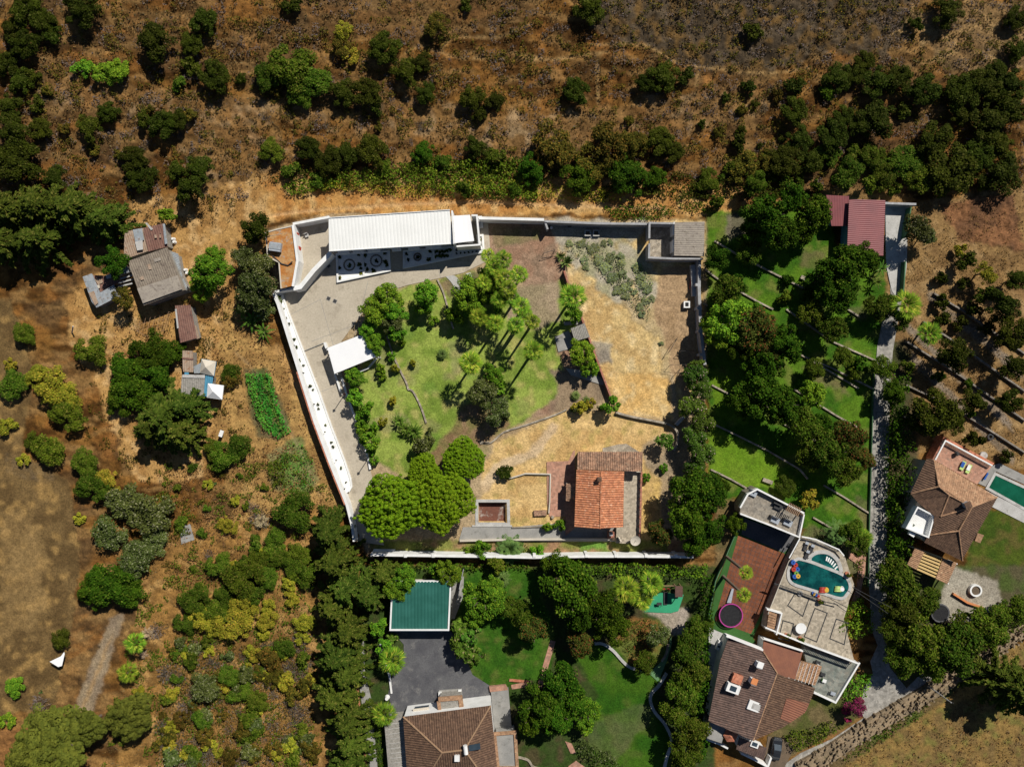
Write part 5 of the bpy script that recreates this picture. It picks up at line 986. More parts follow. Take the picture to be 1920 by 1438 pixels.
# garden edging in the south garden
for pts, m, lb, w_ in (([(1115, 1207), (1130, 1207), (1150, 1220), (1168, 1240), (1183, 1252), (1205, 1257)], 'concrete_pale', 'curved pale stone edging along the top of the big lower lawn', .5), ([(1253, 1208), (1250, 1225), (1241, 1240)], 'stone', 'short stone edging beside the pale green strip', .4),
                      ([(1250, 1262), (1236, 1285), (1222, 1300), (1220, 1315), (1228, 1335), (1245, 1355), (1257, 1378), (1260, 1395), (1252, 1415), (1246, 1440)], 'concrete_pale', 'long winding pale stone edging on the right of the big lower lawn', .55), ([(968, 1419), (990, 1425), (1000, 1438), (1020, 1442)], 'stone', 'curved stone edging at the bottom beside the brown roofed house', .35),
                      ([(955, 1275), (990, 1278)], 'coping', 'short terracotta kerb beside the palms', .4)):
    wall('stone_edging', pts, w_, .25, m, sm_=4, label=lb, cat='edging', group='stone edgings in the south garden')
slab('garden_path', [(1032, 1200), (1042, 1202), (1028, 1250), (1016, 1290), (1008, 1285), (1020, 1240)], 'terracotta_floor', .05, kind='structure'); slab('garden_path', [(958, 1284), (996, 1276), (997, 1286), (960, 1292)], 'terracotta_floor', .055, kind='structure')
slab('garden_path', [(1060, 1390), (1072, 1394), (1080, 1412), (1070, 1412)], 'terracotta_floor', .05, kind='structure'); slab('garden_path', [(1066, 1436), (1080, 1426), (1100, 1440), (1090, 1460), (1060, 1460)], 'terracotta_floor', .05, kind='structure')
slab('turf_strip', [(1258, 1192), (1260, 1205), (1250, 1240), (1234, 1278), (1217, 1262), (1240, 1240), (1252, 1210)], 'turf_pale', .05, kind='structure')
slab('play_mat', [(1208, 1147), (1225, 1118), (1240, 1110), (1282, 1115), (1272, 1145), (1258, 1149)], 'mat_green', .06, label='bright green play mat under the swing set', cat='play mat')
root = multi('swing_set', 'wooden swing set with a small brown roofed tower and red seats on the green mat', 'swing set', P(1260, 1110, 0))
MB().tube([P(1232, 1102, 0), P(1238, 1098, 2.4), P(1262, 1098, 2.4), P(1266, 1098, 0)], .08).tube([P(1238, 1098, 2.4), P(1244, 1110, 0)], .08).build('frame', M['wood'], root)
MB().prism(Ws([(1266, 1098), (1280, 1099), (1280, 1119), (1266, 1119)], 2.8), 2.65, 2.8).build('tower_roof', M['wood_dark'], root); MB().box(P(1273, 1108, 1.2), 1.2, 1.7, .9, 1.2).build('deck', M['wood'], root)
for dx, dy in ((-.5, -.8), (.5, -.8), (-.5, .8), (.5, .8)): MB().box(P(1273, 1108, 2) + Vector((dx, dy, 0)), .12, .12, 0, 2.65).build('post', M['wood'], root)
for x in (1245, 1254): s_ = MB().box(P(x, 1104, .6), .5, .25, .5, .58).build('swing_seat', M['plastic_red'], root); MB().tube([P(x - 2, 1098, 2.4), P(x - 2, 1104, .6)], .015).tube([P(x + 2, 1098, 2.4), P(x + 2, 1104, .6)], .015).build('rope', M['dark_metal'], s_)
MB().prism(Ws([(1246, 1112), (1253, 1112), (1253, 1136), (1246, 1136)], 1.0), lambda x, y: .1, lambda x, y: .25).build('slide', M['dark_metal'], root)
root = multi('garden_bench', 'small metal garden table frame casting a shadow on the green mat', 'table', P(1236, 1132, 0)); MB().box(P(1236, 1132, .8), .9, .5, .72, .78).build('tabletop', M['dark_metal'], root)
for dx, dy in ((-.4, -.2), (.4, -.2), (-.4, .2), (.4, .2)): MB().box(P(1236, 1132, 0) + Vector((dx, dy, 0)), .05, .05, .06, .72).build('leg', M['dark_metal'], root)
# ---------------------------------------------------------------- sports court, pool terrace and house on the right
slab('court_surround', [(1395, 965), (1420, 960), (1500, 1000), (1480, 1048), (1412, 1195), (1395, 1195), (1330, 1165), (1345, 1090)], 'turf', .05, kind='structure')
slab('sports_court', [(1384, 1004), (1470, 1037), (1478, 1050), (1408, 1188), (1340, 1163)], 'court', .065, kind='structure')
slab('painted_court_shade', [(1390, 1002), (1396, 972), (1499, 1008), (1470, 1036)], 'asphalt', .07, kind='structure')  # dark slab paints the raised terrace's cast shade onto this end
cq = Ws([(1384, 1004), (1467, 1036), (1408, 1188), (1340, 1163)], .08); b = MB()
for k in range(1, 11): t = k / 11; b.strip([cq[0].lerp(cq[1], t), cq[3].lerp(cq[2], t)], .09, .066, .075)
b.build('court_joints', M['wood_dark'], kind='structure'); b = MB()
for k in range(1, 20): t = k / 20; b.strip([cq[0].lerp(cq[3], t), cq[1].lerp(cq[2], t)], .09, .066, .079)
b.build('court_joints', M['wood_dark'], kind='structure')
slab('turf_strip', [(1330, 1164), (1410, 1192), (1417, 1205), (1405, 1208), (1330, 1176)], 'turf', .08, kind='structure')
wall('court_wall', [(1396, 962), (1380, 1000), (1342, 1090), (1328, 1162)], .2, .9, 'wall_green', label='long green wall on the left side of the brick-red court', cat='wall')
root = multi('upper_terrace', 'raised terrace with seating above the shaded end of the court', 'terrace', cen([(1395, 925), (1508, 960), (1495, 1003), (1385, 962)], 3.4))
UT = [(1388, 950), (1402, 925), (1420, 915), (1508, 962), (1501, 985), (1499, 1008), (1440, 985), (1388, 962)]
MB().prism(Ws(UT, 3.6), 0, 3.6).build('terrace_body', M['paving_cobble'], root); MB().strip(Ws([(1388, 952), (1402, 927), (1420, 917), (1508, 962)], 4.5), .3, 3.6, 4.5).build('parapet', M['white_paint'], root); MB().strip(Ws([(1388, 963), (1440, 983), (1499, 1007), (1508, 964)], 4.4), .25, 3.6, 4.4).build('parapet', M['white_paint'], root)
for k, (x, y) in enumerate(((1454, 975), (1478, 980), (1412, 924), (1460, 950))):
    r_ = multi('sun_lounger' if k < 2 else 'sofa', ['left grey lounge chair on the raised terrace', 'right grey lounge chair on the raised terrace', 'grey sofa at the top corner of the raised terrace', 'dark sofa in the middle of the raised terrace'][k], 'lounge chair' if k < 2 else 'sofa', P(x, y, 3.6), 'seats on the raised terrace')
    MB().box(P(x, y, 4), 1.5, 1.1, 3.62, 4.0, R(-25)).build('seat', M['grey_plastic' if k != 3 else 'dark_metal'], r_); MB().box(P(x - 2, y - 5, 4.3), 1.5, .25, 3.62, 4.4, R(-25)).build('backrest', M['dark_metal'], r_)
root = multi('pergola', 'slatted pergola strip along the raised terrace edge', 'pergola', P(1432, 960, 3.6)); b = MB()
for k in range(8): b.box(P(1478 + k * 3, 950 + k * 1.5, 6.0), .15, 1.6, 5.9, 6.0, R(-25))
b.build('slats', M['wood'], root)
for x, y in ((1477, 956), (1502, 964)): MB().box(P(x, y, 5), .15, .15, 3.6, 5.9).build('post', M['wood'], root)
PT = [(1502, 1008), (1530, 1012), (1572, 1030), (1585, 1045), (1592, 1068), (1603, 1100), (1592, 1125), (1590, 1135), (1582, 1160), (1602, 1240), (1510, 1205), (1435, 1180), (1440, 1150), (1478, 1055)]
ZT = 2.4
root = multi('pool_terrace', 'raised pebbled pool terrace with dark line patterns, right of the brick-red court', 'terrace', cen(PT, ZT)); MB().prism(Ws(PT, ZT), 0, ZT).build('terrace_body', M['paving_tan'], root)
for q in ([(1477, 1135), (1490, 1113), (1517, 1122), (1505, 1155)], [(1528, 1140), (1551, 1149), (1531, 1203), (1508, 1193)], [(1468, 1163), (1488, 1169), (1480, 1201), (1460, 1196)], [(1568, 1160), (1590, 1168), (1583, 1208), (1556, 1197)]):
    MB().strip(Ws(q, ZT + .01), .2, ZT - .01, ZT + .012, True).build('inlay', M['dark_metal'], root)
MB().tube([P(1479, 1052, 3.2), P(1440, 1150, 3.2)], .06).tube([P(1480, 1050, 3.2), P(1440, 1152, 3.2)], .05).build('handrail', M['wall_cream'], root)
b = MB().strip(Ws([(1504, 1006), (1530, 1011), (1573, 1030), (1583, 1042)], 3.3), .2, 3.15, 3.3).strip(Ws([(1480, 1046), (1500, 1009)], 3.3), .2, 3.15, 3.3)
for k in range(34): t = k / 33; p = P(1504 + 70 * t, 1006 + 26 * t ** 1.1, 3.2); b.box(p, .09, .09, ZT, 3.15)
b.build('balustrade', M['white_paint'], root)
b = MB().strip(Ws([(1435, 1176), (1510, 1207), (1610, 1244)], 3.3), .25, 3.1, 3.3)
for k in range(60): t = k / 59; p = P(1437 + 172 * t, 1178 + 65 * t, 3.2); b.box(p, .1, .1, 1.0, 3.1)
b.build('balustrade', M['white_paint'], root)
MB().strip(Ws([(1452, 1093), (1500, 1110), (1548, 1128), (1572, 1134)], 3.2), .14, 3.1, 3.2).strip(Ws([(1452, 1095), (1500, 1112), (1548, 1130)], 2.7), .1, 2.62, 2.7).build('handrail', M['dark_metal'], root)
KP = [(1497, 1047), (1520, 1053), (1546, 1063), (1580, 1077), (1592, 1090), (1594, 1103), (1588, 1114), (1577, 1122), (1545, 1113), (1515, 1104), (1488, 1095), (1479, 1084), (1479, 1068), (1486, 1054)]
root = multi('swimming_pool', 'dark teal curved swimming pool with inflatables on the pebbled terrace', 'pool', cen(KP, ZT)); kp = smooth_line(KP + [KP[0]], 3)[:-1]
MB().prism(Ws(kp, ZT + .05), ZT + .01, ZT + .05).build('water', M['pool_teal'], root); MB().strip(Ws(kp, ZT + .12), .55, ZT, ZT + .13, True).build('coping', M['concrete_pale'], root)
c = P(1548, 1056, ZT); root = multi('hot_tub', 'half-round paddling pool with pale steps joined to the top of the teal pool', 'pool', c)
HT = smooth_line([(1518, 1050), (1520, 1043), (1531, 1036), (1548, 1035), (1563, 1042), (1573, 1055), (1578, 1073)], 5)
MB().prism(Ws(HT + [(1546, 1061)], ZT + .03), ZT + .005, ZT + .03).build('water', M['pool_teal'], root); MB().strip(Ws(HT, ZT + .14), .7, ZT, ZT + .14).build('rim', M['concrete_pale'], root); b = MB()
for k in range(6): b.box(P(1550 + k * 3.6, 1047 + k * 1.6 + k * k * .35, ZT), .26, .8, ZT + .031, ZT + .05, R(-12 - k * 7))
b.build('steps', M['white_gravel'], root)
for k, (x, y) in enumerate(((1511, 1024), (1522, 1029), (1513, 1040))):
    r_ = multi('sun_lounger', ['upper left dark lounger in the top corner of the pebbled pool terrace', 'upper right dark lounger in the top corner of the pebbled pool terrace', 'lower dark lounger in the top corner of the pebbled pool terrace'][k], 'sun lounger', P(x, y, ZT), 'loungers on the pool terrace')
    MB().box(P(x, y, ZT + .35), .6, 1.5, ZT + .3, ZT + .38, R(-20)).build('frame', M['dark_metal'], r_); MB().box(P(x + 2, y - 6, ZT + .5), .6, .5, ZT + .383, ZT + .6, R(-20)).build('backrest', M['grey_plastic'], r_)
    for dx, dy in ((-.25, -.5), (.25, -.5), (-.25, .5), (.25, .5)): MB().box(P(x, y, ZT) + Vector((dx, dy, 0)), .06, .06, ZT, ZT + .3).build('leg', M['dark_metal'], r_)
for k, (x, y, mm) in enumerate(((1536, 1125, 'leaf_magenta'), (1474, 1190, 'leaf_mid'), (1500, 1196, 'leaf_mid'), (1588, 1075, 'leaf_mid'))):
    r_ = multi('plant_pot', ['plant pot by the handrail below the teal pool', 'plant pot beside the small square floor pattern', 'plant pot just below the white oval table', 'plant pot at the right end of the half-round pool'][k], 'plant pot', P(x, y, ZT), 'plant pots on the pool terrace')
    MB().cyl(P(x, y, ZT + .3), .3, ZT, ZT + .4, 12, .38).build('pot', M['coping'], r_); c_ = bpy.data.objects.new('foliage', PROTO['s_mid'][k % 3]); c_.scale = (.6, .6, .6); c_.location.z = .6; COL.objects.link(c_); c_.parent = r_
for (x, y, m1, m2, lb, a) in ((1545, 1106, 'plastic_red', 'plastic_yellow', 'red and yellow inflatable floating in the teal pool', 5), (1574, 1104, 'plastic_lime', 'white_paint', 'lime green inflatable floating in the teal pool', -5)):
    root = multi('pool_float', lb, 'inflatable', P(x, y, ZT), 'inflatables in the teal pool'); p = P(x, y, ZT + .2)
    b = MB()
    for k in range(4): b.tube([p + Vector((-.95 + .05 * k, -.4 + k * .26, 0)), p + Vector((.3, -.4 + k * .26, 0))], .14, 8)
    b.build('mattress', M[m1], root, smooth=True); MB().cyl(p + Vector((.45, 0, 0)), .5, ZT + .06, ZT + .34, 14, .4).build('pillow', M[m2], root)
root = multi('inflatable_slide', 'multicoloured inflatable toy at the left end of the teal pool', 'inflatable', P(1491, 1065, ZT)); p = P(1490, 1068, ZT)
for k, (dx, dy, mm) in enumerate(((0, 1.0, 'plastic_red'), (.35, .2, 'plastic_blue'), (-.35, .2, 'plastic_red'), (.1, -.5, 'plastic_green'), (-.2, -1.1, 'plastic_blue'), (.4, -1.0, 'plastic_yellow'), (-.5, 1.5, 'plastic_blue'))):
    MB().ring(p + Vector((dx, dy, 0)), .12, .42, ZT + .08, ZT + .5 + k * .03, 12).build('ring', M[mm], root)
for k, (x, y, mm) in enumerate(((1526, 1113, 'plastic_yellow'), (1530, 1115, 'plastic_blue'), (1534, 1117, 'plastic_red'), (1524, 1111, 'plastic_blue'))): MB().ring(P(x, y, ZT + .1), .08, .26, ZT + .14, ZT + .32, 10).build('toy_ring', M[mm], label='%s toy at the lower edge of the teal pool' % ['small yellow', 'second small blue', 'small red', 'leftmost small blue'][k], cat='toy', group='toys at the pool edge')
MB().ring(P(1500, 1112, ZT + .1), .2, .5, ZT, ZT + .25, 16).build('tyre', M['concrete_grey'], label='grey ring lying on the terrace below the teal pool', cat='ring')
root = multi('garden_table', 'white oval table on the pebbled terrace', 'table', P(1502, 1178, ZT)); MB().cyl(P(1502, 1178, ZT + .75), 1.0, ZT + .7, ZT + .76, 24).build('tabletop', M['white_paint'], root); MB().cyl(P(1502, 1178, ZT + .7), .15, ZT, ZT + .7).build('leg', M['white_paint'], root)
root = multi('stair', 'flight of white steps with tiled treads at the left end of the pebbled terrace', 'stairs', cen([(1440, 1140), (1470, 1160)], ZT)); b = MB()
for k in range(7): b.box(P(1447 - k * .4, 1149 + k * 5, ZT + .3 - k * .04), 1.5, .45, ZT, ZT + .9 - k * .12, R(-20))
b.build('tread', M['tile_tan'], root); MB().strip(Ws([(1438, 1142), (1466, 1150), (1456, 1190)], 3.4), .25, ZT, 3.4).build('parapet', M['white_paint'], root)
root = multi('slate_patio', 'patio paved in grey-green slate with white kerbs below the pool terrace', 'patio', cen([(1505, 1210), (1610, 1245), (1565, 1320), (1527, 1300)], 1)); SP = [(1504, 1208), (1612, 1244), (1566, 1318), (1526, 1298)]
MB().prism(Ws(SP, 1.0), 0, 1.0).build('paving', M['slate'], root); MB().strip(Ws([(1612, 1242), (1567, 1317), (1526, 1298)], 1.5), .3, 1.0, 1.5).build('kerb', M['white_paint'], root)
for k in range(4): MB().prism(Ws([(1508 + k * 24, 1207 + k * 8.6), (1526 + k * 24, 1213 + k * 8.6), (1524 + k * 24, 1219 + k * 8.6), (1506 + k * 24, 1213 + k * 8.6)], 1.3), 1.0, 1.3).build('planter_box', M['fibre_dark'], root)
for k, (x, y, m1) in enumerate(((1534, 1242, 'dark_metal'), (1543, 1264, 'dark_metal'), (1545, 1276, 'white_paint'), (1562, 1300, 'grey_plastic'))):
    root = multi('patio_chair', ['dark folded parasol frame at the top of the slate patio', 'dark reclining chair on the slate patio beside the slatted tile roof', 'white and green low seat on the slate patio', 'small grey stool at the bottom of the slate patio'][k], 'chair', P(x, y, 1.0), 'furniture on the slate patio')
    MB().box(P(x, y, 1.4), .9, .6, 1.3, 1.42, R(-20)).build('seat', M[m1], root); MB().box(P(x - 4, y - 2, 1.6), .15, .6, 1.43, 1.8, R(-20)).build('backrest', M['turf' if k == 2 else m1], root)
    for dx, dy in ((-.35, -.22), (.35, -.22), (-.35, .22), (.35, .22)): MB().box(P(x, y, 1) + Vector((dx, dy, 0)), .06, .06, 1.0, 1.3).build('leg', M[m1], root)
root = multi('brown_roofed_house', 'sprawling house with dark brown tiled roofs, skylights and white chimneys below the brick-red court', 'house', cen([(1366, 1194), (1528, 1290), (1412, 1387), (1328, 1350)], 4))
za, zb = 4.6, 5.8
QA = [(1366, 1194, 5.0), (1431, 1221, 5.4), (1456, 1262, 5.8), (1412, 1388, 5.5), (1328, 1351, 4.4), (1357, 1243, 4.7)]
def flat(q, z0, z1, ia, ib):
    """heights along the direction ia->ib so the polygon stays planar"""
    a = Vector(q[ia][:2]); b_ = Vector(q[ib][:2]); d = b_ - a
    return [P(x, y, z0 + (z1 - z0) * (Vector((x, y)) - a).dot(d) / d.length_squared) for x, y, *_ in q]
def perp(q, ia, ib, z0, s):
    """roof rising away from the line ia-ib at slope s per pixel"""
    a = Vector(q[ia][:2]); b_ = Vector(q[ib][:2]); d = (b_ - a).normalized(); n = Vector((-d.y, d.x)); c = sum((Vector(p[:2]) for p in q), Vector((0, 0))) / len(q)
    if (c - a).dot(n) < 0: n = -n
    return [P(p[0], p[1], z0 + s * (Vector(p[:2]) - a).dot(n)) for p in q]
ra = perp([(1431, 1221), (1366, 1194), (1350, 1240), (1328, 1351), (1412, 1388), (1456, 1262)], 3, 2, 4.3, .018)
rd = perp([(1528, 1290), (1512, 1332), (1470, 1362), (1412, 1388), (1456, 1262)], 0, 1, 4.4, .018)
MB().roof(ra, .4, .09, eave=(3, 2)).build('roof', M['tile_grey'], root); MB().roof(rd, .4, .09, eave=(0, 1)).build('roof', M['tile_brown'], root)
MB().tube([P(1457, 1261, rd[4].z + .12), P(1412, 1388, rd[3].z + .12)], .16).tube([P(1431, 1221, ra[0].z + .1), P(1457, 1261, ra[5].z + .1)], .13).build('ridge', M['tile_tan'], root)
MB().roof([p + Vector((0, 0, .16)) for p in perp([(1516, 1318), (1508, 1335), (1480, 1354), (1462, 1346), (1474, 1308)], 0, 1, rd[1].z, .018)], .4, .08).build('roof_patch', M['roof_maroon'], root)
MB().tube([P(1440, 1300, 6.1), P(1446, 1301, 7.0)], .03).tube([P(1440, 1296, 6.9), P(1450, 1306, 7.0)], .03).build('aerial', M['dark_metal'], root)
MB().prism(inset(Ws([(1431, 1221), (1366, 1194), (1350, 1240), (1328, 1351), (1412, 1388), (1470, 1362), (1512, 1332), (1528, 1290), (1456, 1262)], 4.0), .45), 0, 4.05).build('wall', M['white_paint'], root)
MB().strip([(p.x, p.y) for p in Ws([(1362, 1192), (1431, 1219)], 5.2)], .3, 3.9, 5.2).build('parapet', M['white_paint'], root)
MB().roof(perp([(1432, 1199), (1505, 1222), (1491, 1273), (1425, 1256)], 3, 2, 4.0, -.005), .3, .02, eave=(3, 2)).build('maroon_roof', M['roof_maroon'], root); MB().prism(inset(Ws([(1432, 1199), (1505, 1222), (1491, 1273), (1425, 1256)], 3.6), .3), 0, 3.55).build('maroon_wing', M['white_paint'], root)
MB().strip(Ws([(1432, 1197), (1506, 1221)], 4.3), .22, 3.6, 4.3).build('parapet', M['white_paint'], root)
MB().roof(perp([(1502, 1238), (1541, 1249), (1528, 1285), (1491, 1273)], 1, 2, 2.8, .01), .3, .06).build('veranda_roof', M['tile_tan'], root)
for x, y in ((1538, 1250), (1527, 1283)): MB().box(P(x, y, 2.6), .2, .2, 1.0, 2.75).build('post', M['white_paint'], root)
b = MB()
for k in range(6): a_ = 1501 + k * 6.5; b.tube([P(a_, 1240 + k * 1.9, 3.15), P(a_ - 11, 1275 + k * 1.9, 3.15)], .05)
b.build('rafters', M['white_paint'], root)
for k, (x, y) in enumerate(((1425, 1249), (1414, 1280))):
    ch = MB().box(P(x, y, 7.0), .9, .9, 4.5, 7.0, R(-20)).build('chimney', M['white_paint'], root); MB().box(P(x + 1, y - 2, 7.2), 1.1, 1.1, 7.003, 7.15, R(-20)).build('cap', M['orange_paint'] if k else M['white_paint'], ch)
for (x, y, sx, sy) in ((1375, 1291, 2.4, 1.5), (1418, 1325, 3.0, 1.7)):
    sk = MB().box(P(x, y, 5.9), sx, sy, 5.0, 5.95, R(-20)).build('skylight', M['white_paint'], root); MB().box(P(x, y, 6.0), sx * .5, sy * .6, 5.953, 6.0, R(-20)).build('pane', M['glass' if sx < 2.5 else 'concrete_pale'], sk)
MB().box(P(1383, 1274, 5.9), 1.8, 1.6, 5.1, 5.75, R(-20)).build('roof_hatch', M['coping'], root)
slab('side_yard', [(1329, 1176), (1366, 1190), (1350, 1240), (1354, 1262), (1342, 1272), (1329, 1268)], 'concrete_pale', .05, kind='structure')
MB().prism(Ws([(1328, 1352), (1361, 1365), (1353, 1393), (1326, 1384)], 3.2), 0, 3.2).build('flat_wing', M['concrete_grey'], root)
MB().strip(Ws([(1325, 1386), (1352, 1396), (1365, 1403)], 1.2), .3, 0, 1.2).build('terrace_wall', M['white_paint'], root)
b = MB(); tc_ = P(1370, 1380, 4.2); pts = [P(1370 + 14 * math.cos(1.047 * k), 1378 + 14 * math.sin(1.047 * k), 3.5) for k in range(6)]
for k in range(6): b.face([pts[k], pts[(k + 1) % 6], tc_][::-1])
b.build('turret_roof', M['coping'], root); MB().prism(inset([(p.x, p.y) for p in pts], .2), 0, 3.45).build('turret', M['white_paint'], root)
MB().roof(perp([(1386, 1382), (1438, 1402), (1432, 1424), (1380, 1404)], 2, 3, 2.8, .02), .36, .06).build('lower_roof', M['tile_grey'], root); MB().prism(inset(Ws([(1386, 1382), (1438, 1402), (1432, 1424), (1380, 1404)], 2.6), .3), 0, 2.7).build('lower_wall', M['white_paint'], root)
sk = MB().box(P(1415, 1395, 3.3), 1.5, 1.1, 3.0, 3.4, R(-20)).build('skylight', M['white_paint'], root); MB().box(P(1415, 1395, 3.4), 1.0, .7, 3.403, 3.43, R(-20)).build('pane', M['glass'], sk)
wall('garden_wall', [(1390, 1412), (1415, 1424), (1440, 1437), (1446, 1420)], .35, 1.5, 'white_paint', label='white garden wall at the bottom of the brown roofed house', cat='wall')
root = multi('air_conditioner', 'white air conditioning unit on the pale side yard of the brown roofed house', 'air conditioner', P(1348, 1213, 0)); MB().box(P(1348, 1210, .9), .6, 1.8, .0, .9, R(-20)).build('casing', M['white_paint'], root); MB().cyl(P(1348, 1212, .95), .22, .902, .93, 14).build('fan_grille', M['dark_metal'], root)
def trampoline(x, y, r, z, m1, label):
    root = multi('trampoline', label, 'trampoline', P(x, y, 0), 'round trampolines'); c = P(x, y, z); MB().cyl(c, r * .86, z - .03, z, 36).build('jumping_mat', M['net_black'], root); MB().ring(c, r * .86, r, z - .06, z + .05, 36).build('padding', M[m1], root); b = MB()
    for k in range(6): a = 1.047 * k; q = c + Vector((math.cos(a), math.sin(a), 0)) * r * .97; b.tube([(q.x, q.y, z - .05), (q.x, q.y, 0)], .05)
    b.build('legs', M['dark_metal'], root); return root, c
root, c = trampoline(1370, 1153, 2.05, .9, 'net_black', 'trampoline with a magenta rim on the brick-red court')
MB().ring(c, 2.06, 2.24, 1.0, 1.12, 36).build('net_rim', M['magenta'], root); b = MB()
for k in range(6): a = 1.047 * k + .3; q = c + Vector((math.cos(a), math.sin(a), 0)) * 2.12; b.tube([(q.x, q.y, 0), (q.x, q.y, 1.1)], .035)
b.build('net_poles', M['magenta'], root)
trampoline(1763, 1149, 1.75, .7, 'asphalt', 'dark trampoline on the gravel at the right edge of the hedge')
c = P(1830, 1107, .6); root = multi('round_planter', 'round white rimmed planter on the gravel right of the dark trampoline', 'planter', P(1830, 1107, 0)); MB().ring(c, .85, 1.15, 0, .65, 28).build('rim', M['white_paint'], root); MB().cyl(c, .86, 0, .45, 24).build('soil', M['soil_dark'], root)
for k in range(9): MB().box(P(1350 + k * .0, 1125, 0), .01, .01, 0, .01) if 0 else None
MB().prism(Ws([(1372, 1104), (1376, 1104), (1371, 1130), (1363, 1130)], .5), .07, .5).build('ball_ramp', M['grey_plastic'], label='narrow grey spotted ramp above the magenta trampoline', cat='ramp')
# ---------------------------------------------------------------- far right house
root = multi('hip_roofed_house', 'house with a faceted tan tiled roof and a cut-out white roof terrace', 'house', cen([(1741, 860), (1869, 932), (1804, 1050), (1697, 990)], 5))
e, t_ = 4.6, 6.6
V1 = dict(a=P(1738, 859, e), b=P(1750, 862, e), c=P(1869, 932, e), d=P(1804, 1051, e), f=P(1733, 1017, e), g=P(1740, 1003, e + .3), h=P(1697, 990, e), i=P(1719, 940, e + .2), j=P(1707, 925, e), k=P(1760, 912, t_), l=P(1779, 928, t_ - .1), m=P(1822, 950, t_), n=P(1763, 968, e + 1.2), o=P(1797, 995, t_ - .4))
b = MB()
def tri(names, **k):
    q = [V1[x] for x in names]
    for s in range(1, len(q) - 1): b.roof([q[0], q[s], q[s + 1]], .36, .06)
b.roof([V1['b'], V1['c'], V1['m'], V1['k']], .42, .11, eave=(0, 1)); b.roof([V1['k'], V1['l'], V1['m']], .36, .03, eave=(0, 2)); b.build('roof', M['tile_tan'], root); b = MB()
b.roof([V1['j'], V1['a'], V1['b'], V1['k']], .42, .11, eave=(0, 1)); b.roof([V1['m'], V1['c'], V1['d'], V1['o']], .36, .06, eave=(1, 2)); b.roof([V1['g'], V1['o'], V1['d'], V1['f']], .36, .06, eave=(3, 2)); b.roof([V1['i'], V1['l'], V1['n'], P(1752, 968, e + 1)], .36, .06, eave=(0, 3)); b.roof([V1['n'], V1['m'], V1['o'], V1['g']], .36, .06, eave=(0, 3)); b.roof([P(1745, 1008, e + .3), V1['n'], P(1752, 968, e + 1)], .36, .04)
b.roof([V1['j'], V1['k'], V1['l'], V1['i']], .36, .06, eave=(0, 3)); b.roof([V1['l'], V1['m'], V1['n']], .36, .06, eave=(0, 1)); b.build('roof', M['tile_pink'] if 0 else M['tile_brown'], root)
b = MB()
for s in ('bk', 'kj', 'kl', 'lm', 'mc', 'mo', 'od', 'og', 'mn', 'ln'): b.tube([V1[s[0]] + Vector((0, 0, .1)), V1[s[1]] + Vector((0, 0, .1))], .15)
b.build('ridge', M['tile_tan'], root)
MB().prism(inset(Ws([(1738, 859), (1750, 862), (1869, 932), (1804, 1051), (1733, 1017), (1697, 990), (1719, 940), (1707, 925)], e), .4), 0, e - .5).build('wall', M['wall_cream'], root)
MB().prism(Ws([(1722, 952), (1752, 968), (1741, 1006), (1701, 990)], 4.2), 4.15, 4.25).build('roof_terrace', M['white_paint'], root); MB().strip(Ws([(1721, 951), (1752, 967), (1741, 1007), (1700, 990)], 5.4), .25, 4.0, 5.4, True).build('parapet', M['white_paint'], root)
ch = MB().box(P(1816, 947, 7.6), .9, .9, 5.5, 7.7, R(25)).build('chimney', M['wall_grey'], root); MB().box(P(1816, 947, 7.8), 1.15, 1.15, 7.703, 7.8, R(25)).build('cap', M['tile_brown'], ch)
root = multi('roofed_terrace', 'reddish tiled terrace with white balustrades above the faceted roof', 'terrace', cen([(1770, 825), (1860, 872), (1832, 905), (1752, 864)], 3)); RT = [(1773, 826), (1861, 873), (1832, 908), (1752, 862)]
MB().prism(Ws(RT, 2.4), 0, 2.4).build('floor', M['terracotta_floor'], root); MB().strip(Ws([(1754, 862), (1773, 826), (1861, 873)], 3.3), .25, 3.15, 3.3).build('balustrade_rail', M['white_paint'], root); b = MB()
for k in range(45): t = k / 44; b.box(P(1773 + 88 * t, 826 + 47 * t, 3.2), .1, .1, 2.4, 3.15)
for k in range(18): t = k / 17; b.box(P(1754 + 19 * t, 862 - 36 * t, 3.2), .1, .1, 2.4, 3.15)
b.build('balusters', M['white_paint'], root); MB().strip(Ws([(1750, 862), (1770, 821), (1863, 870)], 2.2), .5, 0, 2.2).build('coping', M['coping'], root)
for k, (x, y, mm) in enumerate(((1806, 873, 'plastic_blue'), (1817, 879, 'plastic_lime'))):
    r_ = multi('sun_lounger', ['lounger with a blue towel on the reddish terrace', 'lime green lounger on the reddish terrace'][k], 'sun lounger', P(x, y, 2.4), 'loungers on the reddish terrace'); MB().box(P(x, y, 2.8), .7, 1.7, 2.65, 2.75, R(-25)).build('frame', M['plastic_lime'], r_); MB().box(P(x, y - 2, 2.9), .6, 1.0, 2.753, 2.83, R(-25)).build('towel', M[mm if k == 0 else 'white_paint'], r_)
    for dx, dy in ((-.2, -.6), (.3, -.6), (-.2, .6), (.3, .6)): MB().box(P(x, y, 2.5) + Vector((dx, dy, 0)), .06, .06, 2.4, 2.65).build('leg', M['plastic_lime'], r_)
r_ = multi('barbecue', 'dark round barbecue beside the balustrade of the reddish terrace', 'barbecue', P(1796, 851, 2.4)); MB().cyl(P(1796, 851, 3.2), .45, 2.9, 3.3, 14, .25).build('lid', M['dark_metal'], r_); MB().cyl(P(1796, 851, 3), .3, 2.4, 2.9, 10).build('body', M['dark_metal'], r_)
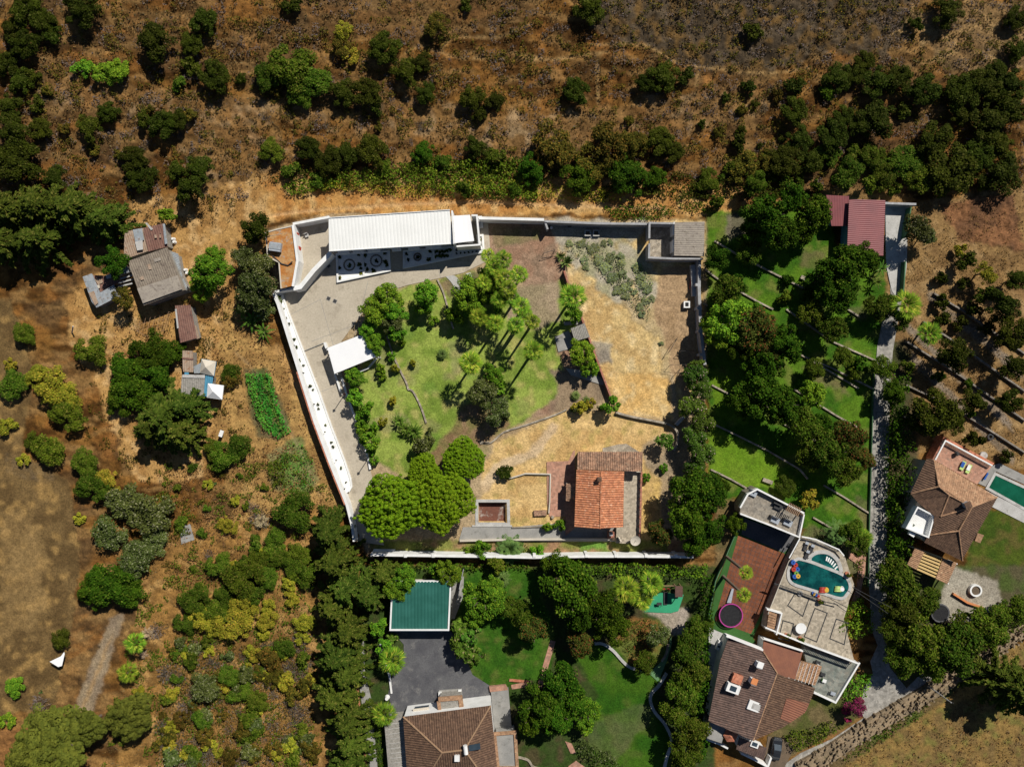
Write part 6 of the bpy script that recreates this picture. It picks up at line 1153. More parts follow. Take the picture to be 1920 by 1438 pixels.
root = multi('swimming_pool', 'rectangular green swimming pool with a pale surround at the right edge', 'pool', cen([(1865, 890), (1990, 945), (1980, 975), (1852, 914)])); GP = [(1866, 888), (2000, 950), (1985, 990), (1851, 915)]
MB().prism(Ws(GP, .03), -.02, .03).build('water', M['pool_green'], root); MB().strip(Ws(GP, .1), .5, -.3, .1, True).build('coping', M['concrete_pale'], root)
slab('pool_deck', [(1846, 918), (1990, 992), (1980, 1010), (1850, 945), (1838, 940)], 'concrete_pale', .05, kind='structure'); slab('pool_deck', [(1861, 873), (1874, 868), (2000, 930), (2000, 944), (1868, 884), (1858, 896), (1848, 912), (1834, 906)], 'concrete_grey', .05, kind='structure')
MB().box(P(1850, 893, .6), .3, 1.4, .06, .5, R(-30)).build('air_mattress', M['plastic_blue'], label='light blue air mattress on the deck beside the green pool', cat='air mattress')
root = multi('tiled_pergola', 'small tiled roof with yellow slats below the faceted roof', 'pergola', cen([(1715, 1025), (1792, 1052), (1775, 1095), (1700, 1057)], 2.8)); 
MB().roof(perp([(1716, 1026), (1734, 1032), (1718, 1068), (1701, 1058)], 3, 0, 2.8, .01), .33, .06).roof(perp([(1768, 1046), (1794, 1055), (1776, 1095), (1754, 1085)], 2, 1, 2.8, .01), .33, .06).build('roof', M['tile_tan'], root)
b = MB()
for k in range(7): b.strip(Ws([(1733 - k * 2.2, 1034 + k * 5.4), (1768 - k * 2.2, 1047 + k * 5.8)], 3.0), .36, 2.85, 2.97)
b.build('slats', M['wood_yellow'], root)
for x, y in ((1702, 1058), (1776, 1093), (1717, 1028), (1792, 1056)): MB().box(P(x, y, 2.4), .2, .2, 0, 2.75).build('post', M['white_paint'], root)
wall('curb_wall', [(1788, 1113), (1815, 1130), (1845, 1140)], .35, .5, 'orange_paint', label='curved orange garden kerb between the trampoline and the round planter', cat='kerb')
slab('porch_roof', [(1833, 1000), (1845, 1003), (1838, 1018), (1828, 1014)], 'tile_tan', 3.2, 0, label='small tiled chimney block on the right flank of the faceted roof house', cat='annex')
# ---------------------------------------------------------------- shed with the red roof
root = multi('red_roofed_store', 'store building with two ribbed maroon-red metal roofs at the top right', 'store', cen([(1548, 365), (1660, 375), (1656, 475), (1588, 470)], 3))
MB().roof([P(1549, 366, 2.9), P(1592, 368, 2.9), P(1589, 424, 2.6), P(1559, 424, 2.6)], .3, .04, eave=(3, 2)).build('roof', M['metal_red'], root)
MB().roof([P(1592, 374, 3.6), P(1660, 376, 3.4), P(1656, 480, 3.4), P(1588, 476, 3.6)], .36, .05, eave=(1, 2)).build('main_roof', M['metal_red'], root)
MB().prism(inset(Ws([(1592, 374), (1660, 376), (1656, 480), (1588, 476)], 3.3), .3), -.3, 3.25).build('wall', M['wall_blue'], root); MB().prism(inset(Ws([(1549, 366), (1590, 368), (1588, 422), (1559, 422)], 2.5), .4), -.3, 2.5).build('lean_to_wall', M['wall_blue'], root)
slab('concrete_lot', [(1660, 383), (1706, 384), (1702, 430), (1700, 500), (1692, 560), (1680, 558), (1672, 545), (1662, 500)], 'concrete_pale', .1, kind='structure')
wall('boundary_wall', [(1660, 381), (1718, 383)], .4, 2.0, 'wall_grey', label='grey wall at the back of the pale lot beside the red roof', cat='wall'); wall('boundary_wall', [(1709, 388), (1703, 420), (1700, 445)], .2, 1.8, 'wall_green', label='thin green wall on the right of the pale concrete lot', cat='wall')
wall('boundary_wall', [(1698, 490), (1695, 540), (1690, 565)], .2, 1.4, 'wall_green', label='thin green fence wall above the palm by the lane', cat='wall')
# ---------------------------------------------------------------- lanes
RD = [(1668, 500), (1670, 560), (1655, 600), (1645, 650), (1637, 760), (1634, 900), (1631, 1000), (1630, 1100), (1634, 1180), (1646, 1210), (1632, 1240), (1637, 1262), (1620, 1290), (1612, 1330), (1620, 1345), (1560, 1385), (1500, 1412), (1460, 1440), (1400, 1480), (1440, 1500), (1510, 1445), (1600, 1392), (1700, 1325), (1780, 1268), (1728, 1262), (1700, 1290), (1668, 1250), (1662, 1200), (1662, 1100), (1663, 1000), (1666, 900), (1668, 760), (1674, 660), (1684, 600), (1692, 555), (1700, 500)]
slab('lane', RD, 'lane_concrete', .03, kind='structure')
for k, (x, y, l_) in enumerate(((1650, 792, 3.8), (1646, 875, 4.2), (1646, 962, 4.0), (1642, 1062, 4.4))):
    b = MB().strip([P(x, y, 0) + Vector((sx * .75, sy * l_ / 2, 0)) for sx, sy in ((-1, -1), (1, -1), (1, 1), (-1, 1))], .09, -.05, .036, True); b.build('paving_line', M['dark_metal'], kind='structure')
b = MB().strip(Ws([(1639, 700), (1636, 800), (1633, 900), (1630, 1000), (1629, 1100)], .5), .12, -.1, .5); b.build('lane_wall', M['wall_green'], label='low green wall along the left side of the lane', cat='wall')
b = MB().strip(Ws([(1606, 1385), (1660, 1350), (1700, 1322), (1760, 1285)], .25), .35, -.1, .25); b.build('kerb', M['stone'], label='stone kerb along the lower side of the lane', cat='kerb')
slab('garden_path', [(1592, 1032), (1624, 1042), (1622, 1070), (1612, 1120), (1600, 1140), (1594, 1135), (1606, 1100), (1610, 1060), (1590, 1045)], 'terracotta_floor', .08, kind='structure')
slab('car_port_floor', [(1440, 1380), (1470, 1385), (1490, 1400), (1470, 1440), (1430, 1440)], 'soil_dark', .05, kind='structure')
def car(px, py, ang, m, label, g):
    c = P(px, py, .8); root = multi('parked_car', label, 'car', Vector((c.x, c.y, 0)), g); ca, sa = math.cos(ang), math.sin(ang)
    def T(x, y, z): return (c.x + x * ca - y * sa, c.y + x * sa + y * ca, z)
    def loft(secs, name, mm):
        b = MB(); n = len(secs[0])
        for s in secs: b.v += [T(*p) for p in s]
        for i in range(len(secs) - 1):
            for k in range(n): b.f.append([i * n + k, i * n + (k + 1) % n, (i + 1) * n + (k + 1) % n, (i + 1) * n + k])
        b.f.append(list(range(n))[::-1]); b.f.append([(len(secs) - 1) * n + k for k in range(n)]); return b.build(name, mm, root, smooth=False)
    loft([[(x, -w_, z0), (x, w_, z0), (x, w_ * 1.02, z1 - .12), (x, w_ * .9, z1), (x, -w_ * .9, z1), (x, -w_ * 1.02, z1 - .12)] for x, w_, z0, z1 in ((-2.1, .75, .35, .75), (-1.9, .86, .25, .9), (-1, .9, .22, .95), (0.6, .9, .22, .95), (1.6, .86, .25, .85), (2.1, .7, .35, .65))], 'body', M[m])
    loft([[(x, -w_, z0), (x, w_, z0), (x, w_ * .82, z1), (x, -w_ * .82, z1)] for x, w_, z0, z1 in ((-1.75, .78, .9, .93), (-1.2, .8, .9, 1.42), (.1, .8, .9, 1.46), (.95, .78, .9, .94))], 'windows', M['glass'])
    loft([[(x, -w_, 1.44), (x, w_, 1.44), (x, w_ * .95, z1), (x, -w_ * .95, z1)] for x, w_, z1 in ((-1.15, .62, 1.46), (-.5, .64, 1.5), (.05, .62, 1.47))], 'roof', M[m])
    for x in (-1.3, 1.35):
        for y in (-.82, .82): MB().tube([T(x, y - .1, .33), T(x, y + .1, .33)], .33, 14).build('wheel', M['dark_metal'], root)
car(1456, 1404, R(80), 'car_black', 'black car parked in the shade beside the brown roofed house', 'cars by the houses')
root = multi('utility_pole', 'tall grey utility pole at the bend of the lane', 'pole', P(1737, 1283, 0)); p = P(1737, 1283, 0); MB().tube([p, p + Vector((0, 0, 7.5))], .13, 8, .08).build('post', M['concrete_pale'], root); MB().tube([p + Vector((-.7, .3, 7.1)), p + Vector((.7, -.3, 7.1))], .05).build('crossarm', M['dark_metal'], root)
for k, (a, b_) in enumerate((((1610, 1075), (1700, 1120)), ((1598, 1100), (1720, 1165)), ((1605, 1108), (1665, 1150)))): MB().tube(line3(P(*a, 6.5), P(*b_, 6.5), 6), .045).build('power_cable', M['dark_metal'], label=['uppermost dark cable crossing above the lane', 'middle dark cable crossing above the lane', 'lowest dark cable crossing above the lane'][k], cat='cable', group='cables above the lane')
# dry stone walls and terraces
def rubble(name, pts, wd, h, label, m='rubble', n=None, s=.55, sd=1):
    rng = random.Random(sd); L = Ws(smooth_line(pts, 5), h); b = MB(); b.strip(L, wd * .9, -.1, h * .55)
    for i in range(len(L) - 1):
        d = L[i + 1] - L[i]; ln = d.length; dd = d.normalized(); nn = Vector((-dd.y, dd.x, 0))
        for _ in range(int(ln * wd / (s * s) * .9)):
            c = L[i] + dd * rng.uniform(0, ln) + nn * rng.uniform(-wd / 2, wd / 2); a = rng.uniform(.5, 1.3) * s; bb = rng.uniform(.4, .9) * s; an = math.atan2(dd.y, dd.x) + rng.gauss(0, .3); z1 = h * rng.uniform(.6, 1.15); n5 = 5 + rng.randrange(3)
            q = [(c.x + a / 2 * math.cos(6.283 * k / n5) * math.cos(an) - bb / 2 * math.sin(6.283 * k / n5) * math.sin(an), c.y + a / 2 * math.cos(6.283 * k / n5) * math.sin(an) + bb / 2 * math.sin(6.283 * k / n5) * math.cos(an)) for k in range(n5)]
            b.prism(q, -.1, z1)
    return b.build(name, M[m], label=label, cat='stone wall')
rubble('dry_stone_wall', [(1500, 1448), (1560, 1415), (1620, 1375), (1700, 1328), (1780, 1280), (1850, 1235), (1900, 1195), (1960, 1165)], 3.3, 1.1, 'broad tumbledown stone wall running diagonally along the lane at the lower right')
for k, (a, b_, lb) in enumerate((([(1340, 452), (1400, 487), (1450, 512), (1526, 550)], 0, 'first'), ([(1322, 505), (1345, 522), (1420, 565), (1450, 580)], 0, 'second'), ([(1590, 580), (1612, 594)], 0, ''), ([(1475, 580), (1560, 640), (1642, 676)], 0, ''), ([(1318, 568), (1327, 574)], 0, ''), ([(1462, 643), (1500, 665), (1560, 690), (1640, 730)], 0, ''), ([(1515, 672), (1610, 728)], 0, ''),
        ([(1335, 722), (1360, 735), (1385, 750)], 0, ''), ([(1490, 730), (1530, 755), (1570, 780), (1610, 802)], 0, ''), ([(1328, 790), (1380, 815), (1440, 845), (1500, 880), (1515, 898)], 0, ''), ([(1470, 795), (1490, 805), (1550, 838)], 0, ''), ([(1333, 880), (1370, 898), (1400, 915)], 0, ''), ([(1545, 910), (1580, 930), (1630, 962)], 0, ''), ([(1525, 970), (1560, 990)], 0, ''))):
    wall('terrace_edging', a, .3, .3, 'stone', label='x', cat='edging', group='x'); bpy.context.scene.collection.objects[-1]
EDG = [o for o in COL.objects if o.name.startswith('terrace_edging')]
EL = ['pale terrace edging below the shed tree at the top of the green orchard', 'second pale terrace edging down the top of the green orchard', 'short terrace edging behind the big dark tree beside the lane', 'long terrace edging crossing the orchard to the lane, uppermost of the long ones', 'stub of edging against the east wall beside the orchard', 'long terrace edging crossing the middle of the orchard to the lane', 'thin terrace edging just above the long middle one', 'short terrace edging beside the flowering hedge, upper one', 'terrace edging ending at the lane beside the pair of dark outlines', 'long terrace edging crossing the brightest lower orchard lawn', 'short terrace edging between the two large lower orchard trees', 'short terrace edging above the raised seating terrace', 'terrace edging in the lowest orchard lawn beside the lane', 'short terrace edging left of the lowest orchard palms']
for o, lb in zip(EDG, EL): o['label'] = lb; o['group'] = 'terrace edgings in the green orchard'
OW = [([(1752, 550), (1810, 585), (1860, 620), (1925, 665)], 'upper dark terrace wall in the dry orchard at the right edge'), ([(1732, 603), (1782, 635), (1860, 690), (1925, 735)], 'middle terrace wall in the dry orchard at the right edge'), ([(1700, 640), (1780, 690), (1860, 745), (1925, 790)], 'third terrace wall in the dry orchard below the middle one'), ([(1700, 722), (1760, 750), (1830, 790), (1925, 850)], 'lowest long terrace wall in the dry orchard'), ([(1695, 780), (1742, 812)], 'short stone wall above the faceted roof house')]
for q, lb in OW: wall('terrace_wall', q, .3, .5, 'stone_dark', label=lb, cat='wall', group='terrace walls in the dry orchard')
for k, (x, y, a) in enumerate(((1511, 523, -25), (1507, 936, -30) if 0 else (1440, 902, -20))): MB().box(P(x, y, .5), 1.9, .7, 0, .45, R(a)).build('stone_bench', M['stone'], label=['pale stone bench on the lawn left of the big dark tree', 'pale stone bench on the lowest bright lawn above the seating terrace'][k], cat='bench', group='stone benches on the orchard lawns')
# bits around the right orchard
MB().prism(Ws([(1706, 995), (1716, 1001)] + [(1712, 1007), (1703, 1001)], 4.6), 4.26, 4.8).build('roof_unit', M['white_paint'], label='white unit on the cut-out roof terrace', cat='roof unit')
MB().ring(P(1858, 819, .3), .3, .6, 0, .25, 14).build('tyre', M['dark_metal'], label='old tyre on the ground at the edge of the dry orchard', cat='tyre')
MB().cyl(P(1846, 854, .6), .7, 0, .45, 12).build('round_slab', M['concrete_pale'], label='round pale slab on the soil above the reddish terrace', cat='slab')
# ---------------------------------------------------------------- vegetation
random.seed(21)
T = {}
T['dark'] = [(45,18,34),(20,52,26),(78,36,24),(42,78,30),(95,62,18),(10,118,24),(35,152,26),(12,195,24),(58,140,16),(145,14,36),(286,74,40),(378,36,29),(357,78,22),(355,122,18),(398,138,32),(450,146,11),(165,236,26),(200,208,22),(300,232,30),(328,222,22),(266,222,16),(66,192,15),(18,242,36),(70,240,22),(26,300,42),(100,328,25),(244,296,28),(262,330,30),(330,316,22),(374,312,28),(352,352,28),
 (547,6,18),(720,86,31),(762,128,30),(790,116,20),(640,172,27),(684,170,30),(705,200,16),(797,172,23),(885,180,27),(927,188,20),(900,212,15),(575,276,26),(612,298,29),(647,288,26),(697,280,31),(890,275,24),(873,8,11),
 (1105,8,32),(1082,168,27),(1245,142,30),(1215,152,22),(1287,140,16),(1413,56,18),(1405,162,15),(1237,262,28),(1264,284,20),(1317,232,9),(1388,266,19),
 (1780,20,30),(1720,44,14),(1910,30,22),(1915,92,26),(1624,112,20),(1575,145,28),(1603,136,20),(1648,148,32),(1690,146,28),(1740,165,32),(1493,157,18),(1492,204,27),(1650,218,38),(1585,215,20),(1612,228,24),(1697,205,16),(1810,170,36),(1852,154,36),(1895,150,32),(1872,128,22),(1902,192,36),(1805,214,22),(1860,222,38),(1500,258,26),(1565,250,32),(1475,300,32),(1760,255,36),(1790,312,50),(1835,290,36),(1882,322,42),(1880,268,30),(1520,300,30),
 (475,426,32),(110,1200,23),(1855,478,0) ,(1815,488,18),(1885,575,34),(1905,622,34),(1910,525,22),(1850,552,18),(1800,662,36),(1905,690,28),(1900,752,26),(1830,750,26),(1830,825,18),(1895,856,12),(1760,772,42),(1735,790,28),(1790,790,26),(1700,1150,40)]
T['deep'] = [(1000,312,30),(1085,325,36),(1180,322,44),(1232,332,24),(205,490,30),(226,692,36),(275,660,42),(316,664,32),(250,722,46),(290,700,40),(222,755,30),(200,1096,46),(172,1110,36),(240,1112,30),(1552,172,16),(790,284,24),
 (1440,405,50),(1490,375,38),(1530,400,40),(1505,430,30),(1470,440,36),(1415,440,30),(1592,500,44),(1625,482,36),(1578,545,40),(1552,520,36),(1430,742,46),(1470,762,44),(1400,752,34),(1478,645,42),(1440,690,40),(1392,650,30),(1380,535,26),(1345,482,28),
 (1070,1108,60),(1130,1142,42),(1095,1160,40),(1150,1185,34),(1040,1060,30),(1298,920,46),(1325,930,40),(1300,970,44),(1330,990,36),(1304,1010,34),(1050,1285,40),(1012,1330,42),(1040,1350,40),(1070,1320,36),(1000,1360,34),(1350,910,26),(1680,735,26),(1540,800,30),(875,1062,0),(1382,985,20)]
T['mid'] = [(545,318,18),(590,338,16),(720,312,16),(830,300,17),(930,292,18),(965,352,15),(870,350,14),(360,1130,30),(400,1150,26),(470,1120,24),(345,1170,22),(500,1085,22),(420,1120,22),(545,122,44),(586,148,32),(500,140,28),(562,178,24),(505,280,24),(338,157,15),(1600,318,30),(1640,290,26),(1700,302,30),(1550,282,20),(1730,330,30),(1660,330,26),(1330,338,24),(1420,342,24),(168,656,32),(42,625,24),(20,722,28),(120,775,36),(85,846,32),(60,830,20),(155,868,28),(165,912,34),(548,962,40),(575,1072,26),(560,1040,24),(515,1010,20),(522,1046,24),(415,858,28),(445,838,24),(398,845,20),(430,700,20),(410,1062,26),(450,1088,40),(1365,545,34),(1405,475,24),(1600,1000,26),(1615,1020,24),(1512,800,38),(1562,850,40),(1590,880,34),(1525,855,28),(1565,618,28),(1525,586,26),(1585,668,20),(1650,576,26),(1608,700,14),(1530,692,20),(1477,556,15),(1280,1300,36),(1300,1270,34),(1275,1340,34),(1300,1380,36),(1285,1420,34),(1290,1225,34),(1312,1180,28),(1690,1090,44),(1735,1130,36),(1740,1200,46),(1690,1190,36),(1800,1225,50),(1860,1175,42),(1760,1245,36),(1700,1240,34),(1820,1190,40),(1908,1146,30),(1340,530,0),(1210,1245,22),(1165,1115,0),(1720,428,0),(980,1155,26),(945,1135,26),(930,1065,18),(1180,1060,0),(1695,600,20),(1665,575,24),(1660,690,24)]
T['bright'] = [(926,702,22),(934,722,16),(712,706,9),(730,668,9),(752,640,8),(690,760,9),(700,802,10),(860,600,9),(150,128,18),(215,132,24),(184,134,18),(310,402,17),(388,508,36),(376,540,24),(400,482,22),(722,560,30),(700,582,28),(738,585,24),(800,552,26),(790,572,18),(745,622,18),(690,618,20),(700,645,20),(812,602,10),(875,552,34),(890,578,24),(905,545,28),(850,590,18),(930,560,24),(920,520,26),(665,707,20),(655,690,12),(712,690,10),(665,746,18),(678,778,15),(695,826,18),(676,800,12),(782,862,10),(1090,662,26),(1105,690,18),(1110,690,14),(1075,592,17),(1145,757,18),(905,1128,40),(895,1150,28),(925,1108,24),(760,1088,26),(738,1108,24),(840,1076,26),(820,1072,16),(1372,600,44),(1348,618,34),(1400,630,30),(1530,740,26),(1415,590,26),(1245,880,9),(1212,897,9),(958,758,0),(22,1290,20),(8,1352,16),(880,1035,10),(905,1032,17),(1008,1034,13),(1027,990,10),(1050,988,12),(1100,1340,28),(1098,1366,16),(718,1216,18),(707,1180,18),(698,1215,0),(1510,330,0),(1900,1010,0),(1450,1012,0),(1190,1092,0),(1630,1150,0),(870,1345,0)]
T['yellow'] = [(18,682,13),(88,728,40),(62,705,24),(120,750,30),(10,802,18),(40,862,12),(195,908,26),(148,972,12),(425,988,20),(388,908,10),(440,940,10),(258,1297,13),(320,1302,14),(320,1367,14),(375,1165,28),(432,1170,36),(455,1140,28),(400,1180,20),(540,1096,14),(568,1168,22),(500,1165,22),(530,1225,14),(535,1285,14),(580,1282,14),(540,1397,16),(1855,510,22),(1812,468,13),(640,55,20),(655,100,16),(735,752,9),(716,790,9),(773,680,7),(1525,938,18),(1905,460,0),(1845,625,0),(1110,757,10),(1090,764,14),(1240,830,0),(1900,520,0),(738,690,9),(8,1240,0),(480,1330,14),(390,1400,14),(350,1230,12),(465,1220,12)]
T['olive'] = [(478,532,34),(484,498,30),(452,482,24),(490,563,32),(466,560,30),(730,605,22),(905,738,28),(930,772,28),(1725,428,32),(1742,442,20),(230,942,42),(275,960,46),(200,1000,36),(250,1050,38),(285,1020,28),(380,1292,32),(1235,1195,24),(790,840,18),(805,820,14),(905,725,20),(945,780,14),(1128,765,8),(1085,765,10)]
T['bronze'] = [(1042,262,44),(1018,292,28),(1145,272,46),(1110,300,36),(1188,268,36),(1402,312,34),(1440,300,24),(1752,280,16),(1760,235,0),(1690,320,0),(430,712,20),(820,42,26),(640,80,22),(225,560,24)]
T['red'] = [(1420,612,44),(1445,650,36),(1600,826,38),(1622,860,24),(1585,815,26),(1000,1185,32),(1088,1210,30),(1240,1000,28)]
T['pine'] = [(738,950,78,11),(830,942,66,11.5),(868,862,45,9),(795,888,40,9.5)]
T['pine_dull'] = [(92,1400,74,9),(158,1366,36,8),(240,1346,46,7),(60,1440,60,9)]
T['conifer'] = [(30,398,52,9),(88,392,52,9.5),(148,398,50,9),(202,418,42,8),(20,455,50,8),(80,452,50,8),(318,778,58,9),(352,762,36,8),(345,810,40,8),(290,800,40,8),(618,995,42,8),(630,1050,44,9),(650,1100,42,9),(628,1130,42,8.5),(655,1180,38,8),(636,1225,44,8.5),(652,1260,40,8),(630,1300,42,8),(655,1345,42,8.5),(660,1385,42,8),(655,1425,42,8),(690,1110,36,8),(720,1075,30,6),(1880,1275,52,11),(1910,1300,44,11)]
T['palm'] = [(942,487,18,8),(973,514,17,8.5),(953,541,17,9),(898,594,17,6),(928,607,17,9),(967,609,17,10),(998,603,15,9),(977,575,18,9.5),(945,520,18,8.5),(925,503,17,7.5),(908,530,16,7),(935,562,16,8),(962,560,15,8),(985,588,14,8.5),(915,480,14,6),(882,680,22,7.5),(1000,658,19,9.5),(1074,556,25,8.5),(757,797,0,3),(1175,1105,24,6),(1222,1094,22,6),(1205,1125,20,5),(735,1240,25,4),(720,1340,22,4),(252,1206,19,3.5),(238,1262,18,3),(1400,1074,13,12),(1395,1116,14,12),(1745,625,22,4),(1700,572,28,5),(955,455,0,3),(1620,1010,18,4)]
T['date'] = [(955,1032,32,1.5),(1570,1000,26,3),(940,1090,18,2),(828,664,11,1.6),(1080,742,10,1.5)]
T['banana'] = [(470,598,34,4),(492,620,26,4),(450,580,24,4),(1652,505,22,3.5),(1645,530,18,3),(868,1175,22,3.5),(1520,935,0)]
T['broad'] = [(862,1178,22),(884,1196,24),(868,1222,24),(893,1232,20),(860,1205,18),(1248,829,17),(732,1200,12)]
T['strelitzia'] = [(748,790,18,2.4),(775,810,22,2.6),(760,805,18,2.6),(1100,750,10,1.5)]
T['agave'] = [(1062,492,16,1.8),(1050,480,12,1.5),(400,905,7,.8),(75,1298,5,.6),(1075,768,8,.9)]
T['magenta'] = [(1606,1330,20),(1595,1345,14),(1615,1318,10)]
T['oleander'] = [(1306,706,26),(1316,736,27),(1300,766,26),(1318,792,26),(1303,822,27),(1318,850,27),(1306,880,26),(1312,690,18)]
T['grey'] = [(1035,20,0),(485,970,24,1.6),(470,950,14,1),(292,1185,18,1.6),(390,1040,12,.8),(365,1000,0)]
for kd, rows in T.items():
    for r in rows:
        if r[2] == 0: continue
        kw = {}
        if kd == 'dark' and r[2] < 26 and r[1] < 400: kw['sx'] = random.uniform(.8, 1)
        plant(kd, r[0], r[1], r[2], r[3] if len(r) > 3 else None, **kw)
PROTO['dead'] = [feather_mesh('dead_fronds', 'leaf_dead', 140, fr=16)] * 3; KI['dead'] = ('dead_palm_fronds', 'plant', 'dried pale', 'dried fronds'); KI['redtwig'] = ('bare_shrub', 'shrub', 'bare reddish twiggy', 'bare shrubs'); PROTO['redtwig'] = [twig_mesh('red_twigs', 'leaf_grey', 99)] * 3
plant('dead', 275, 1188, 13, 1.5); plant('dead', 268, 1228, 9, 1.2); plant('dead', 488, 978, 16, 1.5); plant('grey', 72, 1325, 22, 1.5)
plant('dark', 947, 884, 17, 2.2, name='clipped_bush', cat='bush', look='round dark clipped'); plant('dark', 1475, 912, 21, 2.6, name='clipped_bush', cat='bush', look='round brown-green clipped')
# scattered shrubs: brushland at the lower left, hillside, right orchard
def scatter(kind, poly, n, r0, r1, look=None, group=None, mind=10, seed=0, avoid=()):
    rng = random.Random(seed); pts = []; xs = [p[0] for p in poly]; ys = [p[1] for p in poly]; tries = 0
    while len(pts) < n and tries < 6000:
        tries += 1; x, y = rng.uniform(min(xs), max(xs)), rng.uniform(min(ys), max(ys))
        if not in_poly(np.array([x]), np.array([y]), poly)[0] or any((x - a) ** 2 + (y - b) ** 2 < mind ** 2 for a, b in pts): continue
        if any((x - a) ** 2 + (y - b) ** 2 < c * c for a, b, c in avoid): continue
        pts.append((x, y)); plant(kind, x, y, rng.uniform(r0, r1), None, group=group)
BR = [(340, 1190), (440, 1210), (560, 1190), (590, 1250), (580, 1350), (600, 1440), (290, 1440), (300, 1330), (300, 1250)]
scatter('grey', BR, 60, 8, 22, group='bare grey shrubs in the brush', mind=15, seed=1); scatter('yellow', BR, 12, 6, 15, group='yellow-green bushes in the brush', mind=24, seed=2); scatter('bronze', BR, 26, 7, 22, group='brownish bushes in the brush', mind=16, seed=3); scatter('mid', BR, 22, 9, 22, group='green bushes in the brush', mind=20, seed=33); scatter('olive', BR, 14, 9, 20, mind=24, seed=4)
leafmass('low_scrub', 'leaf_bronze', BR, .7, 9, .24, kind='stuff', lump=1.6, hn=.5); leafmass('low_scrub', 'leaf_grey', BR, .5, 5, .22, kind='stuff', lump=2.4, hn=.5); leafmass('low_scrub', 'leaf_mid', [(330, 1080), (560, 1060), (600, 1180), (420, 1200)], .8, 7, .24, kind='stuff', lump=1.8, hn=.5); leafmass('low_scrub', 'straw', BR[::-1], .5, 10, .2, kind='stuff', lump=1.4, hn=.5)
scatter('mid', [(330, 880), (500, 860), (520, 1080), (330, 1120)], 12, 7, 13, mind=28, seed=5); scatter('yellow', [(430, 1020), (600, 1080), (560, 1220), (480, 1240)], 8, 10, 16, mind=26, seed=6)
scatter('mid', [(470, 1010), (600, 1040), (600, 1100), (480, 1130)], 8, 14, 22, mind=22, seed=7)
HL = [(60, 160), (480, 150), (900, 225), (1300, 190), (1460, 160), (1450, 330), (1000, 220), (600, 250), (300, 380), (60, 380)]
scatter('grey', HL, 26, 7, 14, group='bare grey shrubs on the hillside', mind=34, seed=8); scatter('bronze', HL, 14, 7, 14, group='brownish bushes on the hillside', mind=40, seed=9)
scatter('mid', [(1290, 300), (1450, 290), (1560, 340), (1340, 390)], 12, 9, 16, mind=22, seed=10); scatter('dark', [(1330, 170), (1500, 200), (1460, 300), (1300, 260)], 5, 6, 10, mind=40, seed=11)
scatter('mid', [(1700, 690), (1780, 650), (1880, 760), (1860, 860), (1700, 780)], 6, 8, 14, mind=36, seed=12); scatter('dark', [(1740, 500), (1830, 520), (1880, 640), (1760, 600)], 7, 10, 17, mind=30, seed=13)
scatter('mid', [(1560, 290), (1700, 280), (1900, 340), (1700, 370), (1540, 350)], 12, 12, 20, mind=26, seed=14); scatter('deep', [(1480, 480), (1640, 600), (1620, 780), (1480, 640)], 6, 10, 16, mind=40, seed=15)
scatter('bright', [(655, 760), (700, 840), (712, 870), (690, 870), (660, 800)], 5, 8, 12, mind=14, seed=16)
# hedges, creepers, vine rows
S = 'stuff'
leafmass('creeper', 'leaf_creeper', [(525, 345), (640, 322), (700, 316), (780, 302), (900, 298), (980, 296), (1008, 330), (1010, 374), (930, 370), (860, 362), (800, 348), (700, 342), (600, 354), (540, 368)], 1.3, 34, .3, kind=S, lump=1.0)
leafmass('creeper', 'leaf_yellow', [(760, 345), (830, 340), (980, 340), (1100, 350), (1180, 360), (1170, 378), (1060, 375), (930, 360), (830, 362), (790, 372), (620, 352), (560, 366), (540, 356), (640, 338)], .9, 20, .26, kind=S, lump=.8)
leafmass('creeper', 'leaf_deep', [(1130, 388), (1190, 382), (1260, 385), (1272, 400), (1220, 412), (1150, 410)], 1.0, 30, .28, kind=S, lump=.9)
leafmass('creeper', 'leaf_deep', [(1270, 380), (1330, 378), (1350, 390), (1320, 400), (1280, 398)], 1.0, 24, .28, kind=S)
leafmass('creeper', 'leaf_dark', [(1180, 345), (1300, 340), (1440, 350), (1540, 360), (1540, 375), (1400, 372), (1260, 372), (1180, 362)], 1.2, 16, .3, kind=S)
leafmass('weeds', 'leaf_weed', [(1060, 455), (1100, 450), (1160, 480), (1185, 530), (1175, 560), (1130, 520), (1110, 490), (1070, 480)], .5, 12, .22, kind=S, lump=.7)
leafmass('weeds', 'leaf_weed', [(1188, 495), (1210, 500), (1228, 540), (1200, 545), (1190, 525)], .55, 22, .22, kind=S, lump=.7); leafmass('weeds', 'leaf_olive', [(1140, 470), (1155, 475), (1175, 510), (1165, 548), (1152, 520)], .55, 18, .22, kind=S, lump=.7)
leafmass('weeds', 'leaf_weed', [(1170, 545), (1200, 545), (1220, 560), (1215, 605), (1195, 590), (1172, 560)], .5, 16, .22, kind=S, lump=.7)
for k, (x, y, r) in enumerate(((1068, 455, 7), (1090, 456, 9), (1108, 468, 9), (1117, 465, 9), (1095, 490, 8), (1100, 500, 7), (1133, 455, 7), (1145, 455, 6), (1183, 528, 7), (1240, 645, 5), (1195, 498, 9), (1165, 492, 9), (1220, 560, 8), (1150, 480, 9))): plant('weed', x, y, r, .6)
for k, (x, y, r) in enumerate(((1122, 487, 12), (1135, 500, 14), (1150, 520, 13), (1143, 485, 11), (1165, 480, 9), (1168, 515, 10), (1172, 538, 11), (1160, 545, 12), (1195, 503, 10), (1203, 520, 12), (1215, 540, 11), (1205, 535, 10), (1190, 545, 8), (1210, 562, 9), (1175, 555, 10), (1200, 575, 9), (1205, 590, 8))): plant('weed', x, y, r * .85, .8)
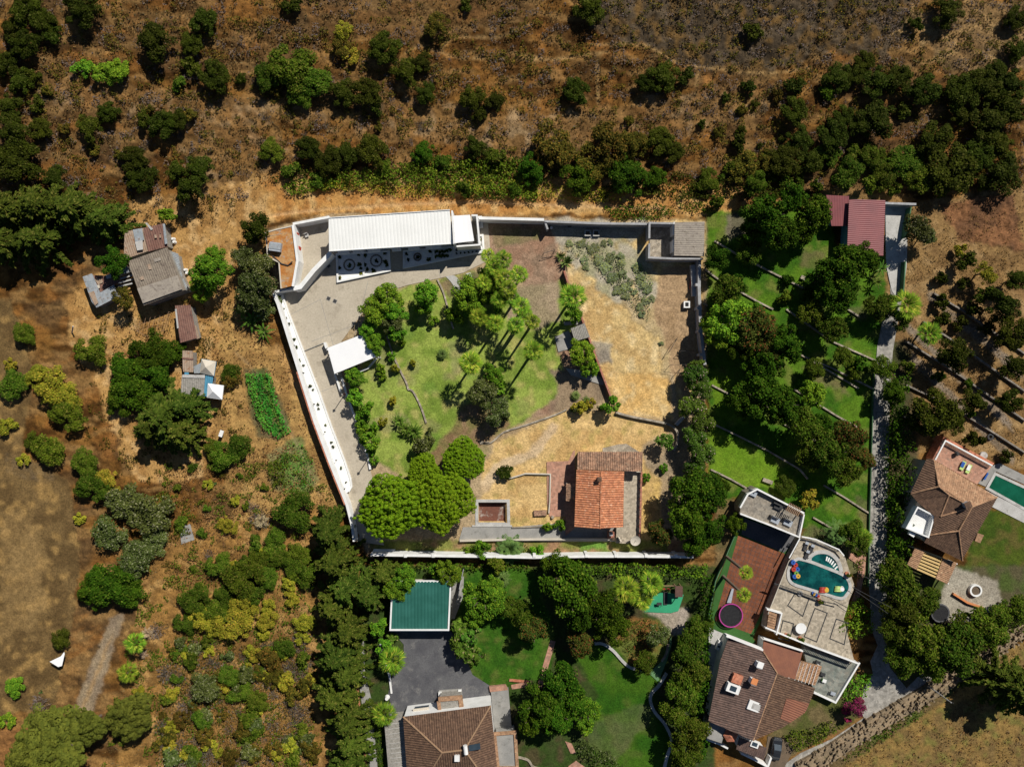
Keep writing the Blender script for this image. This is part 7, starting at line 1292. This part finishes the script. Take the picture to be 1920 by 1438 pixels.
for k in range(6):
    x0 = 462 + k * 8; leafmass('vine_row', 'leaf_vine', [(x0, 700), (x0 + 9, 740), (x0 + 22, 780), (x0 + 38, 822 - abs(k - 3) * 5)], 1.0, 40, .26, wd=.9, label='%s leafy row of the bright green vegetable plot, counting from the left' % ['first', 'second', 'third', 'fourth', 'fifth', 'sixth'][k], cat='crop row', group='rows of the green vegetable plot')
leafmass('tall_weeds', 'leaf_vine', [(540, 832), (562, 825), (592, 870), (588, 915), (545, 910), (525, 870)], .8, 12, .2, kind=S, lump=1.5); leafmass('hedge', 'leaf_mid', [(500, 870), (525, 860), (532, 900), (512, 920)], 1.5, 30, .28, label='low bushy clump at the left edge of the soft green weed patch', cat='bush')
leafmass('hedge', 'leaf_bright', [(1050, 1052), (1130, 1056), (1220, 1058), (1330, 1062), (1325, 1085), (1240, 1082), (1150, 1080), (1060, 1076)], 2.2, 34, .3, label='bright green hedge along the foot of the white south wall', cat='hedge')
leafmass('hedge', 'leaf_mid', [(690, 1052), (740, 1054), (860, 1056), (980, 1056), (1000, 1070), (860, 1068), (700, 1066)], 1.6, 26, .3, label='low hedge in the shade of the white south wall, above the garage', cat='hedge') 
leafmass('hedge', 'leaf_deep', [(1318, 1085), (1340, 1080), (1338, 1170), (1330, 1280), (1328, 1430), (1306, 1440), (1308, 1280), (1312, 1160)], 3.4, 34, .32, label='tall dark clipped hedge on the right side of the south garden', cat='hedge')
leafmass('hedge', 'leaf_deep', [(1672, 700), (1704, 705), (1706, 800), (1712, 860), (1710, 960), (1702, 1060), (1690, 1180), (1676, 1250), (1666, 1160), (1668, 960), (1670, 820)], 4.6, 44, .34, label='tall dark hedge along the right side of the lane', cat='hedge')
leafmass('hedge', 'leaf_olive', [(1086, 1386), (1105, 1392), (1150, 1415), (1168, 1440), (1120, 1445), (1085, 1420)], 1.8, 34, .28, label='low grey-green hedge at the bottom of the big lower lawn', cat='hedge')
leafmass('hedge', 'leaf_mid', [(706, 1362), (718, 1365), (722, 1440), (708, 1440)], 1.2, 34, .28, label='narrow green hedge beside the grey side roof', cat='hedge')
leafmass('hedge', 'leaf_bright', [(1600, 1270), (1630, 1262), (1637, 1285), (1615, 1310), (1590, 1322), (1580, 1300)], 1.6, 34, .28, label='bright hedge between the slate patio and the lane', cat='hedge')
leafmass('hedge', 'leaf_mid', [(1480, 1375), (1520, 1368), (1560, 1352), (1580, 1365), (1530, 1400), (1490, 1410), (1474, 1395)], 1.8, 34, .28, label='hedge along the lane below the brown roofed house', cat='hedge')
leafmass('hedge', 'leaf_bright', [(1590, 1140), (1612, 1120), (1640, 1150), (1642, 1185), (1600, 1200), (1570, 1180)], 3.0, 40, .3, label='big bright bush overhanging the lane beside the pebbled terrace', cat='bush')
leafmass('hedge', 'leaf_mid', [(1690, 1210), (1850, 1170), (1925, 1150), (1925, 1180), (1830, 1225), (1740, 1275), (1690, 1265)], 2.4, 30, .3, label='wide leafy hedge above the diagonal stone wall', cat='hedge')
leafmass('hedge', 'leaf_mid', [(1565, 1045), (1625, 1050), (1612, 1090), (1605, 1050)], .0 + 1.0, 26, .25, label='planting between the hot tub balustrade and the lane', cat='hedge')
leafmass('flower_bed', 'leaf_red', [(1180, 1158), (1238, 1165), (1252, 1195), (1200, 1240), (1160, 1205)], .7, 20, .25, label='orange tinged planting beside the play area', cat='flower bed')
leafmass('weeds', 'leaf_mid', [(940, 1018), (985, 1018), (1000, 1040), (880, 1040), (865, 1025)], .5, 10, .25, kind=S)
leafmass('weeds', 'leaf_mid', [(1620, 1375), (1700, 1335), (1745, 1320), (1720, 1350), (1640, 1400), (1580, 1430)], .6, 14, .28, kind=S)
HB_ = [(-40, -40), (1960, -40), (1960, 330), (1400, 350), (1000, 290), (500, 330), (430, 400), (-40, 400)]
leafmass('low_scrub', 'leaf_bronze', HB_, .9, 30, .24, kind='stuff', lump=.9, clump=.62); leafmass('low_scrub', 'leaf_grey', HB_, .6, 21, .22, kind='stuff', lump=.9, clump=.64)
leafmass('low_scrub', 'leaf_mid', [(300, 870), (560, 820), (640, 960), (600, 1440), (190, 1440)], .9, 32, .24, kind='stuff', lump=.9, clump=.6); leafmass('low_scrub', 'leaf_dark', [(500, 320), (1000, 290), (1420, 340), (1540, 370), (1000, 380), (520, 350)], 1.4, 33, .27, kind='stuff', lump=1, clump=.52)
leafmass('low_scrub', 'leaf_bronze', [(180, 560), (430, 560), (480, 900), (330, 1100), (150, 900)], .7, 25, .22, kind='stuff', lump=.9, clump=.64)
# dry tussocks and low scrub, too many to count
def tussocks(name, m, n, poly, h0, h1, wdt, seed, k=3, dens=None):
    rng = np.random.default_rng(seed); Q = np.array(poly, float); lo, hi = Q.min(0), Q.max(0); xy = rng.uniform(lo, hi, (n, 2)); xy = xy[in_poly(xy[:, 0], xy[:, 1], poly)]
    wx = (xy[:, 0] - 960) / 10; wy = (719 - xy[:, 1]) / 10
    for _ in range(4): z = gz(wx, wy); wx = (xy[:, 0] - 960) / 10 * (H - z) / H; wy = (719 - xy[:, 1]) / 10 * (H - z) / H
    keep = fbm(wx / 3, wy / 2.4, seed + 3) > rng.uniform(.3, .62, len(wx)); wx, wy = wx[keep], wy[keep]; z = gz(wx, wy); c = np.stack([wx, wy, z], 1); c = np.repeat(c, k, 0); N = len(c)
    a = rng.uniform(0, 6.28, N); el = rng.uniform(.3, 1.2, N); L = rng.uniform(h0, h1, N); t = np.stack([np.cos(a) * np.cos(el), np.sin(a) * np.cos(el), np.sin(el)], 1); c[:, :2] += rng.normal(0, wdt, (N, 2))
    me = quads_mesh(name, c + t * (L / 2)[:, None] - [0, 0, .03], t, rdir(N, rng) * .7 + np.array([0, 0, .6]), L / 2, L * .22, [MATS[m]]); o = bpy.data.objects.new(name, me); COL.objects.link(o); tag(o, kind='stuff')
tussocks('dry_tussocks', 'scrub', 26000, [(-60, -60), (1980, -60), (1980, 360), (1380, 380), (560, 320), (420, 420), (-60, 480)], .18, .5, .2, 1, 5)
tussocks('dry_tussocks', 'straw', 12000, [(-60, -60), (1980, -60), (1980, 360), (1380, 400), (500, 400), (420, 700), (150, 620), (-60, 480)], .15, .4, .2, 2, 3)
tussocks('dry_tussocks', 'scrub', 9000, [(300, 880), (500, 840), (640, 960), (600, 1440), (190, 1440), (280, 1100)], .15, .4, .25, 3, 4)
tussocks('dry_tussocks', 'straw', 8000, [(220, 560), (500, 560), (640, 940), (500, 1100), (330, 1100), (200, 800)], .2, .5, .2, 4, 3)
tussocks('dry_tussocks', 'straw', 5000, [(1700, 380), (1930, 350), (1930, 880), (1700, 840)], .15, .4, .15, 5, 3)
tussocks('dry_tussocks', 'scrub', 2500, [(1560, 1440), (1930, 1200), (1930, 1440)], .2, .45, .15, 6, 3)
# ---------------------------------------------------------------- labels of the plants: look + nearest landmark + order
LM = [('the north-west corner trees', 60, 60), ('the trail fork on the hillside', 850, 80), ('the dark rocky slope at the top', 1300, 60), ('the trails in the upper right corner', 1800, 60), ('the creeper band', 760, 330), ('the rusty sheds', 270, 440), ('the leftmost tin shed', 170, 530), ('the pale shacks', 375, 705), ('the rust-brown flat roof', 525, 480), ('the white villa', 730, 430), ('the grey north wall', 1120, 415),
      ('the ruined store', 1270, 450), ('the red metal roof', 1610, 420), ('the green orchard', 1500, 620), ('the dry yard', 1180, 600), ('the palm grove', 950, 570), ('the carport', 655, 665), ('the big sloping lawn', 790, 740), ('the garden hut', 1085, 625), ('the curved retaining wall', 1210, 790), ('the orange tiled house', 1125, 930), ('the umbrella pines', 780, 940), ('the drained pool', 925, 960),
      ('the green garage roof', 788, 1135), ('the asphalt drive', 810, 1260), ('the brown hip roof', 850, 1390), ('the play area', 1240, 1130), ('the big lower lawn', 1180, 1310), ('the brick-red court', 1410, 1100), ('the seating terrace', 1445, 960), ('the pebbled pool terrace', 1540, 1130), ('the slate patio', 1560, 1260), ('the faceted tan roof', 1780, 960), ('the dark trampoline', 1763, 1149), ('the diagonal stone wall', 1760, 1290),
      ('the lane', 1650, 850), ('the dry orchard walls', 1830, 650), ('the vegetable plot', 495, 760), ('the ploughed field', 60, 950), ('the dirt track', 175, 1270), ('the conifer row', 640, 1200), ('the white triangular sheet', 107, 1238), ('the dark tarpaulin', 350, 1002), ('the white west wall', 590, 790), ('the lower left brush', 430, 1310), ('the bright lower orchard lawn', 1400, 850), ('the flowering hedge', 1306, 790), ('the front of the villa', 760, 490), ('the pale beaten hillside', 420, 210), ('the upper hillside', 620, 100), ('the hillside middle', 1180, 230), ('the right hillside', 1600, 230)]
ORD = ['first', 'second', 'third', 'fourth', 'fifth', 'sixth', 'seventh', 'eighth', 'ninth', 'tenth', 'eleventh', 'twelfth', 'thirteenth', 'fourteenth', 'fifteenth', 'sixteenth', 'seventeenth', 'eighteenth', 'nineteenth', 'twentieth']
groups = {}
NOUN = {'tree': 'tree', 'bush': 'bush', 'shrub': 'shrub', 'palm': 'palm', 'plant': 'plant'}
for (o, px, py, sz, lk, nm, ct, gp) in PLANTS:
    l = min(LM, key=lambda a: (a[1] - px) ** 2 + (a[2] - py) ** 2); dx, dy = px - l[1], py - l[2]
    d = math.hypot(dx, dy); rel = 'at' if d < 28 else ('right of' if dx > 0 else 'left of') if abs(dx) > abs(dy) else ('below' if dy > 0 else 'above')
    base = '%s %s %s %s %s' % (sz, lk, ct if ct in ('palm', 'shrub', 'bush', 'plant') else 'tree', rel, l[0]); groups.setdefault(base, []).append((px, py, o, ct, gp))
for base, L in groups.items():
    L.sort(key=lambda a: a[0]); n = len(L)
    for k, (px, py, o, ct, gp) in enumerate(L):
        lab = base
        if n == 2: lab += ', left one' if k == 0 else ', right one'
        elif n > 2: lab += ', leftmost' if k == 0 else ', rightmost' if k == n - 1 else ', %s from left' % ORD[min(k, 19)]
        tag(o, lab, ct, gp)
